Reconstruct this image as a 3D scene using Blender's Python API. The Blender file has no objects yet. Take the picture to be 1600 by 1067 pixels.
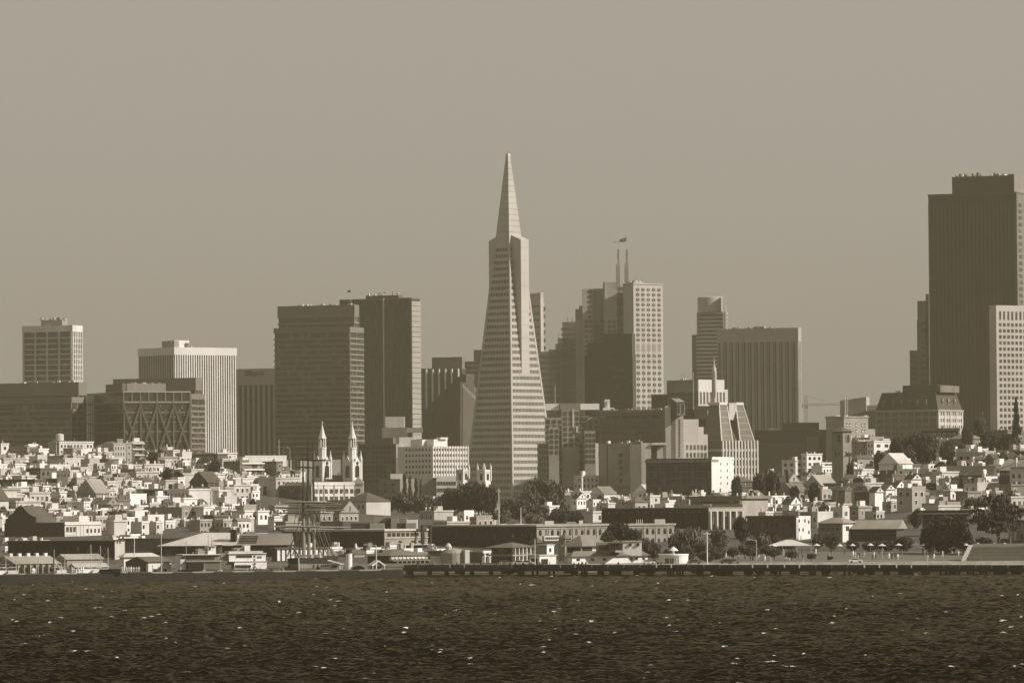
import bpy, math, random, bisect
import numpy as np
from mathutils import Matrix, Vector

R = random.Random(11)
SC = bpy.context.scene
COL = SC.collection
# ---------------------------------------------------------------- camera
F, CAMZ, RHO = 8000.0, 22.0, 0.008           # focal length in pixels of a 1600 px wide frame, eye height, roll
PITCH = math.atan((781 - 533.5) / F)
_cp, _sp, _cr, _sr = math.cos(PITCH), math.sin(PITCH), math.cos(RHO), math.sin(RHO)
cam = bpy.data.cameras.new('camera')
cam.lens, cam.sensor_width, cam.sensor_fit = F / 1600 * 36, 36, 'HORIZONTAL'
cam.clip_start, cam.clip_end = 1.0, 30000
camo = bpy.data.objects.new('camera', cam)
COL.objects.link(camo)
_r, _f, _u = Vector((1, 0, 0)), Vector((0, _cp, _sp)), Vector((0, -_sp, _cp))
_rr, _uu = _r * _cr - _u * _sr, _u * _cr + _r * _sr
camo.matrix_world = Matrix(((_rr.x, _uu.x, -_f.x, 0), (_rr.y, _uu.y, -_f.y, 0), (_rr.z, _uu.z, -_f.z, CAMZ), (0, 0, 0, 1)))
SC.camera = camo
# ---------------------------------------------------------------- sky, sun, exposure
SUN_AZ, SUN_EL = math.radians(-16), math.radians(33)      # azimuth measured from +X towards +Y
wd = bpy.data.worlds.new('World')
SC.world = wd
wd.use_nodes = True
nt = wd.node_tree
nt.nodes.clear()
sky = nt.nodes.new('ShaderNodeTexSky')
sky.sky_type, sky.sun_disc = 'NISHITA', False
sky.sun_elevation = SUN_EL
sky.sun_rotation = math.pi / 2 - SUN_AZ
sky.air_density, sky.dust_density, sky.ozone_density, sky.altitude = 1.0, 4.0, 1.0, 0
bw = nt.nodes.new('ShaderNodeRGBToBW')
pw = nt.nodes.new('ShaderNodeMath'); pw.operation = 'POWER'; pw.inputs[1].default_value = 0.1   # heavy haze: an even, milky sky
mul = nt.nodes.new('ShaderNodeVectorMath'); mul.operation = 'SCALE'
mul.inputs[0].default_value = (1.26, 1.15, 1.005)       # sepia toned
bg = nt.nodes.new('ShaderNodeBackground'); bg.inputs['Strength'].default_value = 0.15
out = nt.nodes.new('ShaderNodeOutputWorld')
nt.links.new(sky.outputs[0], bw.inputs[0])
nt.links.new(bw.outputs[0], pw.inputs[0])
nt.links.new(pw.outputs[0], mul.inputs['Scale'])
nt.links.new(mul.outputs[0], bg.inputs['Color'])
nt.links.new(bg.outputs[0], out.inputs['Surface'])
sl = bpy.data.lights.new('sun', 'SUN')
sl.energy, sl.angle, sl.color = 3.2, math.radians(0.5), (1.0, 0.955, 0.90)
slo = bpy.data.objects.new('sun', sl)
COL.objects.link(slo)
_sd = Vector((math.cos(SUN_AZ) * math.cos(SUN_EL), math.sin(SUN_AZ) * math.cos(SUN_EL), math.sin(SUN_EL)))
slo.rotation_euler = _sd.to_track_quat('Z', 'Y').to_euler()
slo.location = (800, 600, 900)
SC.view_settings.view_transform = 'Standard'
SC.view_settings.look = 'None'
SC.view_settings.gamma = 1
SC.view_settings.exposure = 1.0
SC.render.engine = 'CYCLES'
SC.cycles.use_denoising = True
SC.cycles.max_bounces = 5
SC.cycles.diffuse_bounces = 2
SC.cycles.glossy_bounces = 2
SC.cycles.volume_bounces = 0
SC.cycles.transparent_max_bounces = 6
SC.cycles.sample_clamp_indirect = 4

# ---------------------------------------------------------------- geometry helpers
def ray(px, py):
    dx, dy = (px - 800) / F, (py - 533.5) / F
    ux, uy = _cr * dx - _sr * dy, _sr * dx + _cr * dy
    return ux, _cp + uy * _sp, _sp - uy * _cp
def at(px, py, D):
    a, b, c = ray(px, py)
    t = D / b
    return Vector((a * t, D, CAMZ + c * t))
def ux(px, py=700):
    a, b, c = ray(px, py)
    return a / b

QT = [-300, 0, 330, 450, 620, 760, 900, 1050, 1200, 1300, 1400, 1600, 1900]
DT = [1500, 1552, 1570, 1700, 1900, 2150, 2400, 2650, 2900]
YT = [
 [925, 912, 891.8, 881.8, 840, 802, 773, 745, 716],
 [925, 912, 889.4, 879.4, 840, 802, 773, 745, 716],
 [922, 910, 886.8, 876.8, 838, 803, 775, 748, 722],
 [922, 908, 885.8, 875.8, 840, 806, 786, 766, 746],
 [920, 906, 884.4, 874.4, 841, 816, 806, 799, 792],
 [920, 905, 883.3, 873.3, 840, 815, 808, 802, 798],
 [920, 905, 882.2, 872.2, 838, 812, 803, 795, 792],
 [920, 905, 882, 866, 833, 808, 795, 785, 778],
 [919, 905, 880.8, 861.1, 836, 806, 787, 771, 760],
 [919, 904, 880.0, 860.6, 834, 796, 768, 744, 730],
 [918, 904, 879.2, 860.1, 828, 780, 740, 708, 690],
 [917, 903, 877.6, 859.2, 820, 766, 722, 697, 682],
 [917, 903, 875.2, 857.7, 820, 766, 722, 697, 682]]
def gz(X, Y):
    """ground height"""
    q = 800 + F * X / max(Y, 1.0)
    q = min(max(q, QT[0]), QT[-1])
    D = min(Y, 2900.0)
    if Y < 1500:
        return -4.0
    i = min(max(bisect.bisect_left(QT, q) - 1, 0), len(QT) - 2)
    t = (q - QT[i]) / (QT[i + 1] - QT[i])
    j = min(max(bisect.bisect_left(DT, D) - 1, 0), len(DT) - 2)
    k = (D - DT[j]) / (DT[j + 1] - DT[j])
    y = (YT[i][j] * (1 - k) + YT[i][j + 1] * k) * (1 - t) + (YT[i + 1][j] * (1 - k) + YT[i + 1][j + 1] * k) * t
    y += RHO * (q - 800)
    z = CAMZ + (781 - y) * D / F
    if Y > 2900:
        k = min((Y - 2900) / 450.0, 1.0)
        k = k * k * (3 - 2 * k)
        z = z * (1 - k) + 9.0 * k
    return float(z)
def solveD(px, py):
    """distance at which the ground shows at this image point"""
    lo, hi = 1560.0, 2900.0
    for _ in range(20):
        m = (lo + hi) / 2
        p = at(px, py, m)
        if p.z > gz(p.x, m): lo = m
        else: hi = m
    return (lo + hi) / 2

class MB:
    def __init__(s): s.v, s.f = [], []
    def add(s, v, f):
        n = len(s.v); s.v += [tuple(p) for p in v]; s.f += [tuple(i + n for i in q) for q in f]; return s
    def hexa(s, p):
        return s.add(p, [(3, 2, 1, 0), (4, 5, 6, 7), (0, 1, 5, 4), (1, 2, 6, 5), (2, 3, 7, 6), (3, 0, 4, 7)])
    def box(s, x0, x1, y0, y1, z0, z1):
        return s.hexa([(x0, y0, z0), (x1, y0, z0), (x1, y1, z0), (x0, y1, z0), (x0, y0, z1), (x1, y0, z1), (x1, y1, z1), (x0, y1, z1)])
    def prism(s, poly, z0, z1):
        n = len(poly)
        return s.add([(x, y, z0) for x, y in poly] + [(x, y, z1) for x, y in poly],
                     [tuple(range(n - 1, -1, -1)), tuple(range(n, 2 * n))] + [(i, (i + 1) % n, (i + 1) % n + n, i + n) for i in range(n)])
    def extr(s, pts, off):
        """polygon of 3-D points pushed along a vector"""
        n = len(pts); o = Vector(off)
        P = [Vector(p) for p in pts]
        return s.add(P + [p + o for p in P], [tuple(range(n)), tuple(range(2 * n - 1, n - 1, -1))] + [(i, i + n, (i + 1) % n + n, (i + 1) % n) for i in range(n)])
    def tube(s, p0, p1, r0, r1=None, n=6):
        r1 = r0 if r1 is None else r1
        p0, p1 = Vector(p0), Vector(p1)
        d = (p1 - p0).normalized()
        a = d.orthogonal().normalized(); b = d.cross(a)
        v = []
        for p, r in ((p0, r0), (p1, r1)):
            for k in range(n):
                t = 2 * math.pi * k / n
                v.append(p + a * (r * math.cos(t)) + b * (r * math.sin(t)))
        return s.add(v, [tuple(range(n - 1, -1, -1)), tuple(range(n, 2 * n))] + [(k, (k + 1) % n, (k + 1) % n + n, k + n) for k in range(n)])
    def lathe(s, prof, c=(0, 0, 0), n=12):
        v, f = [], []
        for r, z in prof:
            for k in range(n):
                t = 2 * math.pi * k / n
                v.append((c[0] + r * math.cos(t), c[1] + r * math.sin(t), c[2] + z))
        m = len(prof)
        for j in range(m - 1):
            for k in range(n):
                f.append((j * n + k, j * n + (k + 1) % n, (j + 1) * n + (k + 1) % n, (j + 1) * n + k))
        f.append(tuple(range(n - 1, -1, -1))); f.append(tuple(range((m - 1) * n, m * n)))
        return s.add(v, f)
    def mesh(s, name, mat):
        me = bpy.data.meshes.new(name)
        me.from_pydata(s.v, [], s.f)
        if mat: me.materials.append(mat)
        return me
    def build(s, name, mat, parent=None, loc=None, kind=None):
        return link(name, s.mesh(name, mat), parent, loc, kind)
def link(name, me, parent=None, loc=None, kind=None):
    o = bpy.data.objects.new(name, me)
    COL.objects.link(o)
    if parent: o.parent = parent
    if loc is not None: o.location = loc
    if kind: o['kind'] = kind
    return o
USED = {}
def tag(o, label, cat, group=None):
    o['label'] = label; o['category'] = cat
    if group: o['group'] = group
    return o
def empty(name, loc, rz=0, label=None, cat=None, group=None):
    o = bpy.data.objects.new(name, None)
    COL.objects.link(o)
    o.location = loc; o.rotation_euler = (0, 0, rz)
    o.empty_display_size = 2
    if label: tag(o, label, cat, group)
    return o
def copy_tree(o, parent=None):
    c = o.copy(); COL.objects.link(c); c.parent = parent
    for ch in list(o.children): copy_tree(ch, c)
    return c

# ---------------------------------------------------------------- materials
MATS = {}
def tone(v):
    """sepia: light tones nearly neutral, dark ones olive brown"""
    k = min(max(v / 0.75, 0), 1) ** 0.5
    return (v, v * (0.84 + 0.12 * k), v * (0.50 + 0.42 * k), 1)
def _new(name):
    m = bpy.data.materials.new(name); m.use_nodes = True
    n = m.node_tree.nodes
    return m, n, m.node_tree.links, n['Principled BSDF']
def _mix(n, l, fac, c0, c1):
    x = n.new('ShaderNodeMix'); x.data_type = 'RGBA'
    if hasattr(fac, 'links'): l.new(fac, x.inputs['Factor'])
    else: x.inputs['Factor'].default_value = fac
    for c, s in ((c0, 'A'), (c1, 'B')):
        sock = [i for i in x.inputs if i.name == s and i.type == 'RGBA'][0]
        if hasattr(c, 'links'): l.new(c, sock)
        else: sock.default_value = c
    return [o for o in x.outputs if o.type == 'RGBA'][0]
def _noise(n, l, scale, detail=3, vec=None, rough=0.6):
    t = n.new('ShaderNodeTexNoise'); t.inputs['Scale'].default_value = scale
    t.inputs['Detail'].default_value = detail; t.inputs['Roughness'].default_value = rough
    if vec: l.new(vec, t.inputs['Vector'])
    return t.outputs['Fac']
def _ramp(n, l, fac, a, b, lo=0.0, hi=1.0):
    t = n.new('ShaderNodeMapRange')
    l.new(fac, t.inputs[0])
    for i, x in enumerate((a, b, lo, hi)): t.inputs[i + 1].default_value = x
    return t.outputs[0]
def _pos(n):
    return n.new('ShaderNodeNewGeometry').outputs['Position']
def _scaled(n, l, vec, s):
    t = n.new('ShaderNodeVectorMath'); t.operation = 'MULTIPLY'
    l.new(vec, t.inputs[0]); t.inputs[1].default_value = s
    return t.outputs[0]
def W(v, var=0.22, rough=0.85, kind='wall'):
    """painted or concrete wall: blotches, rain streaks, a little grain"""
    key = (kind, round(v, 3), var, rough)
    if key in MATS: return MATS[key]
    m, n, l, p = _new('%s_%03d' % (kind, int(v * 1000)))
    pos = _pos(n)
    big = _ramp(n, l, _noise(n, l, 0.06, 4, pos), 0.3, 0.7)
    st = _ramp(n, l, _noise(n, l, 1.0, 3, _scaled(n, l, pos, (0.9, 0.9, 0.05))), 0.4, 0.75)
    rnd = n.new('ShaderNodeObjectInfo').outputs['Random']
    c = _mix(n, l, big, tone(v * (1 - var)), tone(min(v * (1 + var * 0.6), 0.85)))
    s = n.new('ShaderNodeMath'); s.operation = 'MULTIPLY'; l.new(st, s.inputs[0]); s.inputs[1].default_value = 0.35 * min(var / 0.22, 1)
    c = _mix(n, l, s.outputs[0], c, tone(v * 0.55))
    s2 = n.new('ShaderNodeMath'); s2.operation = 'MULTIPLY'; l.new(rnd, s2.inputs[0]); s2.inputs[1].default_value = 0.22
    c = _mix(n, l, s2.outputs[0], c, tone(v * 0.6))
    l.new(c, p.inputs['Base Color'])
    p.inputs['Roughness'].default_value = rough
    p.inputs['Specular IOR Level'].default_value = 0.25
    MATS[key] = m
    return m
def G(v=0.03, cell=(3.0, 3.0, 3.6), bright=0.16, rough=0.18, frac=0.75):
    """window glass: every pane-sized cell a little different, some with blinds down"""
    key = ('glass', v, cell, bright, rough, frac)
    if key in MATS: return MATS[key]
    m, n, l, p = _new('glass_%03d' % int(v * 1000))
    pos = n.new('ShaderNodeTexCoord').outputs['Object']
    d = n.new('ShaderNodeVectorMath'); d.operation = 'DIVIDE'; l.new(pos, d.inputs[0]); d.inputs[1].default_value = cell
    fl = n.new('ShaderNodeVectorMath'); fl.operation = 'FLOOR'; l.new(d.outputs[0], fl.inputs[0])
    wn = n.new('ShaderNodeTexWhiteNoise'); wn.noise_dimensions = '3D'; l.new(fl.outputs[0], wn.inputs['Vector'])
    k = _ramp(n, l, wn.outputs['Value'], frac, 1.0)
    c = _mix(n, l, k, tone(v), tone(bright))
    l.new(c, p.inputs['Base Color'])
    p.inputs['Roughness'].default_value = rough
    MATS[key] = m
    return m
def RF(v):  return W(v, 0.35, 0.95, 'roofing')
def MT(v):  return W(v, 0.1, 0.5, 'metal')

# ---------------------------------------------------------------- a building seen on its near corner
class Bld:
    """local frame: origin at the near corner on the ground, +x runs back along the sunlit right face,
    +y runs back along the shaded left face"""
    def __init__(s, name, label, cat, x0, xc, x1, ytop, D, a=40, base=None, group=None, yref=None):
        a = math.radians(a)
        yr = yref if yref is not None else min(ytop + 60, 760)
        s.yr = yr
        u0, uc, u1 = ux(x0, yr), ux(xc, yr), ux(x1, yr)
        Xc = uc * D
        s.a, s.D, s.Xc = a, D, Xc
        s.ca, s.sa = math.cos(a), math.sin(a)
        s.L1 = max((Xc - u0 * D) / (s.ca + u0 * s.sa), 0.5)
        s.L2 = max((u1 * D - Xc) / (s.sa - u1 * s.ca), 0.5)
        s.zb = gz(Xc, D) - 1.0 if base is None else base
        s.H = at(xc, ytop, D).z - s.zb
        s.root = empty(name, (Xc, D, s.zb), math.pi / 2 - a, label, cat, group)
    def rx(s, px):
        u = ux(px, s.yr); return (u * s.D - s.Xc) / (s.sa - u * s.ca)
    def ly(s, px):
        u = ux(px, s.yr); return (s.Xc - u * s.D) / (s.ca + u * s.sa)
    def z(s, py, x=0, y=0):
        Y = s.D + x * s.ca + y * s.sa
        X = s.Xc + x * s.sa - y * s.ca
        q = 800 + F * X / Y
        return at(q, py, Y).z - s.zb
    def bx(s, name, x0, x1, y0, y1, z0, z1, mat, parent=None, kind=None):
        return MB().box(x0, x1, y0, y1, z0, z1).build(name, mat, parent or s.root, None, kind)
    def body(s, mat, z1=None, z0=-6, name='body', inset=0.0):
        i = inset
        return s.bx(name, i, s.L2 - i, i, s.L1 - i, z0, s.H if z1 is None else z1, mat)
    def slabs(s, zs, h, e, mat, name='spandrel', x=None, y=None):
        x = x or (0, s.L2); y = y or (0, s.L1)
        me = MB().box(x[0] - e, x[1] + e, y[0] - e, y[1] + e, 0, h).mesh(name, mat)
        for z in zs: link(name, me, s.root, (0, 0, z))
    def piers(s, face, n, w, e, z0, z1, mat, name='pier', lo=None, hi=None, skip=()):
        """n upright members standing proud of a face, ends included"""
        L = s.L2 if face == 'R' else s.L1
        lo = 0.0 if lo is None else lo; hi = L if hi is None else hi
        if face == 'R': me = MB().box(-w / 2, w / 2, -e, 0.15, z0, z1).mesh(name, mat)
        else: me = MB().box(-e, 0.15, -w / 2, w / 2, z0, z1).mesh(name, mat)
        for i in range(n):
            if i in skip: continue
            t = lo + w / 2 + (hi - lo - w) * i / max(n - 1, 1)
            link(name, me, s.root, (t, 0, 0) if face == 'R' else (0, t, 0))
    def wins(s, face, nx, nz, lo, hi, z0, z1, fw, fh, mat, e=0.12, jit=0.0, name='windows', frame=None):
        """many small panes, too small to pick apart: one part"""
        mb, fb_ = MB(), MB()
        cw, ch = (hi - lo) / nx, (z1 - z0) / nz
        for i in range(nx):
            for j in range(nz):
                if jit and R.random() < jit: continue
                t = lo + cw * (i + .5); zz = z0 + ch * (j + .5)
                if face == 'R': mb.box(t - cw * fw / 2, t + cw * fw / 2, -e, 0.05, zz - ch * fh / 2, zz + ch * fh / 2)
                else: mb.box(-e, 0.05, t - cw * fw / 2, t + cw * fw / 2, zz - ch * fh / 2, zz + ch * fh / 2)
                if frame:
                    a, c, e2 = cw * fw / 2 + .22, ch * fh / 2 + .22, e - .06
                    if face == 'R': fb_.box(t - a, t + a, -e2, 0.05, zz - c, zz + c)
                    else: fb_.box(-e2, 0.05, t - a, t + a, zz - c, zz + c)
        if frame: fb_.build('window_frames', frame, s.root, None, 'stuff')
        return mb.build(name, mat, s.root, None, 'stuff')
    def clutter(s, n, z, x=None, y=None, hmax=3.0, name='rooftop_unit', v=(0.15, 0.7)):
        x = x or (0.5, s.L2 - .5); y = y or (0.5, s.L1 - .5)
        for _ in range(n):
            w, d, h = R.uniform(.8, 3), R.uniform(.8, 3), R.uniform(.5, hmax)
            cx, cy = R.uniform(*x), R.uniform(*y)
            s.bx(name, cx - w / 2, cx + w / 2, cy - d / 2, cy + d / 2, z - .1, z + h, W(round(R.uniform(*v), 1)))
    def mast(s, x, y, z, h, r=0.18, mat=None, name='mast'):
        return MB().tube((x, y, z - .3), (x, y, z + h), r, r * .6, 5).build(name, mat or MT(.3), s.root)
def fr(a, b, n):
    return [a + (b - a) * i / n for i in range(n)]
# the downtown facades: darker tones lifted, so part of the distance haze sits in the colour
_W0, _G0 = W, G
def W(v, *a, **k): return _W0(round(v * 1.5 if v < .13 else v * 1.2 if v < .3 else v, 3), *a, **k)
def G(v=.03, *a, **k): return _G0(round(v * 1.6, 3), *a, **k)
# ================================================================ the setting: land
def make_land():
    xs_q = list(np.linspace(-1500, 3100, 93))
    ds = [1500, 1530, 1552, 1562, 1570, 1600, 1650] + list(np.arange(1700, 3000, 50)) + [3000, 3100, 3200, 3300, 3400, 3700, 4200, 5000, 6000, 6900]
    v, f = [], []
    for d in ds:
        for q in xs_q:
            X = (q - 800) / F * d
            z = gz(X, d)
            if 1800 < d < 2950: z += 0.5 * math.sin(X * .11 + d * .07) * math.sin(d * .045 - X * .03)
            v.append((X, d, z))
    n = len(xs_q)
    for j in range(len(ds) - 1):
        for i in range(n - 1):
            a = j * n + i
            f.append((a, a + 1, a + n + 1, a + n))
    m, nn, l, p = _new('ground')
    pos = _pos(nn)
    k = _ramp(nn, l, _noise(nn, l, 0.09, 5, pos), 0.4, 0.62)
    k2 = _ramp(nn, l, _noise(nn, l, 0.8, 4, pos), 0.35, 0.7)
    c = _mix(nn, l, k, tone(0.025), tone(0.085))
    c = _mix(nn, l, k2, c, tone(0.04))
    l.new(c, p.inputs['Base Color']); p.inputs['Roughness'].default_value = 0.95
    mb = MB(); mb.v, mb.f = v, f
    o = mb.build('ground', m, kind='structure')
    return o
make_land()

# ================================================================ downtown towers
# --- pale grid tower, far left
b = Bld('grid_office_tower', 'pale tower with wide dark windows in a white grid, far left', 'tower', 36, 113, 128, 508, 4300, 22)
zt = b.z(518); zb = 5
b.body(G(.035, (5, 5, 4)), b.H - .5, inset=.5)
b.bx('parapet', -.6, b.L2 + .6, -.6, b.L1 + .6, zt, b.H, W(.62))
b.piers('L', 5, 1.6, .9, 0, zt, W(.5)); b.piers('R', 6, 1.3, .9, 0, zt, W(.62))  # right piers paler than left: sun and shade put into the tones
b.slabs([b.z(y) for y in (528.5, 537.5, 546, 554, 562, 570.5, 579, 587.5, 596, 604, 612)], 1.15, .45, W(.5))
b.bx('penthouse', b.L2 * .25, b.L2 * .8, b.L1 * .25, b.L1 * .68, b.H - .2, b.z(499), W(.3))
b.clutter(9, b.z(499), (b.L2 * .25, b.L2 * .8), (b.L1 * .25, b.L1 * .68), 2.5)
b.mast(b.L2 * .3, b.L1 * .5, b.z(500), 5)
MB().lathe([(.1, 0), (1.6, 0.5), (2.4, 1.6), (2.2, 1.6), (1.4, .8), (.1, .4)], (b.L2 * .5, b.L1 * .25, b.z(500)), 10).build('dish_antenna', W(.8), b.root)

# --- terraced bronze office slabs
def terraced(name, label, blocks, D, a, lit_rows, glassv=.03, cell=(2.4, 2.4, 3.4)):
    """blocks: list of (x0, xc, x1, ytop, ybottom); first is the main one"""
    x0, xc, x1, yt, yb = blocks[0]
    b = Bld(name, label, 'office building', x0, xc, x1, yt, D, a)
    for k, (p0, pc, p1, yt, yb) in enumerate(blocks):
        # each block shares the frame: left end, corner, right end along the two faces
        c = Bld('office_wing', None, None, p0, pc, p1, yt, D - k * 14, a)
        c.root.parent = b.root
        c.root.matrix_parent_inverse = Matrix.Identity(4)
        rel = Matrix.LocRotScale(Vector(b.root.location), b.root.rotation_euler, None).inverted() @ Matrix.LocRotScale(Vector(c.root.location), c.root.rotation_euler, None)
        c.root.location = rel.to_translation(); c.root.rotation_euler = (0, 0, 0)
        zt, z0 = c.H, c.z(yb)
        c.bx('glass_core', .6, c.L2 - .6, .6, c.L1 - .6, z0 - 1, zt - .8, G(glassv, cell))
        top = 9.0 if k == 0 else 4.0
        c.bx('attic_band', -.05, c.L2 + .05, -.05, c.L1 + .05, zt - top, zt, W(.15, .12))
        n = int((zt - top - z0) / 3.9)
        for i in range(n):
            if i == 0:
                me = MB().box(0, c.L2, 0, c.L1, 0, 1.35).mesh('spandrel', W(.16, .12))
            link('spandrel', me, c.root, (0, 0, z0 + i * 3.9))
        if lit_rows:
            mem = MB().box(-.2, .2, .1, .62, z0 - 1, zt - top).mesh('mullion', W(.3))
            nm = max(2, int(c.L2 / 9))
            for i in range(nm + 1):
                link('mullion', mem, c.root, (c.L2 * i / nm * .96 + .3, 0, 0))
    return b
bt = terraced('terraced_office_slab', 'wide dark bronze banded office slab at the left edge', [(-70, 123, 136, 597, 705), (-70, 112, 131, 620, 705)], 3500, 24, True)
bt.clutter(10, bt.H, (2, bt.L2 - 2), (2, 60), 1.6)

# --- braced tower with its dark side block
b = Bld('braced_office_tower', 'dark office tower with large X shaped bracing below a ribbed white tower', 'tower', 134, 193, 298, 611, 3440, 68)
b.body(G(.02, (3.5, 3.5, 3.9), .05), inset=.8)
zt = b.H
b.bx('attic_band', -.1, b.L2 + .1, -.1, b.L1 + .1, zt - .9, zt, W(.3))
b.bx('transfer_beam', 0, b.L2, 0, b.L1, b.z(629.5), b.z(627), W(.2))
n = 8
b.piers('R', 9, .55, .1, b.z(628), zt - .9, W(.16), 'attic_rib')
b.piers('R', 5, 1.0, .3, -2, b.z(628), W(.07), 'column')
zs0, zs1 = b.z(712), b.z(631)
cw = b.L2 / 4
for i in range(4):
    for (xa, xb) in ((i * cw, (i + 1) * cw), ((i + 1) * cw, i * cw)):
        zz = (zs1 - zs0)
        p = [(xa - .7, -.75, zs1 - 1), (xa + .7, -.75, zs1 - 1), (xb + .7, -.75, zs0), (xb - .7, -.75, zs0)]
        if (i % 2 == 0) == (xa < xb):
            MB().extr(p, (0, 0.6, 0)).build('brace', W(.06), b.root)
        else:
            p2 = [(x, -.60, z) for x, y, z in p]
            MB().extr(p2, (0, 0.5, 0)).build('brace', W(.06), b.root)
b.slabs([b.z(y) for y in (645, 660, 675, 690, 705)], .7, -.7, W(.12))
b.wins('R', 26, 20, 2, b.L2 - 2, b.z(705), b.z(632), .6, .35, G(.1, bright=.35, rough=.5), e=-.68, jit=.93)
b.piers('L', 9, .5, .2, -2, zt - 4, W(.05), 'fin')
b.bx('penthouse', b.rx(203), b.rx(264), 6, 20, zt - .2, b.z(601) + 1, W(.22))
b.bx('penthouse', -2 + 3, b.rx(202), 6, b.L1 * .5, zt - .2, b.z(601) + 1, W(.1))  # darker than the part beside it: light and shade set by tone
b.clutter(6, b.z(601) + 1, (b.rx(205), b.rx(262)), (7, 18), 1.2)

b2 = terraced('terraced_office_slab', 'banded office slab with a sunlit stepped end, behind the braced tower', [(177, 306, 316, 590, 720), (190, 299, 321, 615, 720)], 3700, 22, True)

# --- ribbed white tower
b = Bld('ribbed_tower', 'tall white tower of close vertical ribs, its right side sunlit', 'tower', 218, 273, 368, 543, 4000, 52)
b.body(G(.03, (2, 2, 4), .08), inset=.5)
zt = b.z(554.5)
b.bx('crown_band', -.9, b.L2 + .9, -.9, b.L1 + .9, zt, b.H + .3, W(.66, .1))
b.piers('R', 27, .95, .8, -2, zt, W(.66, .1), 'rib'); b.piers('L', 16, .95, .8, -2, zt, W(.5, .1), 'rib')  # lit and shaded rib tones, the sun's side painted paler
b.bx('penthouse', b.rx(284), b.rx(306), 9, 20, b.H, b.z(531), W(.75))
b.bx('plant_room', b.rx(278), b.rx(286), 5, 22, b.H, b.z(532), W(.25))
b.bx('plant_room', b.rx(300), b.rx(304), 7.5, 9, b.H, b.z(535), W(.1))
b.mast(b.rx(277), 12, b.H, 13); b.mast(b.rx(288), 10, b.z(531), 5)
b.clutter(8, b.H, hmax=1.5)

# --- bank tower with sign
b = Bld('bank_tower', 'grey tower with vertical stripes and a bank sign on its crown', 'tower', 330, 447, 470, 575, 4080, 25)
b.body(G(.02, (2, 2, 4), .05), inset=.6)
zt = b.z(601.5, 0, b.L1 * .4)
b.bx('crown_band', -.5, b.L2 + .5, -.5, b.L1 + .5, zt, b.H, W(.36, .1))  # crown and stripes paled: distance haze put into their colour
b.piers('L', 15, 2.0, .5, -2, zt, W(.34, .1), 'stripe'); b.piers('R', 5, 2.0, .5, -2, zt, W(.3, .1), 'stripe')
def text(body, size, mat, parent, loc, rot, name='lettering', ext=.15):
    cu = bpy.data.curves.new(name, 'FONT'); cu.body = body; cu.size = size; cu.extrude = ext
    cu.align_x = 'CENTER'
    t = bpy.data.objects.new(name, cu); COL.objects.link(t)
    dg = bpy.context.evaluated_depsgraph_get()
    me = bpy.data.meshes.new_from_object(t.evaluated_get(dg))
    bpy.data.objects.remove(t)
    me.materials.clear(); me.materials.append(mat)
    o = link(name, me, parent, loc); o.rotation_euler = rot
    return o
yy = b.ly(400.5)
text('bank', 6.6, W(.06), b.root, (-.75, b.ly(403.5), b.z(587, 0, yy)), (math.pi / 2, 0, -math.pi / 2))
sg = MB().box(-.8, -.52, b.ly(392.5), b.ly(383.5), b.z(586.5, 0, yy), b.z(579, 0, yy)).build('sign_badge', W(.08), b.root)
text('us', 4.4, W(.3), b.root, (-.95, b.ly(388), b.z(585, 0, yy)), (math.pi / 2, 0, -math.pi / 2))

# --- tall terraced slab
b3 = terraced('terraced_office_slab', 'tall dark banded office slab with a narrow sunlit end, left of the pyramid', [(434, 554, 561.5, 476, 715), (428, 547, 569, 510.5, 715)], 3720, 21, True)
b3.clutter(12, b3.H, (1, b3.L2 - 1), (2, b3.L1 - 10), 1.2)
fx = b3.ly(545)
b3.mast(b3.L2 * .5, fx, b3.H, 11, .16, MT(.5), 'flagpole')
MB().extr([(b3.L2 * .5, fx + .2, b3.H + 11), (b3.L2 * .5, fx + 2.6, b3.H + 10.6), (b3.L2 * .5, fx + 2.6, b3.H + 9), (b3.L2 * .5, fx + .2, b3.H + 9.3)], (.1, 0, 0)).build('flag', W(.1), b3.root)
b3.bx('seam', -14.3 * 0 - .2, .3, b3.ly(520), b3.ly(518.5), b3.z(716), b3.z(622), W(.5))

# --- faceted dark glass tower
b = Bld('faceted_glass_tower', 'dark glass tower with one pale right edge and dishes on the roof', 'tower', 531, 643, 657, 465, 3880, 27)
b.body(G(.028, (1.6, 1.6, 3.7), .09, .12, .3), inset=.3)
b.slabs([b.H - 1.2], 1.2, .1, W(.12))
b.piers('L', 30, .3, .25, -2, b.H - 1, W(.06), 'mullion')
b.bx('seam', -.9, .2, b.ly(600.8), b.ly(599), -2, b.H, W(.5))  # pale strip: the sun along this line is put into its colour
me = MB().box(-.1, b.L2 - .3, -.35, .5, -.0, 3.55).mesh('panel_row', W(.34, .14))
for z in np.arange(-2, b.H - 4, 3.9): link('panel_row', me, b.root, (.3, 0, float(z)))
b.bx('penthouse', 4, b.L2 - 3, b.ly(619), b.ly(568), b.H - .2, b.z(462, 5, 30) , W(.08))
for i in range(16):
    yy = R.uniform(b.ly(619), b.ly(566)); xx = R.uniform(3, 7)
    zz = b.z(462, 5, 30)
    if i % 3 == 0: MB().lathe([(.1, 0), (.9, .3), (1.3, 1.0), (1.2, 1.0), (.7, .4), (.1, .2)], (xx, yy, zz + R.uniform(0, 1.5)), 8).build('dish_antenna', W(.8), b.root)
    else: b.bx('rooftop_unit', xx, xx + 1, yy, yy + R.uniform(.4, 1.6), zz - .1, zz + R.uniform(.6, 3.0), W(R.choice((.3, .7))))

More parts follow.
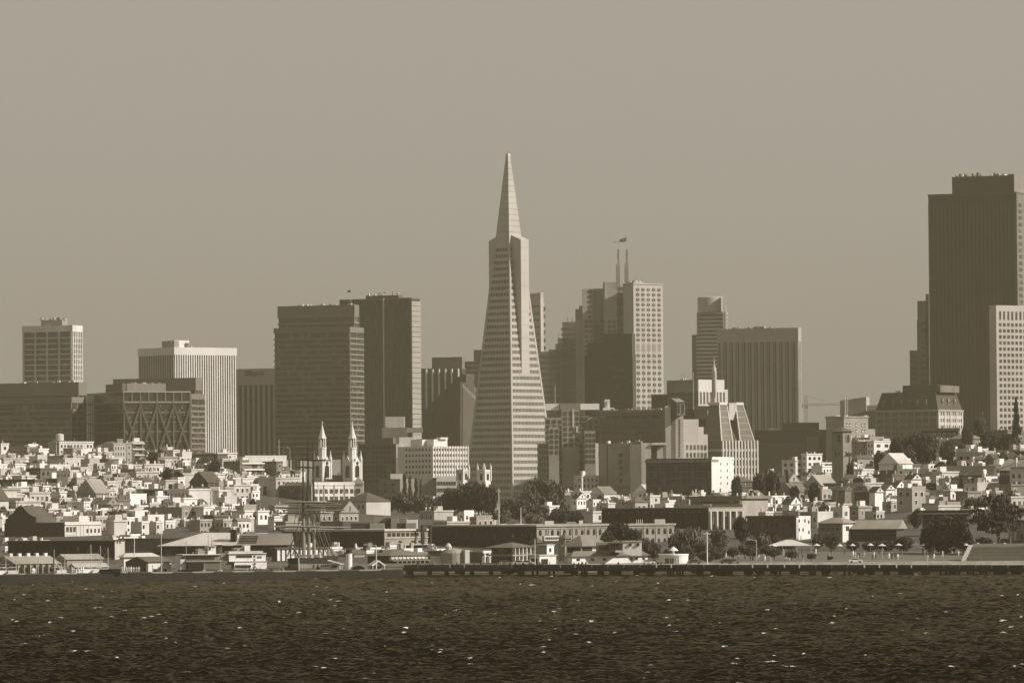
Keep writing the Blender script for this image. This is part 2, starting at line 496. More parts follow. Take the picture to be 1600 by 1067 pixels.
# --- dark building with bright vertical strips, and blocks behind the pyramid
b = Bld('strip_office_block', 'dark block with bright vertical strips between glass tower and pyramid', 'office building', 655, 722, 728, 575, 4050, 20)
b.body(G(.025, (3, 3, 4), .05))
b.slabs([b.H - .8], .9, .15, W(.1))
for i, px in enumerate((666.5, 676.3, 686.3, 696.3, 706.3, 716.3)):
    yy = b.ly(px)
    mb = MB(); mb.extr([(-.1, yy + .75, -2), (-1.6, yy - .9, -2), (-.1, yy - .9, -2)], (0, 0, b.H - 0.5 + 2)); mb.build('fin', W(.7, .1), b.root)
b.bx('penthouse', 2, b.L2 - .6, b.ly(721), b.ly(674), b.H - .2, b.z(557.5), W(.16))
b = Bld('office_block', 'plain grey stepped block half hidden behind the left of the pyramid', 'office building', 715, 770, 790, 564, 4200, 20)
b.body(W(.16)); b.slabs([b.z(y) for y in (572, 580, 588)], 1.6, .3, W(.24))
b.bx('upper_block', 4, b.L2, 0.2, b.ly(738), b.H - .2, b.z(546), W(.17))
# --- gabled terraced building
b = Bld('gabled_terrace_block', 'dark terraced block with sloping roofs and railings beside the pyramid', 'office building', 661, 720, 752, 620, 3780, 55)
dk = W(.06, .2)
mb = MB()
def gable(x0, x1, xr, y0, y1, z0, z1):
    """ridge across at xr"""
    m = MB(); m.extr([(x0, y0, -5), (x1, y0, -5), (x1, y0, z0), (xr, y0, z1), (x0, y0, z0)], (0, y1 - y0, 0)); return m
H1, H2, H3 = b.z(584), b.z(597), b.z(628)
L1, L2 = b.L1, b.L2
MB().extr([(0, 0, -5), (0, L1, -5), (0, L1, b.z(640)), (0, L1 * .05, H2), (0, 0, H2)], (L2 * .33, 0, 0)).build('wing', dk, b.root)
MB().extr([(L2 * .30, .6, -5), (L2 * .30, L1 + 2, -5), (L2 * .30, L1 + 2, b.z(632)), (L2 * .30, L1 * .12, H1), (L2 * .30, .6, H1)], (L2 * .4, 0, 0)).build('wing', W(.07), b.root)
MB().extr([(0, -.5, -5), (L2, -.5, -5), (L2, -.5, b.z(634)), (L2 * .1, -.5, b.z(606))], (0, L1 * .25, 0)).build('wing', W(.08), b.root)
MB().extr([(L2 * .3, 5, -5), (L2 * 1.05, 5, -5), (L2 * 1.05, 5, b.z(617)), (L2 * .35, 5, b.z(588))], (0, L1 * .2, 0)).build('wing', W(.08), b.root)
for (xa, za, xb, zb2, yy) in ((L2 * .1, b.z(606), L2, b.z(634), -.6), (L2 * .35, b.z(588), L2 * 1.05, b.z(617), 4.8)):
    for k in range(9):
        t = k / 8
        x, z = xa + (xb - xa) * t, za + (zb2 - za) * t
        MB().tube((x, yy, z - 1), (x, yy, z + 2.4), .16, .16, 4).build('rail_post', W(.55), b.root)
    MB().tube((xa, yy, za + 2.3), (xb, yy, zb2 + 2.3), .16, .16, 4).build('railing', W(.55), b.root)
    MB().tube((xa, yy, za + 1.0), (xb, yy, zb2 + 1.0), .16, .16, 4).build('railing', W(.5), b.root)
b.piers('L', 9, .5, .4, -5, b.z(645), W(.09), 'fin')

# ================================================================ the pyramid
PD = 3600.0
ap = at(793.6, 238, PD)
rz = math.pi / 2 - math.radians(42.5)
zb0 = gz(ap.x, PD) - 1
pyr = empty('pyramid_tower', (ap.x, PD, zb0), rz, 'tall slender pyramid tower with two side wings, tallest in the middle', 'tower')
ZA = ap.z - zb0
SL = 0.0932
def hs(z): return SL * (ZA + 9 - z)
def zpy(py): return at(797, py, PD).z - zb0
def frus(z0, z1, e0=0.0, e1=None, n=None):
    e1 = e0 if e1 is None else e1
    a, c = hs(z0) + e0, hs(z1) + e1
    return MB().hexa([(-a, -a, z0), (a, -a, z0), (a, a, z0), (-a, a, z0), (-c, -c, z1), (c, -c, z1), (c, c, z1), (-c, c, z1)])
pw_, zsp = W(.42, .12), zpy(372.5)
frus(-4, zpy(384), -.75).build('glass_core', G(.03, (1.3, 1.3, 4.5), .12), pyr)
step = 4.52
zf = zpy(388.5)
nf = int(zf / step)
for i in range(nf + 1):
    z = zf - i * step
    frus(z, z + step * .50, -.02).build('spandrel', pw_, pyr)
frus(zf + step * .42, zsp, .03).build('shaft_top', pw_, pyr)
mb = MB()
for i in range(nf):
    z0 = zf - (i + 1) * step + step * .48; z1 = z0 + step * .56
    s0, s1 = hs(z0) - .25, hs(z1) - .25
    n = max(4, int(2 * s0 / 1.45))
    for k in range(n + 1):
        t = -1 + 2 * k / n
        w = .24
        for (ax) in (0, 1):
            if ax == 0: q = [(t * s0 - w, -s0, z0), (t * s0 + w, -s0, z0), (t * s1 + w, -s1, z1), (t * s1 - w, -s1, z1)]; off = (0, .5, 0)
            else: q = [(-s0, t * s0 + w, z0), (-s0, t * s0 - w, z0), (-s1, t * s1 - w, z1), (-s1, t * s1 + w, z1)]; off = (.5, 0, 0)
            mb.extr(q, off)
mb.build('mullions', pw_, pyr, kind='stuff')
# corner strips
for (sx, sy) in ((-1, -1), (1, -1), (-1, 1)):
    a, c = hs(-4), hs(zsp)
    w = 1.5
    p0 = Vector((sx * (a + .12), sy * (a + .12), -4)); p1 = Vector((sx * (c + .12), sy * (c + .12), zsp))
    m = MB()
    m.hexa([(p0.x, p0.y, p0.z), (p0.x - sx * w, p0.y, p0.z), (p0.x - sx * w, p0.y - sy * w, p0.z), (p0.x, p0.y - sy * w, p0.z),
            (p1.x, p1.y, p1.z), (p1.x - sx * w, p1.y, p1.z), (p1.x - sx * w, p1.y - sy * w, p1.z), (p1.x, p1.y - sy * w, p1.z)])
    m.build('corner_pier', pw_, pyr)
# spire: courses of panels with open joints
ns = 14
for i in range(ns):
    z0 = zsp + .15 + (ZA - 3.5 - zsp) * i / ns; z1 = zsp + (ZA - 3.5 - zsp) * (i + 1) / ns - .16
    frus(z0, z1, .0).build('spire_course', W(.43, .1), pyr)
frus(zsp, ZA - 4, -.2).build('spire_core', W(.3), pyr)
frus(ZA - 3.5, ZA - 1.0, .12).build('spire_cap', W(.6), pyr)
MB().lathe([(.35, ZA - 1.2), (.3, ZA + .6), (.05, ZA + 1.4)], n=8).build('beacon', W(.3), pyr)
# wings
Zw0, Zw1 = zpy(578), zpy(376)
Y0 = hs(Zw0) + .2
for sy in (-1, 1):
    m = MB()
    p = [(-4.1, sy * Y0, Zw0 - 3), (4.1, sy * Y0, Zw0 - 3), (4.1, sy * Y0, Zw1), (-4.1, sy * Y0, Zw1)]
    top = Zw1 + 4.4
    yi = sy * (hs(Zw1) - 2.5)
    m.hexa([(-4.1, sy * Y0, Zw0 - 3), (4.1, sy * Y0, Zw0 - 3), (4.1, yi, Zw0 - 3), (-4.1, yi, Zw0 - 3),
            (-4.1, sy * Y0, Zw1), (4.1, sy * Y0, Zw1), (4.1, yi, top), (-4.1, yi, top)])
    m.build('wing', W(.46, .1), pyr)
    if sy < 0:
        for z in np.arange(Zw0 + 4, Zw1 - 2, 4.52 * 2):
            MB().box(-4.12, 4.12, -Y0 - .03, -Y0 + .2, float(z), float(z) + .12).build('joint', W(.3), pyr)

# ================================================================ right of the pyramid
b = Bld('slab_tower', 'hazy grey slab with a raked top directly behind the pyramid', 'tower', 800, 845, 853, 457, 4300, 25)
z2 = b.z(461, 0, b.ly(826))
MB().extr([(0, 0, -5), (0, b.L1, -5), (0, b.L1, b.z(463, 0, b.L1)), (0, 0, b.H)], (b.L2 * .55, 0, 0)).build('body', W(.42), b.root)  # tone raised to carry the haze of distance
b.bx('rear_block', b.L2 * .5, b.L2, 1, b.L1, -5, b.z(473), W(.3)); b.wins('R', 3, 24, b.L2 * .55, b.L2 * .97, 20, b.z(476), .6, .5, G(), e=-.9)
b.wins('L', 8, 28, 1, b.L1 - 1, 20, b.H - 9, .7, .4, G(.1))

b = Bld('setback_tower', 'grey tower rising in setbacks to one bright sunlit edge', 'tower', 828, 909, 913.5, 502, 3980, 15)
st = [(828, 549), (857.5, 545.5), (868, 537), (871.5, 528), (879, 503)]
ys = [b.ly(p) for p, _ in st] + [0]
for i, (px, py) in enumerate(st):
    ya = b.ly(px)
    b.bx('tier', i * .4 * 0, b.L2 - i * .15, 0 if i == 4 else .15 * (5 - i), ya, -5, b.z(py, 0, ya * .5), W(.42, .1))  # tiers paled in colour to stand in for distance haze
b.bx('sun_toned_edge', .2, b.L2 + .3, -.35, 0.1, -5, b.H + .2, W(.6, .1))  # paler strip with the sunlight painted into its tone
b.bx('cornice', -.6, b.L2 + .6, -.6, b.ly(904), b.H, b.H + 1, W(.5))
b.wins('L', 22, 34, b.L1 * .02, b.L1 * .4, 8, b.H - 4, .55, .5, G(.1, frac=.9))
b.wins('L', 22, 26, b.L1 * .42, b.L1 * .97, 8, b.z(552), .55, .5, G(.1, frac=.9))
for px, py in ((872, 528), (886, 503), (893, 503), (901, 503)):
    b.mast(3, b.ly(px), b.z(py, 0, b.ly(px)), 4, .25, W(.2), 'chimney')

# --- twin-spired tower
b = Bld('twin_spire_tower', 'pale gridded tower with twin flag spires right of the pyramid', 'tower', 974, 990, 1036, 444, 3950, 55)
g = G(.05, (3, 3, 3), .12)
b.body(W(.44, .12))
zmid0, zmid1 = b.z(552), b.z(535)
b.wins('R', 5, 11, b.rx(992.5), b.rx(1034), zmid1, b.z(448.5), .62, .52, g)
b.wins('R', 5, 13, b.rx(992.5), b.rx(1034), b.z(551 + 13 * 9.1), b.z(551), .62, .5, g)
b.wins('R', 5, 1, b.rx(992.5), b.rx(1034), zmid0 + 1, zmid1 - .5, .66, .82, W(.3))
mb = MB()
for i in range(5):
    t = b.rx(992.5) + (b.rx(1034) - b.rx(992.5)) * (i + .5) / 5
    mb.box(t - .12, t + .12, -.2, -.05, b.z(670), b.z(448))
mb.build('mullions', W(.4), b.root, kind='stuff')
b.bx('cornice', -.5, b.L2 + .5, -.5, b.L1 + .5, b.H - .2, b.H + .7, W(.45))
b.bx('plant_room', b.rx(995), b.rx(1012), 4, 9, b.H, b.z(440.5), W(.35)); b.clutter(8, b.z(440.5), (b.rx(996), b.rx(1010)), (4, 9), 1.5)
for px in (999, 1003, 1009): b.mast(b.rx(px), 5, b.z(441), 4.5, .2)
# link between the shafts: glass bridge and the pair of spires
def at_local(b, px, py, D):
    p = at(px, py, D); M = Matrix.Translation(b.root.location) @ Matrix.Rotation(b.root.rotation_euler.z, 4, 'Z')
    return M.inverted() @ p
def wbox(b, name, x0, x1, y0, y1, D, depth, mat, parent=None):
    """an upright block facing the viewer, inside thing b"""
    yb, yt = y1, y0
    P = [at(x0, yb, D), at(x1, yb, D), at(x1, yb, D), at(x0, yb, D)]
    P[2] = P[1] + Vector((0, depth, 0)); P[3] = P[0] + Vector((0, depth, 0))
    zt = at((x0 + x1) / 2, yt, D).z; zl = at((x0 + x1) / 2, yb, D).z
    M = (Matrix.Translation(b.root.location) @ Matrix.Rotation(b.root.rotation_euler.z, 4, 'Z')).inverted()
    pts = [M @ Vector((p.x, p.y, zl)) for p in P] + [M @ Vector((p.x, p.y, zt)) for p in P]
    return MB().hexa(pts).build(name, mat, parent or b.root)
wbox(b, 'link_block', 962, 990, 448, 690, 3972, 20, G(.06, (2.5, 2.5, 3.4), .2, .1, .5))
for y in range(455, 640, 8): wbox(b, 'spandrel', 963, 980, y, y + 2.2, 3971, 6, W(.3))
wbox(b, 'shaft', 945, 966, 441, 690, 3969, 24, W(.4))  # this and the other shafts paled: haze of distance in the colour
wbox(b, 'edge_strip', 945, 947.5, 440, 466, 3968.6, 4, W(.45))
wbox(b, 'shaft', 928, 946, 451, 690, 3975, 24, W(.34))
c = Bld('shaft', None, None, 927, 928.5, 929.5, 449, 3968, 45); bpy.data.objects.remove(c.root)
wbox(b, 'shaft', 912, 928, 451.5, 690, 3966, 18, W(.38, .12))
for y in np.arange(454, 500, 7.8): wbox(b, 'window', 918.6, 924.2, float(y), float(y) + 4.3, 3965.8, .4, G(.05, (9, 9, 9)))
wbox(b, 'shaft', 901, 913, 483, 690, 3978, 18, W(.38)); wbox(b, 'shaft', 905, 913, 478, 484, 3978, 12, W(.38))
for y in np.arange(500, 640, 7.8):
    for x in (914, 921, 932, 939, 950, 957): wbox(b, 'window', x, x + 4.6, float(y), float(y) + 4.2, 3965.3 if x < 928 else 3968.2, .4, G(.04, (9, 9, 9)))
for sx in (966.0, 979.2):
    wbox(b, 'spire_base', sx - 3.2, sx + 3.0, 412.5, 450, 3960, 3, W(.3))
    wbox(b, 'spire_shaft', sx - 1.3, sx + 1.6, 390, 413, 3960.6, 1.4, W(.22))
    p0, p1 = at_local(b, sx + .3, 391, 3961), at_local(b, sx + .1, 371 if sx > 970 else 379, 3961)
    MB().tube(p0, p1, .12, .09, 5).build('flagpole', MT(.4), b.root)
def flag(b, pts, D, mat):
    P = [at_local(b, x, y, D + 1.2 * math.sin(i * 1.3)) for i, (x, y) in enumerate(pts)]
    MB().extr(P, at_local(b, 0, 0, 10) - at_local(b, 0, 0, 10) + Vector((.06, .06, 0))).build('flag', mat, b.root)
flag(b, [(966, 376), (962, 376.5), (956, 377), (957, 379.5), (962, 379), (966, 379.3)], 3961, W(.25))
flag(b, [(979, 371), (974, 372.5), (967.5, 374.5), (968, 379), (974, 378.5), (978.5, 377.5)], 3961, W(.07))
flag(b, [(974.5, 374), (972.5, 375), (972, 377), (974.5, 376.6)], 3960.2, W(.6))

b = Bld('dark_office_block', 'dark stepped office block in front of the twin spired tower', 'office building', 918, 988, 993, 521, 3700, 18)
b.bx('upper_block', 0, b.L2, 0, b.ly(944), -5, b.H, W(.055)); b.bx('lower_block', .2, b.L2, b.ly(946), b.L1, -5, b.z(535), W(.06)); b.bx('podium', -.6, b.L2, -.4, b.L1 + 2, -5, b.z(553), W(.05))
b.wins('L', 17, 17, 1, b.L1 - 1, 10, b.z(556), .6, .55, G(.035, bright=.12), e=.8)

# --- drum-topped banded tower
b = Bld('drum_topped_tower', 'banded tower with a round drum on top and a pale fin', 'tower', 1079, 1131, 1138, 487, 4200, 25)
lm = b.ly(1089)
b.bx('glass_core', .5, b.L2, .5, lm, -5, b.H, G(.1, (3, 3, 4), .18))
b.bx('side_block', 3, b.L2, lm, b.L1, -5, b.z(523, 0, b.L1), W(.12))
b.slabs([b.z(y) for y in np.arange(490, 690, 6.15)], .8, .35, W(.8), 'floor_edge', (0, b.L2 * .8), (0, lm))  # very pale edges: sun catching the slabs put into the colour
wc = b.ly(1110)
rr_ = (1131 - 1089.5) / 2 * 4200 / F
cc = at_local(b, 1110.5, 480, 4200 + rr_ + 1)
MB().lathe([(rr_, b.H - .3), (rr_, b.z(464)), (rr_ * .9, b.z(463))], (cc.x, cc.y, 0), 32).build('drum', W(.42, .08, .35), b.root)
wbox(b, 'fin', 1131.5, 1137.5, 461.5, 660, 4196, 8, W(.6)); wbox(b, 'fin_slot', 1133.6, 1134.8, 487, 660, 4195.8, .5, W(.1))
# --- striped slab
b = Bld('striped_slab_tower', 'broad flat topped slab of narrow vertical stripes, right of the spired tower', 'tower', 1121, 1247, 1251.5, 512, 4000, 16)
b.body(G(.02, (2, 2, 4), .05), inset=.5)
zt = b.z(533.5)
b.bx('crown_band', -.4, b.L2 + .4, -.4, b.L1 + .4, zt, b.H, W(.38, .12))  # crown and left stripes paled, distance haze painted into the stone
n = 13
cw = b.L1 / n
for k, (off, w, mv) in enumerate(((0, 2.4, .34), (3.4, .55, .28), (4.5 - .3, .5, .28))):
    me = MB().box(-.4, .6, 0, w, -2, zt).mesh('stripe', W(mv, .1))
    for i in range(n):
        link('stripe', me, b.root, (0, i * cw + off * cw / 5.2 + .02, 0))
b.piers('R', 4, 1.2, .4, -2, zt, W(.5), 'stripe')  # end stripes paler still, sunlight put into the tone
b.clutter(7, b.H, (2, b.L2 - 1), (10, b.L1 - 4), 1.6)
b.bx('plant_room', 5, 12, b.ly(1192), b.ly(1177), b.H, b.H + 1.6, W(.4))

# --- attic temple block with needle spire
b = Bld('attic_office_block', 'grey block with a bright blank attic and needle spire', 'office building', 1043, 1091, 1132, 593, 3450, 48)
b.body(W(.12)); 
za = b.z(612.5)
b.bx('attic', -.3, b.rx(1131.5), -.3, b.L1, za, b.H, W(.62, .1)) if False else None
b.bx('attic_wall', 0.1, b.rx(1131.5), -.5, .2, za, b.H, W(.62, .08))  # attic front pale and side dark: sun and shade set in colour
b.bx('attic_side', -.5, .1, -.4, b.L1, za, b.H, W(.2))
b.piers('R', 9, 1.1, .5, b.z(632), za, W(.6), 'pier', hi=b.rx(1134))
b.bx('ledge', -.6, b.rx(1137), -.7, .2, b.z(634), b.z(631.5), W(.55))
b.wins('L', 12, 6, 1, b.L1 - 1, b.z(660), za, .5, .6, G(.03))
b.bx('side_tower', b.rx(1132), b.rx(1137), -.4, 6, b.z(640), b.z(608), W(.6))
for (px, dz) in ((1058, 1058.5), (1064, 1063)):
    MB().tube((b.rx(1085) * 0 + 4, b.ly(px), b.H), (4, b.ly(dz), b.H + 4.6), .15, .12, 4).build('mast', W(.15), b.root)
b.bx('rooftop_unit', 3, 5, b.ly(1063.5), b.ly(1058.5), b.H, b.H + .9, W(.8))
sp = empty('needle_spire', at(1116.3, 640, 3400), 0, 'slim pale needle spire standing before the bright blank attic', 'spire')
zs = [at(1116.3, y, 3400).z - sp.location.z for y in (650, 621, 578, 570, 557)]
MB().lathe([(1.7, zs[0]), (1.6, zs[1]), (1.5, zs[2]), (.5, zs[3]), (.08, zs[4])], n=8).build('shaft', W(.55), sp)
for k in range(4):
    t = k * math.pi / 2 + .4
    MB().tube((1.7 * math.cos(t), 1.7 * math.sin(t), zs[1]), (1.6 * math.cos(t), 1.6 * math.sin(t), zs[2] - 1), .22, .18, 4).build('rib', W(.7), sp)
MB().box(-6, 6, -6, 6, zs[0] - 30, zs[0] + 2).build('base', W(.3), sp)
MB().box(-14, -13.6, 0, .4, zs[0], zs[2] - 1.5).build('mast', W(.6), sp)

# --- raked glass building
b = Bld('raked_glass_building', 'office building with sloping glass roofs and a ribbed pale base', 'office building', 1104, 1128, 1184, 690, 3050, 50)
zt, zr = b.H, b.z(632)
Lr = b.L2
b.bx('base_block', 0, Lr, 0, b.L1 * 1.6, -5, zt, W(.14))
b.piers('R', 12, 1.2, .9, -4, zt + .8, W(.5), 'rib')
b.slabs([b.z(y) for y in (705, 718.5, 731, 744)], 1.3, .5, W(.5))
b.wins('R', 11, 6, .8, Lr - .8, b.z(770), zt, .5, .75, G(.03), e=.3)
yb_ = 18
def rake(x0, x1, X0, X1, mat, name, e=0.0, zc=zr, inset=0.0):
    m = MB(); yd = b.L1 * .9
    m.hexa([(x0, e, zt), (x1, e, zt), (x1, yb_, zt), (x0, yb_, zt), (X0, yd * .8 + e, zc), (X1, yd * .8 + e, zc), (X1, yb_, zc), (X0, yb_, zc)])
    return m.build(name, mat, b.root)
xa, xb_, xc_, xd = b.rx(1128), b.rx(1145), b.rx(1157), b.rx(1179)
Xs = [b.rx(p) + b.L1 * .72 * b.ca / b.sa for p in (1126, 1138, 1152, 1163)]
rake(xa, xb_, Xs[0], Xs[1], W(.11, .3), 'glass_slope'); rake(xc_, xd, Xs[2], Xs[3], W(.11, .3), 'glass_slope')
rake(xb_ + .02, xc_ - .02, Xs[1] + .02, Xs[2] - .02, W(.06, .3), 'recessed_slope', 1.2, zr - 9)
for (p, q) in ((xa, Xs[0]), (xb_, Xs[1]), (xc_, Xs[2]), (xd, Xs[3])):
    MB().tube((p, -.15, zt), (q, b.L1 * .72 - .15, zr + .1), .42, .36, 5).build('edge_beam', W(.7), b.root)
for k in range(1, 6):
    t = k / 6
    for (p0, p1, q0, q1) in ((xa, xb_, Xs[0], Xs[1]), (xc_, xd, Xs[2], Xs[3])):
        A = Vector((p0, 0, zt)).lerp(Vector((q0, b.L1 * .72, zr)), t); B_ = Vector((p1, 0, zt)).lerp(Vector((q1, b.L1 * .72, zr)), t)
        MB().tube(A, B_, .17, .17, 4).build('transom', W(.45), b.root)
for (q0, q1) in ((Xs[0], Xs[1]), (Xs[2], Xs[3])):
    MB().box(q0 - .3, q1 + .3, b.L1 * .72 - .6, yb_ + 1, zr, zr + 1.6).build('ridge_cap', W(.7), b.root)
MB().box(Xs[1] + .5, Xs[2] - .5, b.L1 * .6, yb_, zr - 9, zr + 1.2).build('lift_house', W(.5), b.root)
MB().hexa([(-.4, 1, -5), (.3, 1, -5), (.3, yb_ * 1.3, -5), (-.4, yb_ * 1.3, -5), (Xs[0] - .4, b.L1 * .75, zr), (Xs[0] - .02, b.L1 * .75, zr), (Xs[0] - .02, yb_, zr), (Xs[0] - .4, yb_, zr)]).build('side_slope', G(.05), b.root)

b = Bld('dark_office_block', 'dark block behind the stepped pale tower and raked glass', 'office building', 1062, 1105, 1112, 640, 3250, 30)
b.body(W(.055)); b.bx('roof_block', 1, 6, b.ly(1108), b.ly(1085), b.H, b.z(634), W(.25)); b.bx('roof_strip', -.2, 3, b.ly(1106), b.ly(1086), b.z(655), b.z(641), W(.17))

# --- pale stepped tower
b = Bld('stepped_pale_tower', 'pale stepped tower with a two flue chimney hood', 'office building', 1062, 1062, 1106, 655, 3000, 62)
lit = W(.46, .12)
x1_, x2_, x3_ = b.rx(1092), b.rx(1100), b.rx(1106.5)
b.bx('tier', 0, x1_, 0, 14, -5, b.z(655), lit); b.bx('tier', x1_ + .02, x2_, 0.15, 14, -5, b.z(667), lit); b.bx('tier', x2_ + .02, x3_, .3, 14, -5, b.z(678.5), lit)
b.wins('R', 6, 3, b.rx(1071), x3_ - .4, b.z(729), b.z(693), .58, .62, G(.05), e=.1)
b.wins('R', 8, 4, b.rx(1071), x1_, b.z(690), b.z(655), .9, .92, W(.42, .05), e=.04)
wbox(b, 'stair_tower', 1056, 1069, 650, 775, 2990, 10, W(.55, .1))
for y in np.arange(655, 712, 4.6): wbox(b, 'window', 1061.3, 1063, float(y), float(y) + 3.2, 2989.8, .4, G(.04, (9, 9, 9)))
wbox(b, 'service_shaft', 1048.5, 1056.5, 630, 775, 2986, 14, W(.13))
wbox(b, 'lift_tower', 1041, 1049, 634, 775, 2981, 14, W(.5, .1))
for x in (1058.5, 1065.2):
    wbox(b, 'flue_frame', x - 0.6, x + 5.2, 628, 648.5, 2978, 6, W(.4)); wbox(b, 'flue_slot', x + 1, x + 3.8, 631, 646, 2977.8, .4, W(.03))
    P = [at_local(b, x - .6, 628, 2978), at_local(b, x + 5.2, 628, 2978), at_local(b, x - 3.8, 622.3, 2986), at_local(b, x - 9.4, 622.3, 2986)]
    MB().extr(P, (0, 0, -.8)).build('flue_hood', W(.3), b.root)
wbox(b, 'hood_body', 1049, 1064, 625, 650, 2984.2, 10, W(.1))

# --- brown block with wide windows
b = Bld('wide_window_block', 'broad brown block with a row of wide dark windows', 'office building', 936, 1042, 1050, 640, 3150, 18)
b.body(W(.1)); b.slabs([b.H - 1.2], 1.4, .4, W(.2))
b.wins('L', 6, 1, b.ly(1032), b.ly(940), b.z(654), b.z(648), .85, .8, G(.02))
b.wins('L', 18, 7, b.ly(1034), b.ly(940), b.z(725), b.z(662), .5, .45, G(.04, bright=.2), jit=.15)
b.wins('L', 6, 1, b.ly(1032), b.ly(940), b.z(730), b.z(658), .94, .99, W(.085), e=.06, name='wall_panels')
wbox(b, 'lift_house', 945, 953, 624, 641, 3165, 6, W(.78)); wbox(b, 'lift_house_door', 947.5, 949, 627, 636, 3164.7, .4, W(.2))
wbox(b, 'plinth', 942, 960, 637, 641, 3163, 6, W(.7)); b.clutter(10, b.H, (2, 8), (4, b.L1 - 4), 1.3)
b = Bld('office_block', 'dark low block between the gridded tower and the blank attic', 'office building', 1018, 1046, 1052, 616, 3500, 20); b.body(W(.06)); b.slabs([b.H - .6], .8, .3, W(.35))

# --- gridded complex at the pyramid's right foot
b = Bld('gridded_apartment_complex', 'shaded complex of square windows at the pyramid right foot', 'apartment block', 840, 925, 938, 692, 3150, 20)
b.body(W(.3)); b.wins('L', 22, 7, 1, b.L1 - 1, b.z(757), b.H, .55, .55, G(.05), jit=.06)
gm = W(.32)
for (x0, x1, yt, n, m2, D) in ((878.5, 906, 639, 3, 7, 3150), (858, 874, 667, 2, 5, 3140), (914, 931, 673, 3, 6, 3140), (852, 936, 652, 9, 5, 3175)):
    wbox(b, 'block', x0, x1, yt, 760, D, 12, gm)
    for i in range(n):
        for j in range(m2):
            w = (x1 - x0) / n
            wbox(b, 'window', x0 + w * (i + .22), x0 + w * (i + .82), yt + 4 + j * 8.2, yt + 9.5 + j * 8.2, D - .2, .4, G(.04, (9, 9, 9), .1))
for (x0, x1, y0, y1) in ((852.5, 874, 630.5, 641), (907, 936.5, 630.5, 640)): wbox(b, 'roof_house', x0, x1, y0, y1, 3178, 12, W(.8, .08))
wbox(b, 'roof_house', 875, 907, 630, 639, 3176, 12, W(.2)); wbox(b, 'stair_strip', 894.8, 896.2, 639, 667, 3149.5, .5, W(.8)); wbox(b, 'stair_strip', 900.5, 902.5, 666, 675, 3149.3, .5, W(.8))
for (x, y, w) in ((908, 650, 13), (908, 658, 7), (907, 667, 3), (905, 674.5, 3), (911.5, 674.5, 2)): wbox(b, 'balcony', x, x + w, y, y + 1.9, 3173, 2, W(.75))
b.mast(3, b.ly(866), b.z(631), 12, .3, W(.4))

# --- blank walled block with a portal frame
b = Bld('blank_walled_block', 'plain blank walled grey block with a pale frame on its right', 'office building', 936, 1001, 1018, 692, 2900, 28)
b.body(W(.24)); b.wins('L', 1, 5, b.ly(973), b.ly(967), b.z(755), b.z(706), .95, .6, G(.03))
b.bx('corner_pier', -.5, 2, -.6, 4, -5, b.H + .8, W(.12)); b.bx('seam', -.3, .2, b.ly(950), b.ly(948.5), -5, b.H, W(.08))
wbox(b, 'side_wing', 985, 1002, 694, 780, 2893, 8, W(.13)); wbox(b, 'stair_tower', 1002.5, 1018, 692, 780, 2898, 8, W(.5))  # right block stands for the sunlit face, its light put into the tone
wbox(b, 'frame_beam', 1018.5, 1041, 691.5, 695, 2897, 10, W(.6)); wbox(b, 'frame_wall', 1027, 1036, 698, 720, 2903, 3, W(.5)); wbox(b, 'frame_back', 1019, 1041, 695.2, 722, 2907, 5, W(.14))
b.clutter(10, b.H, hmax=2)

# --- low dark glazed block with sunlit end
b = Bld('dark_glazed_block', 'low wide dark glazed block with a white sunlit end wall', 'office building', 1010, 1112, 1147, 718, 2500, 24)
b.body(W(.68, .12), z0=-8)
ga = G(.02, (2.2, 2.2, 3.3), .10, .15, .7)
b.bx('glass_wall', -.25, .2, .3, b.L1, -6, b.H - 1.2, ga)
for y in (726.5, 737, 747.5, 758): b.bx('spandrel', -.4, .1, .2, b.L1, b.z(y), b.z(y) + .45, W(.07))
b.piers('L', 13, .18, .45, -6, b.H - 1, W(.05), 'mullion')
b.bx('roof_edge', -.6, b.L2 * .3, -.2, b.L1 + .5, b.H - 1.0, b.H + .1, W(.2)); b.bx('roof_deck', 0, b.L2, 0, b.L1, b.H + .12, b.H + .8, W(.08))
b.bx('parapet', b.L2 * .02, b.L2, -.15, .4, b.H, b.H + 1.4, W(.72))
for px in (1127, 1137, 1147.5):
    for y in (722.5, 733, 743.5, 753): b.bx('window', b.rx(px) - .9, b.rx(px), -.12, .1, b.z(y + 4), b.z(y), G(.03, (9, 9, 9)))

# --- right hand group
b = Bld('low_dark_block', 'long low dark block at the foot of the striped slab', 'office building', 1180, 1290, 1300, 671, 3500, 15)
b.body(W(.06)); b.piers('L', 26, .4, .3, -3, b.H - 4, W(.09), 'fin'); b.bx('penthouse', 4, 14, b.ly(1274), b.ly(1221), b.H, b.z(659.5), W(.07)); b.clutter(6, b.H, (2, 8), (30, 44), 1.5, v=(.6, .8))
b.bx('lower_block', -8, -.5, b.ly(1262), b.L1, -5, b.z(690), W(.08)); b.bx('lower_block', -9, -1, 3, b.ly(1264), -5, b.z(682), W(.09))
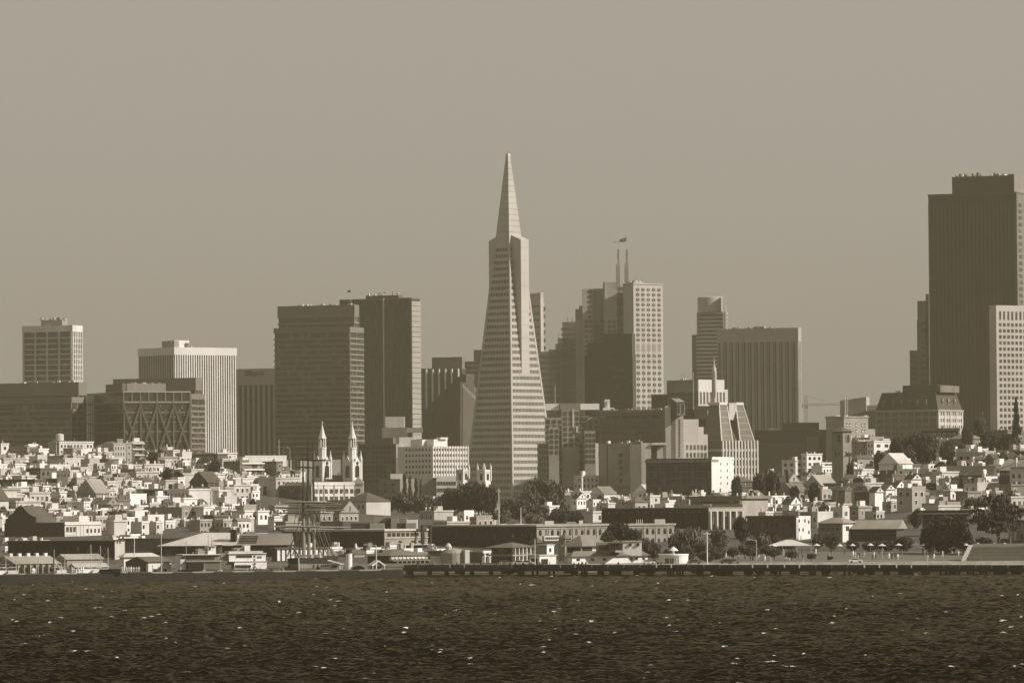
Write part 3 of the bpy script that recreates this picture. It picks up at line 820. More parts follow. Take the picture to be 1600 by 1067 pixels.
# tower crane
cp = at(1260, 700, 4200)
cr = empty('tower_crane', cp, 0, 'thin hazy tower crane right of the striped slab', 'crane')
m_ = W(.2)
s_ = 4200 / F
def cx(px): return (px - 1260) * s_
def cz(py): return (700 - py) * s_
for (x, y) in ((-.9, -.9), (.9, -.9), (.9, .9), (-.9, .9)): MB().tube((x, y, -20), (x, y, cz(618.5)), .22, .2, 4).build('mast_leg', m_, cr)
for k in range(16): MB().tube((-.9, -.9, cz(700 - k * 5)), (.9, -.9, cz(695 - k * 5)), .14, .14, 3).build('lattice', m_, cr)
for dz in (0, 1.5): MB().tube((cx(1252), 0, cz(634) + dz * .6), (cx(1313), 0, cz(633) + dz), .22, .2, 4).build('jib', m_, cr)
for k in range(20): MB().tube((cx(1262 + k * 2.5), 0, cz(633.8)), (cx(1264 + k * 2.5), 0, cz(633.5) + 1.5), .1, .1, 3).build('lattice', m_, cr)
MB().tube((0, 0, cz(618)), (cx(1300), 0, cz(631)), .1, .1, 3).build('tie_bar', m_, cr); MB().tube((0, 0, cz(618)), (cx(1253), 0, cz(633)), .1, .1, 3).build('tie_bar', m_, cr)
MB().box(cx(1251.5), cx(1255), -1, 1, cz(637), cz(633.5)).build('counterweight', W(.15), cr); MB().box(-1.2, 1.6, -1.4, 0, cz(638), cz(634.4)).build('cab', W(.3), cr)

b = Bld('slanted_roof_block', 'hazy grey block with a slanting roof line beyond the brick block', 'office building', 1313, 1354, 1359, 620, 4100, 15)
MB().extr([(0, 0, -5), (0, b.L1, -5), (0, b.L1, b.z(626, 0, b.L1)), (0, 0, b.H)], (b.L2, 0, 0)).build('body', W(.4), b.root)  # paled tone stands in for haze at this distance
b.bx('mast', -.8, -.2, b.ly(1324.5), b.ly(1323.3), 0, b.z(618), W(.7))
b.bx('side_block', 2, 14, -18, -.5, -5, b.z(633), W(.45))
b = Bld('brick_office_block', 'tan brick block with small white trimmed windows behind the bell tower', 'office building', 1291, 1319, 1357, 651, 2950, 45)
b.body(W(.27)); b.bx('side_wing', b.L2 - .1, b.rx(1369), .6, 14, -5, b.z(670), W(.27))
for px in (1323.5, 1328.5, 1338, 1347.5, 1352):
    for y in (661, 670.5, 680, 689.5):
        b.bx('window', b.rx(px) - .55, b.rx(px) + .55, -.1, .1, b.z(y + 5.5), b.z(y), G(.04, (9, 9, 9))); b.bx('sill', b.rx(px) - .6, b.rx(px) + .6, -.3, .05, b.z(y + 4), b.z(y + 2.6), W(.75))
for px in (1360.5, 1365): 
    for y in (679, 688): b.bx('window', b.rx(px) - .55, b.rx(px) + .55, .45, .7, b.z(y + 5), b.z(y), G(.04, (9, 9, 9)))
b.clutter(5, b.H, hmax=1.4, v=(.6, .8)); b.mast(b.rx(1324.5), 1.5, b.H, 12, .3, W(.8))
b.bx('cornice', -.4, b.L2 + .4, -.4, b.L1 + .3, b.H - .5, b.H + .4, W(.3))
b = Bld('low_block', 'hazy low block with a curved roof behind the brick block', 'office building', 1322, 1372, 1385, 640, 3600, 20)
MB().extr([(0, 0, -5), (0, b.L1, -5), (0, b.L1, b.z(650)), (0, b.L1 * .4, b.z(642)), (0, 0, b.H)], (b.L2, 0, 0)).build('body', W(.2), b.root)
# mansard hotel
b = Bld('mansard_hotel', 'large mansard roofed hotel block with a sunlit right side', 'hotel', 1369, 1466, 1504, 641, 3250, 30)
b.body(W(.2)); zt = b.H
b.bx('cornice', -.8, b.L2 + .8, -.8, b.L1 + .8, zt - .8, zt + .6, W(.28))
zr_ = b.z(612)
i_ = 3.0
MB().hexa([(0, 0, zt + .6), (b.L2, 0, zt + .6), (b.L2, b.L1, zt + .6), (0, b.L1, zt + .6), (i_, i_, zr_), (b.L2 - i_, i_, zr_), (b.L2 - i_, b.L1 - i_, zr_), (i_, b.L1 - i_, zr_)]).build('mansard_roof', RF(.06), b.root)
b.bx('roof_house', i_ + 1, b.L2 - 8, b.ly(1461) , b.ly(1407), zr_ - .2, b.z(601), RF(.07)); b.bx('roof_house', i_ + 1, b.L2 - 4, b.ly(1466) , b.ly(1440), zr_ - .2, b.z(602), RF(.12))
b.clutter(9, zr_, (4, b.L2 - 4), (8, b.L1 - 8), 2.2)
for px in (1396, 1409, 1421, 1433, 1380, 1446): 
    yy = b.ly(px); d_ = MB().box(.2, 3.5, yy - .9, yy + .9, b.z(635), b.z(624)).build('dormer', W(.14), b.root); MB().box(.05, .2, yy - .5, yy + .5, b.z(634), b.z(627)).build('pane', G(.05), d_)
for px in (1475, 1484, 1494): 
    xx = b.rx(px); d_ = MB().box(xx - .8, xx + .8, .2, 3.5, b.z(633), b.z(623), ).build('dormer', W(.35), b.root); MB().box(xx - .4, xx + .4, .05, .2, b.z(632), b.z(626)).build('pane', G(.05), d_)  # right dormers paler than the left ones: sunlight in the colour
b.bx('sun_toned_wall', -.02, b.L2 + .1, -.25, .05, -5, zt - .8, W(.52))  # right wall and its piers painted paler to carry the sunlight
b.piers('R', 5, 1.4, .6, -4, zt - .8, W(.6)); b.wins('R', 12, 5, .6, b.L2 - .6, b.z(692), zt, .6, .5, G(.06, (2, 2, 2)), e=.3)
b.piers('L', 9, 1.0, .3, -4, zt - .8, W(.22)); b.wins('L', 36, 5, 1, b.L1 - 1, b.z(692), zt, .55, .55, G(.05))
# big dark tower, right edge
b = Bld('dark_monolith_tower', 'huge dark brown ribbed tower at the right edge', 'tower', 1451, 1588, 1720, 301, 3450, 22)
zt = b.z(301)
b.body(W(.05), b.H + 0)
mp = MB().box(-.5, .3, 0, 2.2, -4, b.H - 6).mesh('bay', W(.06))
nb = 22
for i in range(nb): link('bay', mp, b.root, (0, i * b.L1 / nb + .6, 0))
b.bx('attic', 2, b.L2 - 2, 2, b.ly(1487), b.H - .2, b.z(273.5), W(.055)); b.bx('parapet', -.3, b.L2 + .3, -.3, b.L1 + .3, b.H - 1, b.H + .4, W(.07))
b.bx('sun_toned_wall', -.1, b.L2, -.5, .05, -5, b.H - 1, W(.16)); b.wins('R', 16, 46, 1, b.L2, 12, b.H - 6, .6, .55, G(.03), e=.65)  # right face in a paler tone than the body, sun painted in
b.bx('corner_attic', 2.2, 26, 1.8, 6, b.H, b.z(271.5), W(.2))
for i in range(22): b.bx('rooftop_unit', 3 + R.random() * 5, 10, (yy := R.uniform(3, b.ly(1490))), yy + R.uniform(.4, 1.5), b.z(273.5) - .1, b.z(273.5) + R.uniform(.4, 2.6), W(R.choice((.1, .3, .8))))
b = Bld('stepped_tower', 'slim stepped tower against the left side of the huge dark tower', 'tower', 1421, 1450, 1470, 482, 3750, 20)
b.bx('tier', 0, b.L2, 0, b.ly(1436), -5, b.z(470), W(.18)); b.bx('tier', 0.2, b.L2, b.ly(1434.5), b.ly(1433), -5, b.z(500), W(.16)); b.bx('tier', .4, b.L2, b.ly(1433), b.L1, -5, b.z(547), W(.17)); b.bx('tier', 0, b.L2, -1, b.ly(1447), -5, b.z(459.5), W(.17))
b.bx('tier', .1, b.L2, b.ly(1437), b.ly(1434), -5, b.z(470), W(.17))
b.wins('L', 1, 18, b.ly(1447), b.ly(1439), b.z(680), b.z(500), .9, .5, G(.05), e=.15)
b.wins('L', 2, 10, b.ly(1431), b.ly(1423), b.z(640), b.z(552), .7, .5, G(.05), e=-.2)
# white punched-window tower
b = Bld('punched_window_tower', 'pale tower of small square windows at the right edge', 'tower', 1546, 1557, 1640, 477, 3050, 58)
b.body(W(.42, .12)); 
b.wins('R', 13, 18, b.rx(1560), b.rx(1642), b.z(505 + 18 * 9.35), b.z(502.5), .6, .55, G(.035, (2, 2, 2), .1))
b.wins('R', 13, 1, b.rx(1560), b.rx(1642), b.z(500), b.z(486), .45, .95, G(.03))
# bell tower
b = Bld('bell_tower', 'square brown bell tower with paired arched openings', 'tower', 1300, 1317.5, 1331, 674, 2450, 44)
b.body(W(.19)); 
o = 1.0
MB().add([(-o, -o, b.H), (b.L2 + o, -o, b.H), (b.L2 + o, b.L1 + o, b.H), (-o, b.L1 + o, b.H), (b.L2 / 2, b.L1 / 2, b.H + 2.2)], [(3, 2, 1, 0), (0, 1, 4), (1, 2, 4), (2, 3, 4), (3, 0, 4)]).build('roof', RF(.07), b.root)
def arch(b, face, t, z0, z1, w, e, mat, name='window', d=.3):
    pts = [(-w, z0), (w, z0), (w, z1 - w)] + [(w * math.cos(k * math.pi / 6), z1 - w + w * math.sin(k * math.pi / 6)) for k in range(1, 6)] + [(-w, z1 - w)]
    if face == 'R': P = [(t + x, -e, z) for x, z in pts]; off = (0, d, 0)
    else: P = [(-e, t - x, z) for x, z in pts]; off = (d, 0, 0)
    return MB().extr(P, off).build(name, mat, b.root)
for f_, L in (('R', b.L2), ('L', b.L1)):
    for k in (.37, .63): arch(b, f_, L * k, b.z(691), b.z(679), .72, .12, G(.015))
    for k in (.35, .65): arch(b, f_, L * k, b.z(712), b.z(705), .4, .12, G(.02))

W, G = _W0, _G0
# ================================================================ mid-ground landmarks
# --- white hospital-like block, left of the pyramid
b = Bld('window_grid_block', 'white block of small square windows, sunlit on its right side', 'office building', 622, 676, 732, 697, 2950, 45)
b.body(W(.62, .1))
b.wins('R', 13, 5, .3, b.L2 - .3, b.z(742), b.z(698), .42, .45, G(.02, (2, 2, 2)), e=.06)
b.piers('R', 14, .5, .45, -3, b.H, W(.66, .1)); b.wins('L', 8, 5, 1, b.L1 * .8, b.z(742), b.z(698), .45, .45, G(.03))
b.bx('roof_house', 5, 16, 4, 10, b.H - .1, b.z(686), W(.72)); b.bx('roof_house', 2, 22, 10.5, 20, b.H - .1, b.z(686.5), W(.7)); b.bx('roof_house', 9, 15, 2.5, 6, b.z(686), b.z(683), W(.7))
wbox(b, 'rear_block', 624, 648, 683, 700, 2990, 14, W(.72)); wbox(b, 'rear_block', 619, 627, 694, 716, 2988, 10, W(.7)); wbox(b, 'rear_block', 648, 668, 686, 700, 2992, 8, W(.2))
wbox(b, 'front_block', 682, 714, 743.5, 775, 2925, 14, W(.7)); wbox(b, 'front_side', 655, 682, 746, 775, 2928, 14, W(.2))
for i in range(7): 
    for y in (752, 762.5): wbox(b, 'window', 684 + i * 4.2, 687 + i * 4.2, y, y + 5.5, 2924.8, .3, G(.04, (9, 9, 9)))
b = Bld('grid_block', 'shaded brown block of square windows right of the church spires', 'office building', 560, 619, 626, 693, 3050, 20)
b.body(W(.13)); b.wins('L', 9, 8, .5, b.L1 - .5, b.z(755), b.H - 1, .66, .66, G(.035))
b.bx('upper_storey', 3, b.L2, b.ly(626) * 0 + 3, b.ly(575), b.H - .1, b.z(684), W(.15))
wbox(b, 'roof_house', 602, 632, 651, 668, 3120, 14, W(.5)); wbox(b, 'roof_terrace', 597, 636, 668, 700, 3110, 18, W(.2)); wbox(b, 'roof_house', 636, 660, 668, 676, 3118, 8, W(.28))
b = Bld('shaded_block', 'plain shaded block with two small windows below the grid block', 'apartment block', 592, 625, 648, 748, 2700, 30)
b.body(W(.2)); b.wins('L', 2, 2, b.ly(620), b.ly(596), b.z(772), b.z(752), .3, .4, G(.03)); wbox(b, 'roof_house', 610, 628, 740, 750, 2712, 6, W(.7))

# --- twin-spired church
CD = 2620.0
b = Bld('twin_spired_church', 'church with two white gothic spires above a long pale school', 'church', 508, 551, 569, 750, CD, 45)
wm, dm = W(.68, .12), W(.34)
def spire(b, px0, pxc, px1, ytip, ysp0, ydrum, ysh, ybase, D):
    s = Bld('tower', None, None, px0, pxc, px1, ysh, D, 45, base=b.zb)
    s.root.parent = b.root
    rel = Matrix.LocRotScale(Vector(b.root.location), b.root.rotation_euler, None).inverted() @ Matrix.LocRotScale(Vector(s.root.location), s.root.rotation_euler, None)
    s.root.location = rel.to_translation(); s.root.rotation_euler = (0, 0, 0)
    L = (s.L1 + s.L2) / 2
    s.bx('shaft', 0, L, 0, L, -5, s.H, W(.6, .1))
    for k in range(2):
        arch(s, 'RL'[k], L / 2, s.z(746), s.z(726.5), 1.5, .1, G(.03))
        arch(s, 'RL'[k], L / 2, s.z(747), s.z(725.2), 1.75, .05, W(.7), 'window_surround', .05)
    c = (L / 2, L / 2, 0)
    r = L * .27
    MB().lathe([(r * 1.15, s.H - .2), (r * 1.1, s.z(ydrum + 2)), (r * 1.25, s.z(ydrum + 1)), (r * 1.2, s.z(ydrum - 1))], c, 8).build('octagon_base', wm, s.root)
    MB().lathe([(r * .55, s.z(ydrum - 1)), (r * .55, s.z(ysp0))], c, 8).build('lantern_core', W(.12), s.root)
    for k in range(8):
        t = k * math.pi / 4 + .39
        MB().tube((c[0] + r * math.cos(t), c[1] + r * math.sin(t), s.z(ydrum - 1)), (c[0] + r * .92 * math.cos(t), c[1] + r * .92 * math.sin(t), s.z(ysp0)), .3, .28, 4).build('lantern_post', wm, s.root)
    MB().lathe([(r * 1.2, s.z(ysp0 + .6)), (r * 1.2, s.z(ysp0 - .8)), (r * 1.0, s.z(ysp0 - 1)), (.42 * r, s.z((ysp0 + ytip) / 2 - 2)), (.5 * r, s.z((ysp0 + ytip) / 2 - 2.3)), (.4 * r, s.z((ysp0 + ytip) / 2 - 2.6)), (.07, s.z(ytip))], c, 8).build('spire', wm, s.root)
    MB().box(c[0] - .12, c[0] + .12, c[1] - .12, c[1] + .12, s.z(ytip + 1), s.z(ytip - 4)).build('cross', wm, s.root)
    MB().extr([(c[0] - .6, c[1] + .6, s.z(ytip - 2)), (c[0] + .6, c[1] - .6, s.z(ytip - 2)), (c[0] + .6, c[1] - .6, s.z(ytip - 2.8)), (c[0] - .6, c[1] + .6, s.z(ytip - 2.8))], (.15, .15, 0)).build('cross', wm, s.root)
    for (x, y) in ((.4, .4), (L - .4, .4), (.4, L - .4), (L - .4, L - .4)):
        MB().lathe([(.75, s.H - 9), (.75, s.H + 1.2), (.9, s.H + 1.6), (.5, s.H + 3), (.05, s.H + 6.2)], (x, y, 0), 6).build('pinnacle', wm, s.root)
    for (face) in 'RL':
        zt = s.H + 3.2
        if face == 'R': P = [(L * .12, -.15, s.H - 1.5), (L * .88, -.15, s.H - 1.5), (L / 2, -.15, zt)]; off = (0, .4, 0)
        else: P = [(-.15, L * .88, s.H - 1.5), (-.15, L * .12, s.H - 1.5), (-.15, L / 2, zt)]; off = (.4, 0, 0)
        MB().extr(P, off).build('gable', wm, s.root)
        if face == 'R': MB().lathe([(.9, 0), (.9, .2)], (0, 0, 0), 8).build('rose_window', G(.05), s.root, (L / 2, -.2, s.H - .4)).rotation_euler = (math.pi / 2, 0, 0)
    return s
spire(b, 490, 503.5, 519, 662, 684.5, 700, 722, 750, CD + 6)
spire(b, 537, 550.5, 567, 662, 684.5, 700, 722, 750, CD - 6)
wbox(b, 'nave', 515, 552, 748, 775, CD + 4, 30, W(.3))
P = [at_local(b, 520, 755, CD + 3), at_local(b, 551, 755, CD + 3), at_local(b, 551, 742, CD + 15), at_local(b, 535, 737, CD + 15)]
wbox(b, 'gable_front', 519, 537, 742, 775, CD + 2.5, 6, W(.22)); wbox(b, 'coping', 527, 534, 738.6, 741, CD + 2, 2, W(.7))
wbox(b, 'porch', 551.5, 568, 751, 782, CD - 16, 6, W(.5, .1))
P = [at_local(b, 551, 756, CD - 16.5), at_local(b, 560, 744, CD - 16.5), at_local(b, 569, 756, CD - 16.5)]
MB().extr(P, at_local(b, 560, 744, CD - 15) - at_local(b, 560, 744, CD - 16.5)).build('porch_gable', W(.5), b.root)
wbox(b, 'window', 557, 563, 763, 769.5, CD - 16.6, .4, G(.04, (9, 9, 9)))
b = Bld('school_building', 'long two storey school in front of the church, right half sunlit', 'school', 405, 487, 553, 757, 2480, 42)
b.body(W(.6, .1)); b.bx('parapet', -.3, b.L2 + .3, -.3, b.L1 * .5, b.H - .4, b.z(753), W(.62)); b.bx('left_wall', -.2, .05, .2, b.L1 + .2, -5, b.H - .5, W(.15))  # left wall: its shade is put into the dark colour
for y in (764, 775.5):
    for k in range(8):
        x = b.rx(491 + k * 8); b.bx('window', x, x + (b.rx(497) - b.rx(491)) * .85, -.15, .1, b.z(y + 7), b.z(y), G(.06, (.7, .7, 2), .3))
        if k % 2 == 0: b.bx('pilaster', b.rx(489.3 + k * 8), b.rx(490.3 + k * 8), -.4, .1, -3, b.H, W(.66))
    b.wins('L', 26, 1, b.L1 * .08, b.L1 * .72, b.z(y + 7), b.z(y), .5, .85, G(.03), e=.3)
# chapel towers left of pyramid
for k, (x0, xc, x1, yt, v) in enumerate(((714, 723.5, 733, 733, .75), (746.5, 757.5, 767, 733.5, .75))):
    b = Bld('chapel_tower', ('squat pale chapel tower with corner pinnacles before the white window grid block', 'squat pale chapel tower with corner pinnacles before the pyramid foot')[k], 'tower', x0, xc, x1, yt, 2700, 45)
    b.body(W(v)); b.bx('parapet', -.2, b.L2 + .2, -.2, b.L1 + .2, b.H - 1.6, b.H - .8, W(.55))
    for (x, y) in ((0, 0), (b.L2, 0), (0, b.L1), (b.L2, b.L1)):
        MB().lathe([(.5, b.H - 6), (.5, b.H), (.65, b.H + .3), (.05, b.z(723))], (x, y, 0), 6).build('pinnacle', W(v), b.root)
    b.bx('belfry_opening', b.L2 * .3, b.L2 * .7, -.1, .1, b.H - 5.5, b.H - 2.2, G(.05)); b.bx('belfry_opening', -.1, .1, b.L1 * .3, b.L1 * .7, b.H - 5.5, b.H - 2.2, G(.05))

# ================================================================ brick warehouses by the shore
b = Bld('arched_brick_warehouse', 'long brick warehouse: black shaded side, arched windows on its sunlit side', 'warehouse', 668, 838, 1053, 821, 1790, 52)
b.body(W(.3, .3)); b.bx('dark_wall', -.15, .05, .1, b.L1 + .2, -5, b.H - .3, W(.045, .3))  # left side painted near black to carry its shade
b.bx('cornice', -.5, b.L2 + .4, -.5, b.L1 + .4, b.H - .35, b.H + .25, W(.34)); b.bx('string_course', -.12, b.L2, -.25, .05, b.z(826), b.z(825), W(.36))
n = 23
for i in range(n):
    t = b.rx(843.5) + i * (b.rx(1047) - b.rx(843.5)) / (n - 1)
    arch(b, 'R', t, b.z(836.5), b.z(827.5), .55, .1, G(.02)); arch(b, 'R', t, b.z(852), b.z(843), .55, .1, G(.02))
    if i % 2: b.bx('pilaster', t + 1.05, t + 1.3, -.22, .05, -3, b.H - .3, W(.33))
for i in range(12):
    for y in (834, 848): arch(b, 'L', b.L1 * (i + .5) / 12, b.z(y + 7), b.z(y), .6, .25, G(.02))
b.bx('gable_step', b.rx(1022), b.rx(1038), -.3, .5, b.H, b.z(813), W(.34)); b.bx('gable_step', b.rx(850), b.rx(864), -.3, .5, b.H, b.z(814), W(.4))
for px in (995, 998, 1001, 1004, 854, 857, 860): b.mast(b.rx(px), .3, b.H, 1.8, .2, W(.5), 'chimney')
for (x0, x1, y0, v) in ((772, 780, 812, .85), (782, 792, 818, .8), (804, 818, 818, .8), (822, 848, 819, .5), (905, 911, 813, .85), (885, 900, 815, .4)): wbox(b, 'roof_house', x0, x1, y0, 823, 1830, 5, W(v))
b = Bld('long_dark_warehouse', 'long dark warehouse with a lighter two storey sunlit end', 'warehouse', 440, 600, 668, 829, 1800, 40)
b.body(W(.26, .3)); b.bx('dark_wall', -.15, .05, .1, b.L1 + .2, -5, b.H - .3, W(.05, .3)); b.bx('eaves', -.6, b.L2 + .6, -.6, b.L1 * .55, b.H - .1, b.z(826.5), W(.5))  # left face darkened in colour for the shade on it
for i in range(7):
    x = b.rx(605 + i * 7.2); b.bx('window', x, x + 1.7, -.12, .1, b.z(838), b.z(832.5), G(.04, (9, 9, 9)))
for (px, w) in ((622, 5), (642, 5), (653, 5)): b.bx('window', b.rx(px), b.rx(px + w), -.12, .1, b.z(848), b.z(845), G(.04, (9, 9, 9)))
b.bx('string_course', -.1, b.L2, -.3, .05, b.z(841), b.z(839.5), W(.45)); b.bx('canopy', b.rx(618), b.rx(668), -2.5, 0, b.z(852), b.z(850.5), W(.4))
for px in (650, 663): b.bx('frame_post', b.rx(px), b.rx(px + 2.5), -2.6, -2.0, -3, b.z(821), W(.03))
b.bx('frame_beam', b.rx(650), b.rx(666), -2.65, -2.1, b.z(823), b.z(820.5), W(.03))
for (x0, x1, y0, v, D) in ((548, 578, 817, .05, 1840), (578, 600, 817.5, .3, 1838), (584, 602, 808, .28, 1850), (601, 611, 809, .07, 1848), (611, 622, 809.5, .28, 1846), (622, 635, 808.5, .22, 1852), (620, 634, 817, .05, 1836), (634, 650, 817, .3, 1834), (636, 652, 812, .75, 1860), (500, 536, 814, .06, 1850)): wbox(b, 'roof_house', x0, x1, y0, 831, D, 8, W(v))
b = Bld('dark_colonnaded_block', 'huge black walled block with a tall colonnade at its right end', 'warehouse', 940, 1106, 1158, 793.5, 1960, 40)
b.body(W(.05, .25)); b.bx('roof_edge', -.4, b.L2 + .4, -.4, b.L1 + .3, b.H - .15, b.H + .3, W(.2)); b.bx('fascia', -.1, b.L2 + .3, -.5, .2, b.z(799), b.H - .2, W(.36))
b.piers('L', 14, .8, .3, -3, b.H - 1.2, W(.04), 'pilaster'); b.piers('R', 6, .85, 1.2, -3, b.z(799), W(.5), 'column')
b.wins('L', 13, 1, 2, b.L1 - 2, b.z(801), b.z(798.6), .06, .5, W(.6), e=.5, name='wall_lamps'); b.bx('rear_glass', .2, b.L2, -.1, .1, -3, b.z(799), G(.02, (3, 3, 3)))
b = Bld('long_terrace_block', 'long low grey terrace with a dark window band behind the colonnade', 'apartment block', 1078, 1157, 1200, 779, 2080, 30)
b.body(W(.33)); b.wins('L', 20, 1, 1, b.L1 - 1, b.z(787), b.z(782), .8, .8, G(.03)); b.bx('roof', -1.2, b.L2 + 1, -1.2, b.L1 + 1, b.H, b.H + 1.2, RF(.2)); b.bx('terrace', -4, -.3, -3, b.L1, -4, b.z(788), W(.42))
b.bx('glazed_porch', -4.3, -3.9, b.ly(1118), b.ly(1106), -2, b.z(787), W(.75)); b.wins('L', 5, 1, b.ly(1118), b.ly(1106), b.z(795), b.z(789), .6, .8, G(.1), e=4.5)
for k in range(5):
    yy = b.ly(1180 - k * 8); MB().tube((2, yy, b.H + 1), (2, yy, b.H + 2.4), .45, .3, 6).build('roof_vent', W(.6), b.root)
b = Bld('brick_apartment_block', 'dark brick block with a white sunlit end wall behind the park', 'apartment block', 1168, 1244, 1266, 806, 1840, 24)
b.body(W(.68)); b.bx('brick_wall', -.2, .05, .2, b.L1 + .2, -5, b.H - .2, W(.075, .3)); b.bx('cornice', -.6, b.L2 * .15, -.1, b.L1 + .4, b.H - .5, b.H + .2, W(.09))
b.wins('L', 9, 2, 1, b.L1 - 1, b.z(842), b.z(812), .42, .55, G(.02), e=.3)
for (px, y) in ((1248, 811), (1257, 811), (1263, 813), (1248, 825), (1254, 825), (1263, 829)): b.bx('window', b.rx(px) - .6, b.rx(px) + .6, -.12, .1, b.z(y + 5), b.z(y), G(.05, (9, 9, 9)))
b.mast(b.rx(1245.5), -.3, -3, b.H + 2, .25, W(.7), 'downpipe')
b = Bld('corner_house', 'grey two storey house with a white sunlit side beside the park', 'house', 1278, 1316, 1337, 817, 1800, 30)
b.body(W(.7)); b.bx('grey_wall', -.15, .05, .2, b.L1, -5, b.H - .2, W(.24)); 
MB().add([(-.8, -.8, b.H), (b.L2 + .8, -.8, b.H), (b.L2 + .8, b.L1 + .8, b.H), (-.8, b.L1 + .8, b.H), (b.L2 * .5, b.L1 * .3, b.H + 2), (b.L2 * .5, b.L1 * .7, b.H + 2)], [(3, 2, 1, 0), (0, 1, 4), (1, 2, 5, 4), (2, 3, 5), (3, 0, 4, 5)]).build('roof', RF(.3), b.root)
b.wins('L', 4, 2, 1, b.L1 - 1, b.z(845), b.z(820), .4, .4, G(.03), e=.25); b.bx('window', b.rx(1321), b.rx(1326), -.1, .1, b.z(829), b.z(822), G(.05, (9, 9, 9)))
b = Bld('broad_roofed_lodge', 'long dark lodge with a pale broad roof right of the park', 'house', 1323, 1400, 1412, 826, 1800, 18)
b.body(W(.07)); zt = b.H
MB().extr([(-1.2, -1, zt), (b.L2 + 1, -1, zt), (b.L2 / 2, -1, b.z(812))], (0, b.L1 * .98, 0)).build('roof', RF(.28), b.root)
b.bx('beam', -1.4, -.9, -.5, b.L1, b.z(834), b.z(833), W(.12)); b.bx('porch', -3, -.2, -.5, b.L1, -3, b.z(844), W(.05))
b = Bld('flat_pavilion', 'dark flat roofed pavilion with a pale eaves line behind the large dark tree', 'house', 1441, 1510, 1516, 799, 1830, 14)
b.body(W(.05)); b.bx('roof', -1, b.L2 + 1, -1, b.L1 + 1, b.H, b.z(796.5), RF(.07)); b.bx('eaves', -1.1, b.L2 + 1.1, -1.1, b.L1 + 1.1, b.z(803), b.z(800.5), W(.3))
b = Bld('gable_end_house', 'grey gabled house with a pale porch at the right edge by the cypress', 'house', 1575, 1602, 1640, 812, 1720, 35)
b.body(W(.24)); MB().extr([(-.6, -.6, b.H), (b.L2 + .6, -.6, b.H), (b.L2 / 2, -.6, b.H + 5)], (0, b.L1 + 1, 0)).build('roof', RF(.3), b.root); b.bx('post', -.6, -.1, b.ly(1588), b.ly(1585.5), -2, b.z(815), W(.5)); b.bx('door', -.15, .1, b.ly(1598), b.ly(1594), -2, b.z(835), W(.06))
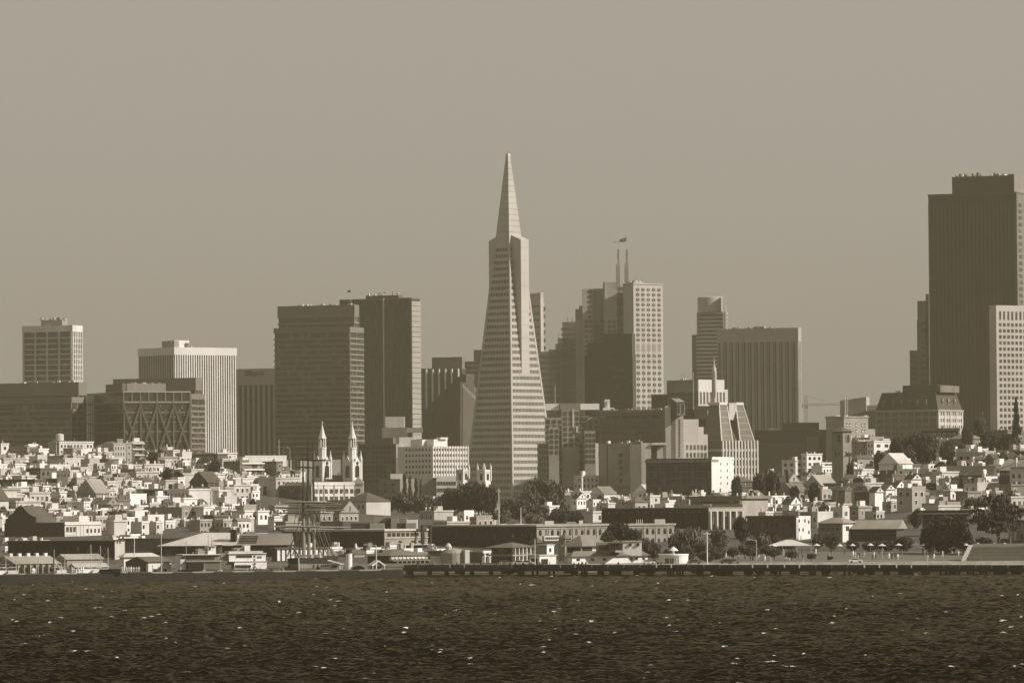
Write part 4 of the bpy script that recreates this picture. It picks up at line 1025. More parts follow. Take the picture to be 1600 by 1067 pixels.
# ================================================================ houses on the two hills
ORD = ['first', 'second', 'third', 'fourth', 'fifth', 'sixth', 'seventh', 'eighth', 'ninth', 'tenth', 'eleventh', 'twelfth', 'thirteenth', 'fourteenth', 'fifteenth', 'sixteenth', 'seventeenth', 'eighteenth', 'nineteenth', 'twentieth']
RECTS, HOUSES = [], []
def tone_word(v): return 'white' if v > .7 else 'cream' if v > .55 else 'pale grey' if v > .42 else 'grey' if v > .3 else 'brown' if v > .18 else 'dark brown'
def house(x0, xc, x1, ytop, ybase, v, roof='flat', a=None, hmin=7.0, D=None, vl=None, wr=None, wl=None, extra=None, hand=True, rv=None, group='houses on the hillsides', label=None, bays=False):
    a = a if a is not None else R.uniform(38, 54)
    if D is None:
        D = 2300.0
        for _ in range(3):
            D = solveD(xc, max(ybase, ytop + hmin * F / D) if ytop < 785 else ytop + hmin * .8 * F / D)
        if xc < 165 and ytop > 780: D = max(D, 1940)
        if 430 < xc < 800 and ytop > 780: D = max(D, 1880)
        if 840 < xc < 1110: D = max(D, 2040)
    b = Bld('house', None, None, x0, xc, x1, ytop, D, a)
    if b.L2 < 3: b.L2 = 7.0
    if b.L1 < 3: b.L1 = 7.0
    b.L1, b.L2 = min(b.L1, 70), min(b.L2, 70)
    H, L1, L2 = b.H, b.L1, b.L2
    if .5 < v < .78: v = round(v * .86, 2)
    wm = W(v)
    wall = b.bx('wall', 0, L2, 0, L1, -7, H, wm)
    if vl is not None: b.bx('side_wall', -.12, .03, .1, L1 - .1, -7, H - .1, W(vl))
    rv = rv if rv is not None else R.choice((.1, .16, .25, .4, .5))
    if roof == 'flat':
        b.bx('roof', .35, L2 - .35, .35, L1 - .35, H - .3, H + .04, RF(rv))
        if R.random() < .75: b.bx('cornice', -.35, L2 + .2, -.35, L1 + .2, H - .45, H + .22, W(min(v * 1.05, .8)))
        else: b.bx('parapet', -.06, L2 + .06, -.06, .25, H - .2, H + .55, wm)
        k = R.random()
        if k < .55 and min(L1, L2) > 5:
            w, d = R.uniform(1.8, 3.4), R.uniform(1.8, 3.4); cx_, cy_ = R.uniform(1, max(1.1, L2 - w - 1)), R.uniform(1, max(1.1, L1 - d - 1))
            b.bx('stair_house', cx_, cx_ + w, cy_, cy_ + d, H, H + R.uniform(1.6, 2.8), W(R.choice((v, .3, .7))))
        for _ in range(R.randint(0, 3)):
            cx_, cy_ = R.uniform(.6, max(.7, L2 - 1.2)), R.uniform(.6, max(.7, L1 - 1.2))
            b.bx('chimney', cx_, cx_ + R.uniform(.4, .8), cy_, cy_ + .5, H, H + R.uniform(.8, 2.0), W(R.choice((.15, .3, .65))))
        if R.random() < .22: b.mast(R.uniform(1, L2), R.uniform(1, L1), H, R.uniform(3, 6), .1)
    else:
        o = .5; h = min(L1, L2) * (.42 if roof == 'gable' else .28)
        if roof == 'gable':       # ridge runs back from the sunlit right face
            MB().extr([(-o, -o, H - .2), (L2 + o, -o, H - .2), (L2 / 2, -o, H + L2 * .42)], (0, L1 + 2 * o, 0)).build('roof', RF(rv), b.root)
            MB().extr([(.1, -o - .06, H - .15), (L2 - .1, -o - .06, H - .15), (L2 / 2, -o - .06, H + L2 * .42 - .5)], (0, .12, 0)).build('gable_end', wm, b.root)
            b.bx('attic_window', L2 / 2 - .4, L2 / 2 + .4, -o - .14, -o, H + .3, H + L2 * .2, G(.03))
        elif roof == 'gablel':    # ridge runs back from the shaded left face
            MB().extr([(-o, -o, H - .2), (-o, L1 + o, H - .2), (-o, L1 / 2, H + L1 * .42)], (L2 + 2 * o, 0, 0)).build('roof', RF(rv), b.root)
            MB().extr([(-o - .06, .1, H - .15), (-o - .06, L1 - .1, H - .15), (-o - .06, L1 / 2, H + L1 * .42 - .5)], (.12, 0, 0)).build('gable_end', W(vl or v), b.root)
        else:
            r0 = min(L1, L2) / 2
            if L2 >= L1: ra, rb = (r0, L1 / 2), (L2 - r0, L1 / 2)
            else: ra, rb = (L2 / 2, r0), (L2 / 2, L1 - r0)
            V = [(-o, -o, H - .1), (L2 + o, -o, H - .1), (L2 + o, L1 + o, H - .1), (-o, L1 + o, H - .1), (ra[0], ra[1], H + h), (rb[0] + .01, rb[1] + .01, H + h)]
            Fc = [(3, 2, 1, 0), (0, 1, 5, 4), (1, 2, 5), (2, 3, 4, 5), (3, 0, 4)] if L2 >= L1 else [(3, 2, 1, 0), (0, 1, 4), (1, 2, 5, 4), (2, 3, 5), (3, 0, 4, 5)]
            MB().add(V, Fc).build('roof', RF(rv), b.root)
        if R.random() < .6: b.bx('chimney', L2 * .3, L2 * .3 + .7, L1 * .4, L1 * .4 + .7, H, H + h + 1.0, W(R.choice((.2, .4, .7))))
    nz = max(1, int((H - 1) / 3.3))
    gm = G(.03, (1.1, 1.1, 2.5), .2, .2, .8)
    for face, L, wv in (('R', L2, wr), ('L', L1, wl)):
        if wv == 0: continue
        nx = wv if wv else max(1, int(L / 2.7))
        if wv is None and R.random() < (.22 if face == 'R' else .35): continue
        b.wins(face, nx, min(nz, 4), .5, L - .5, H - .9 - 3.3 * min(nz, 4), H - .9, R.uniform(.35, .5), .5, gm, e=.14 if not (face == 'L' and vl) else .24, jit=.12, frame=(W(.7) if v < .6 and R.random() < .75 else None))
        if nz > 1 and R.random() < .4:
            if face == 'R': b.bx('band', -.02, L + .02, -.16, .05, H - 3.6, H - 3.35, W(min(v * 1.1, .8)))
    if bays or (hand is False and R.random() < .2):
        nb = 2 if L2 > 7 else 1
        for k in range(nb):
            c = L2 * (k + .5) / nb
            bw_ = MB().prism([(c - 1.4, .05), (c - .8, -.9), (c + .8, -.9), (c + 1.4, .05)][::-1], -3, H - .5).build('bay_window', wm, b.root)
            MB().box(c - .6, c + .6, -1.0, -.85, H - 3.2, H - 1.6).build('pane', G(.03), bw_); MB().box(c - .6, c + .6, -1.0, -.85, H - 6.4, H - 4.8).build('pane', G(.03), bw_)
    if extra: extra(b)
    b.root['category'] = 'house'; b.root['group'] = group
    if label: b.root['label'] = label
    HOUSES.append((b, x0, xc, x1, ytop, v, roof, D))
    if hand: RECTS.append((x0, x1, ytop - 1, ybase, D))
    return b
def balconies(n, x0p, x1p):
    def f(b):
        for k in range(n):
            z = b.H - 1 - 3.3 * k
            b.bx('balcony', -.4, b.L2 + .3, -1.6, .05, z - .35, z + .35, W(.72)); b.bx('balcony_glass', .3, b.L2 - .3, -.2, .05, z - 2.6, z - .5, G(.06, (2, 2, 3), .3))
    return f
def tank(b):
    MB().lathe([(2.3, b.H + 1), (2.3, b.H + 4), (2.0, b.H + 4.6), (.2, b.H + 5)], (b.L2 * .6, b.L1 * .3, 0), 12).build('water_tank', W(.6), b.root)
    for k in range(4): b.mast(b.L2 * .6 + 1.5 * math.cos(k * 1.57), b.L1 * .3 + 1.5 * math.sin(k * 1.57), b.H, 1.3, .15, W(.2), 'tank_leg')
LEFT = [
 (-6, 2, 14, 693, 703, .8), (14, 43, 47, 698, 716, .33), (38, 44.5, 60, 695, 714, .78), (56, 61, 76, 701, 712, .8), (46, 59, 74, 712, 728, .76), (76, 88, 92, 691, 711, .3),
 (88, 93, 146, 690, 703, .72), (99, 114, 116, 700, 711, .3), (120, 127, 148, 703, 708, .8), (126, 140, 142, 717, 730, .48), (88, 110, 123, 735, 746, .8), (2, 6, 42, 716, 725, .5),
 (20, 24, 40, 725, 731, .82), (120, 126, 141, 731, 742, .6), (-6, 1, 16, 733, 745, .55), (14, 18, 32, 733, 745, .6), (28, 34, 56, 743, 749, .68), (-10, 54, 57, 749, 761, .14),
 (66, 89, 91, 747, 760, .12), (89, 104, 107, 746, 763, .42), (106, 120, 124, 746, 761, .4), (128, 139, 150, 745, 758, .45), (62, 67, 77, 759, 768, .8), (75, 93, 95, 778, 790, .46),
 (86, 93, 104, 768, 791, .8), (103, 117, 119, 766, 790, .42), (122, 128, 144, 766, 785, .6), (124, 131, 141, 784, 791, .85), (20, 25, 62, 783, 790, .5), (70, 76, 101, 795, 807, .72), (36, 42, 68, 797, 809, .7),
 (6, 11, 22, 796, 806, .5), (152, 153, 164, 706, 716, .6), (163, 165, 176, 706, 716, .6), (166, 174, 191, 716, 729, .85), (146, 170, 173, 717, 730, .2), (190, 199, 222, 726, 735, .68),
 (184, 211, 214, 733, 746, .28), (205, 213, 248, 737, 752, .5), (250, 258, 268, 719, 730, .62), (212, 226, 256, 725, 737, .55), (252, 262, 270, 699, 707, .8), (262, 271, 285, 703, 709, .75), (276, 285, 300, 707, 713, .72),
 (268, 278, 289, 746, 765, .82), (250, 259, 276, 750, 765, .55), (160, 168, 189, 752, 762, .66), (188, 196, 204, 751, 762, .66), (203, 206, 215, 751, 762, .68), (160, 167, 181, 765, 774, .62), (186, 193, 207, 765, 773, .62),
 (186, 203, 229, 773, 798, .8), (160, 184, 187, 781, 793, .18), (233, 245, 263, 775, 791, .86), (264, 270, 282, 779, 791, .86), (282, 287, 308, 778, 791, .86), (225, 284, 317, 792, 820, .3),
 (144, 151, 165, 800, 812, .62), (164, 197, 200, 799, 810, .14), (200, 211, 231, 799, 813, .82), (222, 231, 256, 806, 821, .86), (165, 178, 198, 813, 829, .68), (349, 375, 378, 720, 746, .17),
 (352, 376, 410, 721, 746, .5), (372, 383, 448, 713, 721, .68), (408, 432, 442, 721, 746, .17), (356, 364, 376, 747, 758, .82), (376, 379, 386, 747, 757, .8), (326, 335, 348, 745, 752, .8), (318, 326, 352, 740, 747, .58),
 (332, 342, 357, 766, 778, .86), (338, 351, 370, 777, 791, .6), (310, 318, 334, 792, 805, .8), (336, 346, 364, 792, 800, .76), (318, 334, 337, 805, 817, .14), (367, 381, 384, 790, 815, .36),
 (374, 382, 400, 798, 816, .88), (396, 403, 420, 798, 812, .88), (418, 428, 447, 812, 817, .75), (420, 429, 432, 790, 806, .4), (305, 340, 345, 709, 733, .14), (340, 348, 365, 717, 724, .7),
 (430, 446, 470, 815, 826, .3), (470, 500, 520, 800, 815, .3), (535, 572, 610, 783, 803, .62, 'hip'), (498, 530, 560, 800, 812, .3, 'gable'), (655, 678, 708, 798, 808, .42), (684, 739, 773, 791, 802, .5), (716, 725, 740, 799, 806, .85),
 (733, 744, 772, 807, 822, .3), (690, 698, 733, 815, 822, .4),
]
for t in LEFT:
    x0, xc, x1, yt, yb, v = t[:6]
    kw = {}
    if len(t) > 6: kw['roof'] = t[6]
    if (x0, xc) == (76, 88): kw['extra'] = tank
    if (x0, xc) == (352, 376): kw['extra'] = balconies(3, 0, 0)
    if v > .83: kw['wr'] = R.choice((2, 3))
    if x0 > 415: kw['hmin'] = 5.0
    if (x0, xc) in ((233, 245), (166, 174)): kw['wr'] = 0
    house(x0, xc, x1, yt, yb, v, **kw)
house(160, 178, 197, 693, 725, .5, a=60, label='tan four storey apartment house below the braced tower', wr=4, wl=2)
house(196, 198, 206, 692, 722, .4, a=60)
house(200, 207, 224, 690, 716, .5, a=62, extra=balconies(4, 0, 0), label='narrow apartment house stacked with white balconies below the braced tower')
house(218, 240, 257, 718, 726, .3, 'hip', rv=.16); house(150, 176, 196, 697, 706, .25, 'hip', rv=.16); house(140, 165, 172, 788, 797, .3, 'gable', rv=.2); house(120, 150, 158, 770, 778, .3, 'gablel', rv=.3)
b = Bld('assembly_hall', 'large dark hall with a curved gable and white sunlit end, left shore', 'hall', 8, 101, 158, 815, 1900, 32)
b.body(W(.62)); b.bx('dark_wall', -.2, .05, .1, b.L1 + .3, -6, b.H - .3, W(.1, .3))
pts = [(b.ly(57), -6), (b.ly(57), b.z(808)), (b.ly(47), b.z(803)), (b.ly(41), b.z(797)), (b.ly(36), b.z(791)), (b.ly(30), b.z(790)), (b.ly(26), b.z(794)), (b.ly(21), b.z(800)), (b.ly(9), b.z(812)), (b.ly(8), -6)]
MB().extr([(-.4, y, z) for y, z in pts], (12, 0, 0)).build('curved_gable', W(.1, .3), b.root)
for px in (103, 108.5, 114): b.bx('window', b.rx(px), b.rx(px + 4), -.12, .1, b.z(831), b.z(823), G(.06, (.6, .6, 1), .2)); b.bx('door', b.rx(px), b.rx(px + 4), -.1, .1, b.z(843), b.z(835), W(.5))
for px in (119, 125, 130, 138): b.bx('joint', b.rx(px), b.rx(px) + .15, -.08, .05, -2, b.z(821), W(.3))
b.bx('cornice', -.2, b.L2 + .3, -.4, .1, b.z(820), b.z(819), W(.7)); b.bx('stair_house', b.rx(125), b.rx(139), .5, 8, b.H, b.z(806), W(.68)); b.wins('R', 4, 1, b.rx(133), b.rx(157), b.z(834), b.z(825), .4, .7, G(.05))
b.wins('L', 10, 2, 2, b.L1 - 2, b.z(842), b.z(822), .2, .35, G(.03), e=.3)
RECTS.append((8, 158, 790, 846, 1900))
RIGHT = [
 (1253, 1261, 1285, 709, 717, .86), (1222, 1243, 1265, 719, 735, .72), (1274, 1281, 1300, 723, 729, .84), (1278, 1285, 1301, 728, 738, .85), (1252, 1261, 1272, 742, 754, .55, 'gable'), (1272, 1280, 1291, 745, 752, .55, 'gable'),
 (1256, 1266, 1281, 764, 786, .55), (1281, 1284, 1300, 766, 786, .42), (1148, 1158, 1203, 788, 805, .8), (1194, 1204, 1232, 775, 805, .85), (1222, 1233, 1251, 787, 798, .8, 'gable'), (1250, 1275, 1280, 800, 814, .3), (1268, 1277, 1301, 801, 815, .72),
 (1008, 1016, 1038, 767, 778, .82), (1036, 1042, 1063, 768, 775, .78), (1070, 1077, 1090, 775, 782, .76), (1088, 1098, 1112, 758, 770, .7), (986, 1003, 1010, 752, 768, .36), (966, 985, 989, 760, 775, .18), (954, 962, 969, 776, 783, .82),
 (905, 909, 936, 743, 769, .7), (894, 901, 916, 778, 788, .84, 'gable'), (852, 858, 873, 790, 802, .8), (975, 992, 1012, 784, 792, .4, 'hip'), (1098, 1117, 1135, 776, 786, .3, 'hip'), (940, 950, 961, 786, 793, .6), (918, 926, 941, 799, 812, .5),
 (1355, 1366, 1393, 689, 711, .86), (1333, 1362, 1366, 690, 712, .3), (1408, 1426, 1437, 711, 722, .25), (1426, 1437, 1456, 712, 724, .82), (1466, 1489, 1494, 704, 726, .3), (1326, 1340, 1372, 716, 727, .3, 'hip'), (1322, 1334, 1341, 735, 743, .85), (1344, 1348, 1365, 733, 741, .7),
 (1322, 1340, 1361, 742, 749, .78), (1345, 1352, 1363, 765, 772, .7, 'gable'), (1358, 1367, 1380, 768, 801, .82, 'gable'), (1376, 1384, 1398, 764, 772, .8, 'gable'), (1392, 1399, 1415, 761, 770, .8, 'gable'), (1414, 1424, 1440, 748, 760, .8, 'gable'),
 (1401, 1425, 1446, 762, 800, .38), (1446, 1452, 1466, 733, 746, .62), (1466, 1472, 1498, 737, 747, .7), (1462, 1484, 1487, 765, 783, .3), (1480, 1485, 1493, 765, 778, .85), (1493, 1512, 1520, 768, 780, .26), (1486, 1513, 1520, 746, 760, .3),
 (1536, 1541, 1560, 746, 757, .86), (1520, 1527, 1560, 755, 772, .5), (1560, 1565, 1578, 726, 735, .84), (1445, 1466, 1500, 790, 796, .6), (1562, 1580, 1600, 757, 775, .2), (1308, 1316, 1327, 792, 812, .72), (1327, 1341, 1348, 791, 806, .33),
 (1300, 1320, 1330, 765, 785, .2, 'gable'), (1335, 1362, 1367, 769, 800, .12), (1512, 1522, 1550, 733, 745, .2, 'gablel'), (1540, 1553, 1566, 716, 728, .18, 'gablel'), (1562, 1576, 1590, 714, 726, .18, 'gablel'), (1584, 1594, 1610, 716, 728, .2, 'gablel'),
 (1440, 1470, 1500, 786, 800, .3), (1496, 1540, 1545, 706, 714, .4), (1573, 1590, 1620, 677, 700, .16), (1540, 1575, 1600, 672, 680, .2), (1185, 1200, 1225, 738, 748, .3), (1215, 1240, 1262, 768, 782, .25, 'gablel'), (1122, 1160, 1178, 760, 777, .1),
]
for t in RIGHT:
    x0, xc, x1, yt, yb, v = t[:6]
    kw = {'a': R.uniform(40, 56)}
    if 840 < x0 < 1000: kw['hmin'] = 5.5
    if len(t) > 6: kw['roof'] = t[6]; kw['rv'] = R.choice((.06, .09, .14))
    if v > .83: kw['wr'] = R.choice((2, 3))
    if (x0, xc) == (1194, 1204): kw['bays'] = True; kw['label'] = 'white three storey row house with tall bay windows above the brick block'
    if (x0, xc) == (1148, 1158): kw['bays'] = True; kw['label'] = 'long white bay fronted row house above the black colonnaded block'
    if (x0, xc) == (1256, 1266): kw['bays'] = True
    if x1 - x0 > 34 and 'wr' not in kw: kw['wr'] = max(2, int((x1 - xc) / 9)); kw['wl'] = max(2, int((xc - x0) / 9))
    house(x0, xc, x1, yt, yb, v, **kw)
house(1440, 1497, 1500, 672, 690, .06, 'gable', a=25, rv=.045, label='dark gabled manor with tall chimney on the right hilltop')
house(1484, 1505, 1536, 685, 700, .2, 'hip', rv=.2, a=50, label='hip roofed grey villa with one dormer on the right hilltop')
house(1125, 1146, 1178, 752, 776, .1, 'hip', rv=.12, a=45, label='dark wide eaved pavilion house below the sunlit white end wall')
b = Bld('church_roofed_house', 'broad dark gabled hall with a small white gable on the right hill', 'house', 1499, 1545, 1560, 742, 2150, 20); b.body(W(.08))
MB().extr([(-.8, -.8, b.H - 6), (b.L2 + .8, -.8, b.H - 6), (b.L2 / 2, -.8, b.z(727))], (0, b.L1 + 1.6, 0)).build('roof', RF(.1), b.root)
MB().extr([(-1.6, b.ly(1544), b.H - 6), (-1.6, b.ly(1532), b.H - 6), (-1.6, b.ly(1538), b.z(733))], (5, 0, 0)).build('dormer_gable', W(.6), b.root)
RECTS.append((1499, 1560, 727, 746, 2150))

# fill the slopes between them
def fits(x0, x1, y0, y1, D, keep=1.0):
    for (a, c, d, e, D2) in RECTS:
        e = d + (e - d) * (keep if e - d < 35 else 1.0)
        if D < D2 + 4 and min(x1, c) - max(x0, a) > 1.5 and min(y1, e) - max(y0, d) > 1.5: return False
    return True
NEAR = []
RECTS += [(405, 553, 750, 800, 2480), (600, 700, 750, 812, 2600), (690, 780, 748, 803, 2340), (776, 888, 745, 822, 2600), (1300, 1331, 670, 735, 2450), (1010, 1147, 715, 764, 2500), (1140, 1245, 728, 772, 2330), (1368, 1470, 665, 705, 2430)]
def fill(n, xr, yr, wlist=(.8, .72, .62, .62, .5, .5, .4, .3, .25, .16, .12), roofs=('flat',) * 24 + ('gable', 'hip', 'gablel'), tries=40, hr=(7.5, 12)):
    made = 0
    for _ in range(n * tries):
        if made >= n: break
        px, py = R.uniform(*xr), R.uniform(*yr)
        D = solveD(px, py)
        _p = at(px, py, D)
        if abs(_p.z - gz(_p.x, D)) > 1.5: continue
        s = F / D
        a = R.uniform(38, 54); ar = math.radians(a)
        L1, L2, H = R.uniform(9, 21), R.uniform(7.5, 17), R.uniform(*hr)
        rf = R.choice(roofs)
        if rf != 'flat': L1, L2 = min(L1, 12), min(L2, 9)
        x0, x1 = px - L1 * math.cos(ar) * s, px + L2 * math.sin(ar) * s
        yt = py - H * s
        if not fits(x0, x1, yt, py, D): continue
        if any(abs(px - q) < (x1 - x0) * .75 and abs(D - d) < 16 for q, d in NEAR): continue
        NEAR.append((px, D))
        house(x0, px, x1, yt, py, R.choice(wlist), rf, a=a, D=D, hand=False)
        made += 1
    return made
n1 = fill(52, (-15, 440), (728, 832)) + fill(4, (430, 560), (795, 822), hr=(5, 8))
n2 = fill(26, (1200, 1612), (700, 818), (.8, .7, .55, .4, .3, .2, .14, .1)) + fill(28, (880, 1200), (776, 795), (.8, .8, .7, .6, .5, .4, .25, .15), hr=(5, 9)) + fill(4, (700, 780), (800, 816), hr=(3, 5))
print('houses', len(HOUSES), n1, n2)
# past three hundred houses: the small ones in between are one mass
def small_houses(n, xr, yr, seed, hr=(3.5, 7.5), name='small_houses', lab=None, cat='houses'):
    rr = random.Random(seed)
    tones = (.82, .72, .62, .5, .4, .3, .2, .12)
    mats = [W(v) for v in tones] + [RF(.1), RF(.2), RF(.4), G(.03, (1.1, 1.1, 2.5), .2, .2, .8)]
    V, Fc, Mi = [], [], []
    made = 0
    for _ in range(n * 30):
        if made >= n: break
        px, py = rr.uniform(*xr), rr.uniform(*yr)
        D = solveD(px, py); s = F / D
        _p = at(px, py, D)
        if abs(_p.z - gz(_p.x, D)) > 1.5: continue
        a = math.radians(rr.uniform(38, 54)); ca, sa = math.cos(a), math.sin(a)
        L1, L2, H = rr.uniform(3.2, 7.5), rr.uniform(2.8, 6.2), rr.uniform(*hr)
        x0, x1, yt = px - L1 * ca * s, px + L2 * sa * s, py - H * s
        if not fits(x0, x1, yt, py, D, .6): continue
        made += 1
        X = ux(px, py) * D; z = gz(X, D) - 1
        k = rr.choice((0, 1, 1, 2, 2, 3, 3, 4, 4, 5, 6, 7))
        def put_(mb, mi):
            o = len(V)
            for (x, y, zz) in mb.v: V.append((X + x * sa - y * ca, D + x * ca + y * sa, z + zz))
            for f in mb.f: Fc.append(tuple(i + o for i in f)); Mi.append(mi)
        put_(MB().box(0, L2, 0, L1, -6, H + 1), k)
        H += 1
        if rr.random() < .88:
            put_(MB().box(.25, L2 - .25, .25, L1 - .25, H - .2, H + .05), 8 + rr.randrange(3)); put_(MB().box(-.2, L2 + .2, -.2, .12, H - .4, H + .3), max(0, k - 1))
            if rr.random() < .6: w = rr.uniform(.8, 2.2); x = rr.uniform(.4, max(.5, L2 - w)); y = rr.uniform(.4, max(.5, L1 - w)); put_(MB().box(x, x + w, y, y + w, H, H + rr.uniform(.8, 2.4)), rr.randrange(8))
        elif rr.random() < .5: put_(MB().extr([(-.3, -.3, H - .1), (L2 + .3, -.3, H - .1), (L2 / 2, -.3, H + L2 * .36)], (0, L1 + .6, 0)), 8 + rr.randrange(2))
        else: put_(MB().extr([(-.3, -.3, H - .1), (-.3, L1 + .3, H - .1), (-.3, L1 / 2, H + L1 * .3)], (L2 + .6, 0, 0)), 8 + rr.randrange(2))
        for fl in range(2):
            zz = H - 2.6 - fl * 2.9
            for i in range(int(L2 / 2)):
                if rr.random() < .75: x = .5 + i * (L2 - .8) / max(1, int(L2 / 2)); put_(MB().box(x, x + .85, -.1, .05, zz, zz + 1.35), 11)
            for i in range(int(L1 / 2.4)):
                if rr.random() < .6: y = .5 + i * (L1 - .8) / max(1, int(L1 / 2.4)); put_(MB().box(-.1, .05, y, y + .85, zz, zz + 1.35), 11)
        for _k in range(rr.randint(0, 2)): x = rr.uniform(.3, L2 - .5); y = rr.uniform(.3, L1 - .5); put_(MB().box(x, x + .5, y, y + .5, H, H + rr.uniform(.7, 1.8)), rr.choice((0, 3, 6)))
    me = bpy.data.meshes.new(name); me.from_pydata(V, [], Fc)
    for m in mats: me.materials.append(m)
    me.polygons.foreach_set('material_index', Mi)
    o = link(name, me, None, None, 'stuff')
    o['label'] = lab or 'mass of small houses filling the %s slope' % ('left' if xr[0] < 300 else 'right' if xr[0] > 1100 else 'middle'); o['category'] = cat
small_houses(620, (-15, 470), (716, 834), 1, (2.2, 5.6)); small_houses(260, (1190, 1612), (700, 820), 2, (2.2, 5.6)); small_houses(80, (880, 1200), (776, 800), 4)
small_houses(46, (-15, 460), (840, 866), 7, (.8, 2.2), 'low_sheds', 'scatter of low sheds and trailers behind the left waterfront', 'sheds')
small_houses(26, (440, 700), (858, 872), 8, (.6, 1.6), 'low_sheds', 'scatter of low sheds and trailers behind the sailing ship', 'sheds')
# labels: what it looks like plus where it stands
def place(px, xs):
    best = None
    for lim, name in xs:
        if px < lim: return name
    return xs[-1][1]
COLS = [(75, 'below the bronze slab at the left edge'), (165, 'below the dark side of the braced tower'), (250, 'below the X braces'), (330, 'below the ribbed white tower'), (420, 'below the bank sign tower'),
        (520, 'left of the church spires'), (660, 'right of the church spires'), (860, 'before the pyramid foot'), (1000, 'before the blank walled block'), (1120, 'below the dark glazed block'), (1210, 'below the raked glass building'), (1300, 'left of the bell tower'), (1390, 'right of the bell tower'), (1480, 'below the mansard hotel'), (1700, 'below the pale right edge tower')]
bycol = {}
for h in HOUSES:
    if 'label' in h[0].root: continue
    bycol.setdefault(place(h[2], COLS), []).append(h)
RO = {'flat': 'flat roofed', 'gable': 'gabled', 'gablel': 'gabled', 'hip': 'hip roofed'}
for col, hs_ in bycol.items():
    kinds = {}
    for h in hs_: kinds.setdefault((tone_word(h[5]), RO[h[6]]), []).append(h)
    for (tw, rw), L in kinds.items():
        L.sort(key=lambda h: h[4])
        for i, h in enumerate(L):
            if len(L) == 1: lab = 'the only %s %s house %s' % (tw, rw, col)
            elif i == 0: lab = 'highest %s %s house %s' % (tw, rw, col)
            elif i == len(L) - 1: lab = 'lowest %s %s house %s' % (tw, rw, col)
            else: lab = '%s highest %s %s house %s' % (ORD[min(i, 19)], tw, rw, col)
            h[0].root['label'] = lab
# ================================================================ trees
NPR = np.random.default_rng(5)
def foliage(v, name='foliage'):
    key = ('foliage', v)
    if key in MATS: return MATS[key]
    m, n, l, p = _new('foliage_%03d' % int(v * 1000))
    pos = _pos(n)
    k = _ramp(n, l, _noise(n, l, 0.35, 3, pos), 0.3, 0.7)
    c = _mix(n, l, k, tone(v * .5), tone(v * 2.0))  # wide tone spread puts sunlit leaf contrast into the colour
    l.new(c, p.inputs['Base Color']); p.inputs['Roughness'].default_value = .7; p.inputs['Specular IOR Level'].default_value = .2
    MATS[key] = m
    return m
def leaves(P, Nrm, size):
    """quads at points P facing roughly along Nrm"""
    n = len(P)
    rnd = NPR.normal(size=(n, 3)); Nn = Nrm + rnd * .7
    Nn /= np.linalg.norm(Nn, axis=1)[:, None] + 1e-9
    t = np.cross(Nn, NPR.normal(size=(n, 3))); t /= np.linalg.norm(t, axis=1)[:, None] + 1e-9
    b_ = np.cross(Nn, t)
    s = size * NPR.uniform(.6, 1.3, n)[:, None]
    V = np.stack([P - t * s - b_ * s * .6, P + t * s - b_ * s * .6, P + t * s * .7 + b_ * s * .6, P - t * s * .7 + b_ * s * .6], 1).reshape(-1, 3)
    return V
def crown_mesh(kind, nclump, nleaf, size, mat):
    """crown in a unit frame: x, y in -1..1, z in 0..1"""
    Vs = []
    for _ in range(nclump):
        if kind == 'round':
            d = NPR.normal(size=3); d /= np.linalg.norm(d); d[2] = d[2] * .95
            r = NPR.uniform(.35, .78); c = np.array([d[0] * r, d[1] * r, .48 + d[2] * r * .5]); cr = NPR.uniform(.2, .36); sq = .5
        elif kind == 'cypress':
            z = NPR.uniform(.25, 1.0); R_ = (.95 if z < .8 else .6) * NPR.uniform(.1, .95); t = NPR.uniform(0, 6.28)
            c = np.array([R_ * math.cos(t), R_ * math.sin(t), z * .92 - .1 * R_]); cr = NPR.uniform(.22, .42); sq = .16
        elif kind == 'cone':
            z = NPR.uniform(0, 1); R_ = (1 - z) * .8 * NPR.uniform(.3, 1); t = NPR.uniform(0, 6.28)
            c = np.array([R_ * math.cos(t), R_ * math.sin(t), z * .95 - R_ * .08]); cr = .1 + .22 * (1 - z); sq = .22
        else:   # upright poplar-like
            z = NPR.uniform(0, 1); R_ = .55 * math.sin(math.pi * min(.95, .15 + z * .82)) * NPR.uniform(.2, 1); t = NPR.uniform(0, 6.28)
            c = np.array([R_ * math.cos(t), R_ * math.sin(t), z * .93]); cr = NPR.uniform(.2, .35); sq = .28
        d = NPR.normal(size=(nleaf, 3)); d /= np.linalg.norm(d, axis=1)[:, None]
        rr = cr * NPR.uniform(.45, 1.0, nleaf)[:, None] ** .5
        P = c + d * rr * np.array([1, 1, sq])
        Vs.append(leaves(P, d * .6 + np.array([0, 0, .5]), size))
    V = np.concatenate(Vs)
    n = len(V) // 4
    me = bpy.data.meshes.new('crown')
    me.vertices.add(4 * n); me.loops.add(4 * n); me.polygons.add(n)
    me.vertices.foreach_set('co', V.astype(np.float32).ravel())
    me.loops.foreach_set('vertex_index', np.arange(4 * n, dtype=np.int32))
    me.polygons.foreach_set('loop_start', np.arange(0, 4 * n, 4, dtype=np.int32))
    me.polygons.foreach_set('loop_total', np.full(n, 4, dtype=np.int32))
    me.materials.append(mat); me.update(calc_edges=True)
    return me
PROTO = {}
for v in (.03, .055, .085):
    fm = foliage(v)
    for k in range(2):
        PROTO[('round', v, k)] = crown_mesh('round', 64, 46, .056, fm)
PROTO[('cypress', .03, 0)] = crown_mesh('cypress', 60, 60, .05, foliage(.03))
PROTO[('cone', .03, 0)] = crown_mesh('cone', 60, 36, .05, foliage(.03))
for v in (.055, .03): PROTO[('poplar', v, 0)] = crown_mesh('poplar', 50, 36, .06, foliage(v))
BARK = W(.09, .4, .95, 'bark')
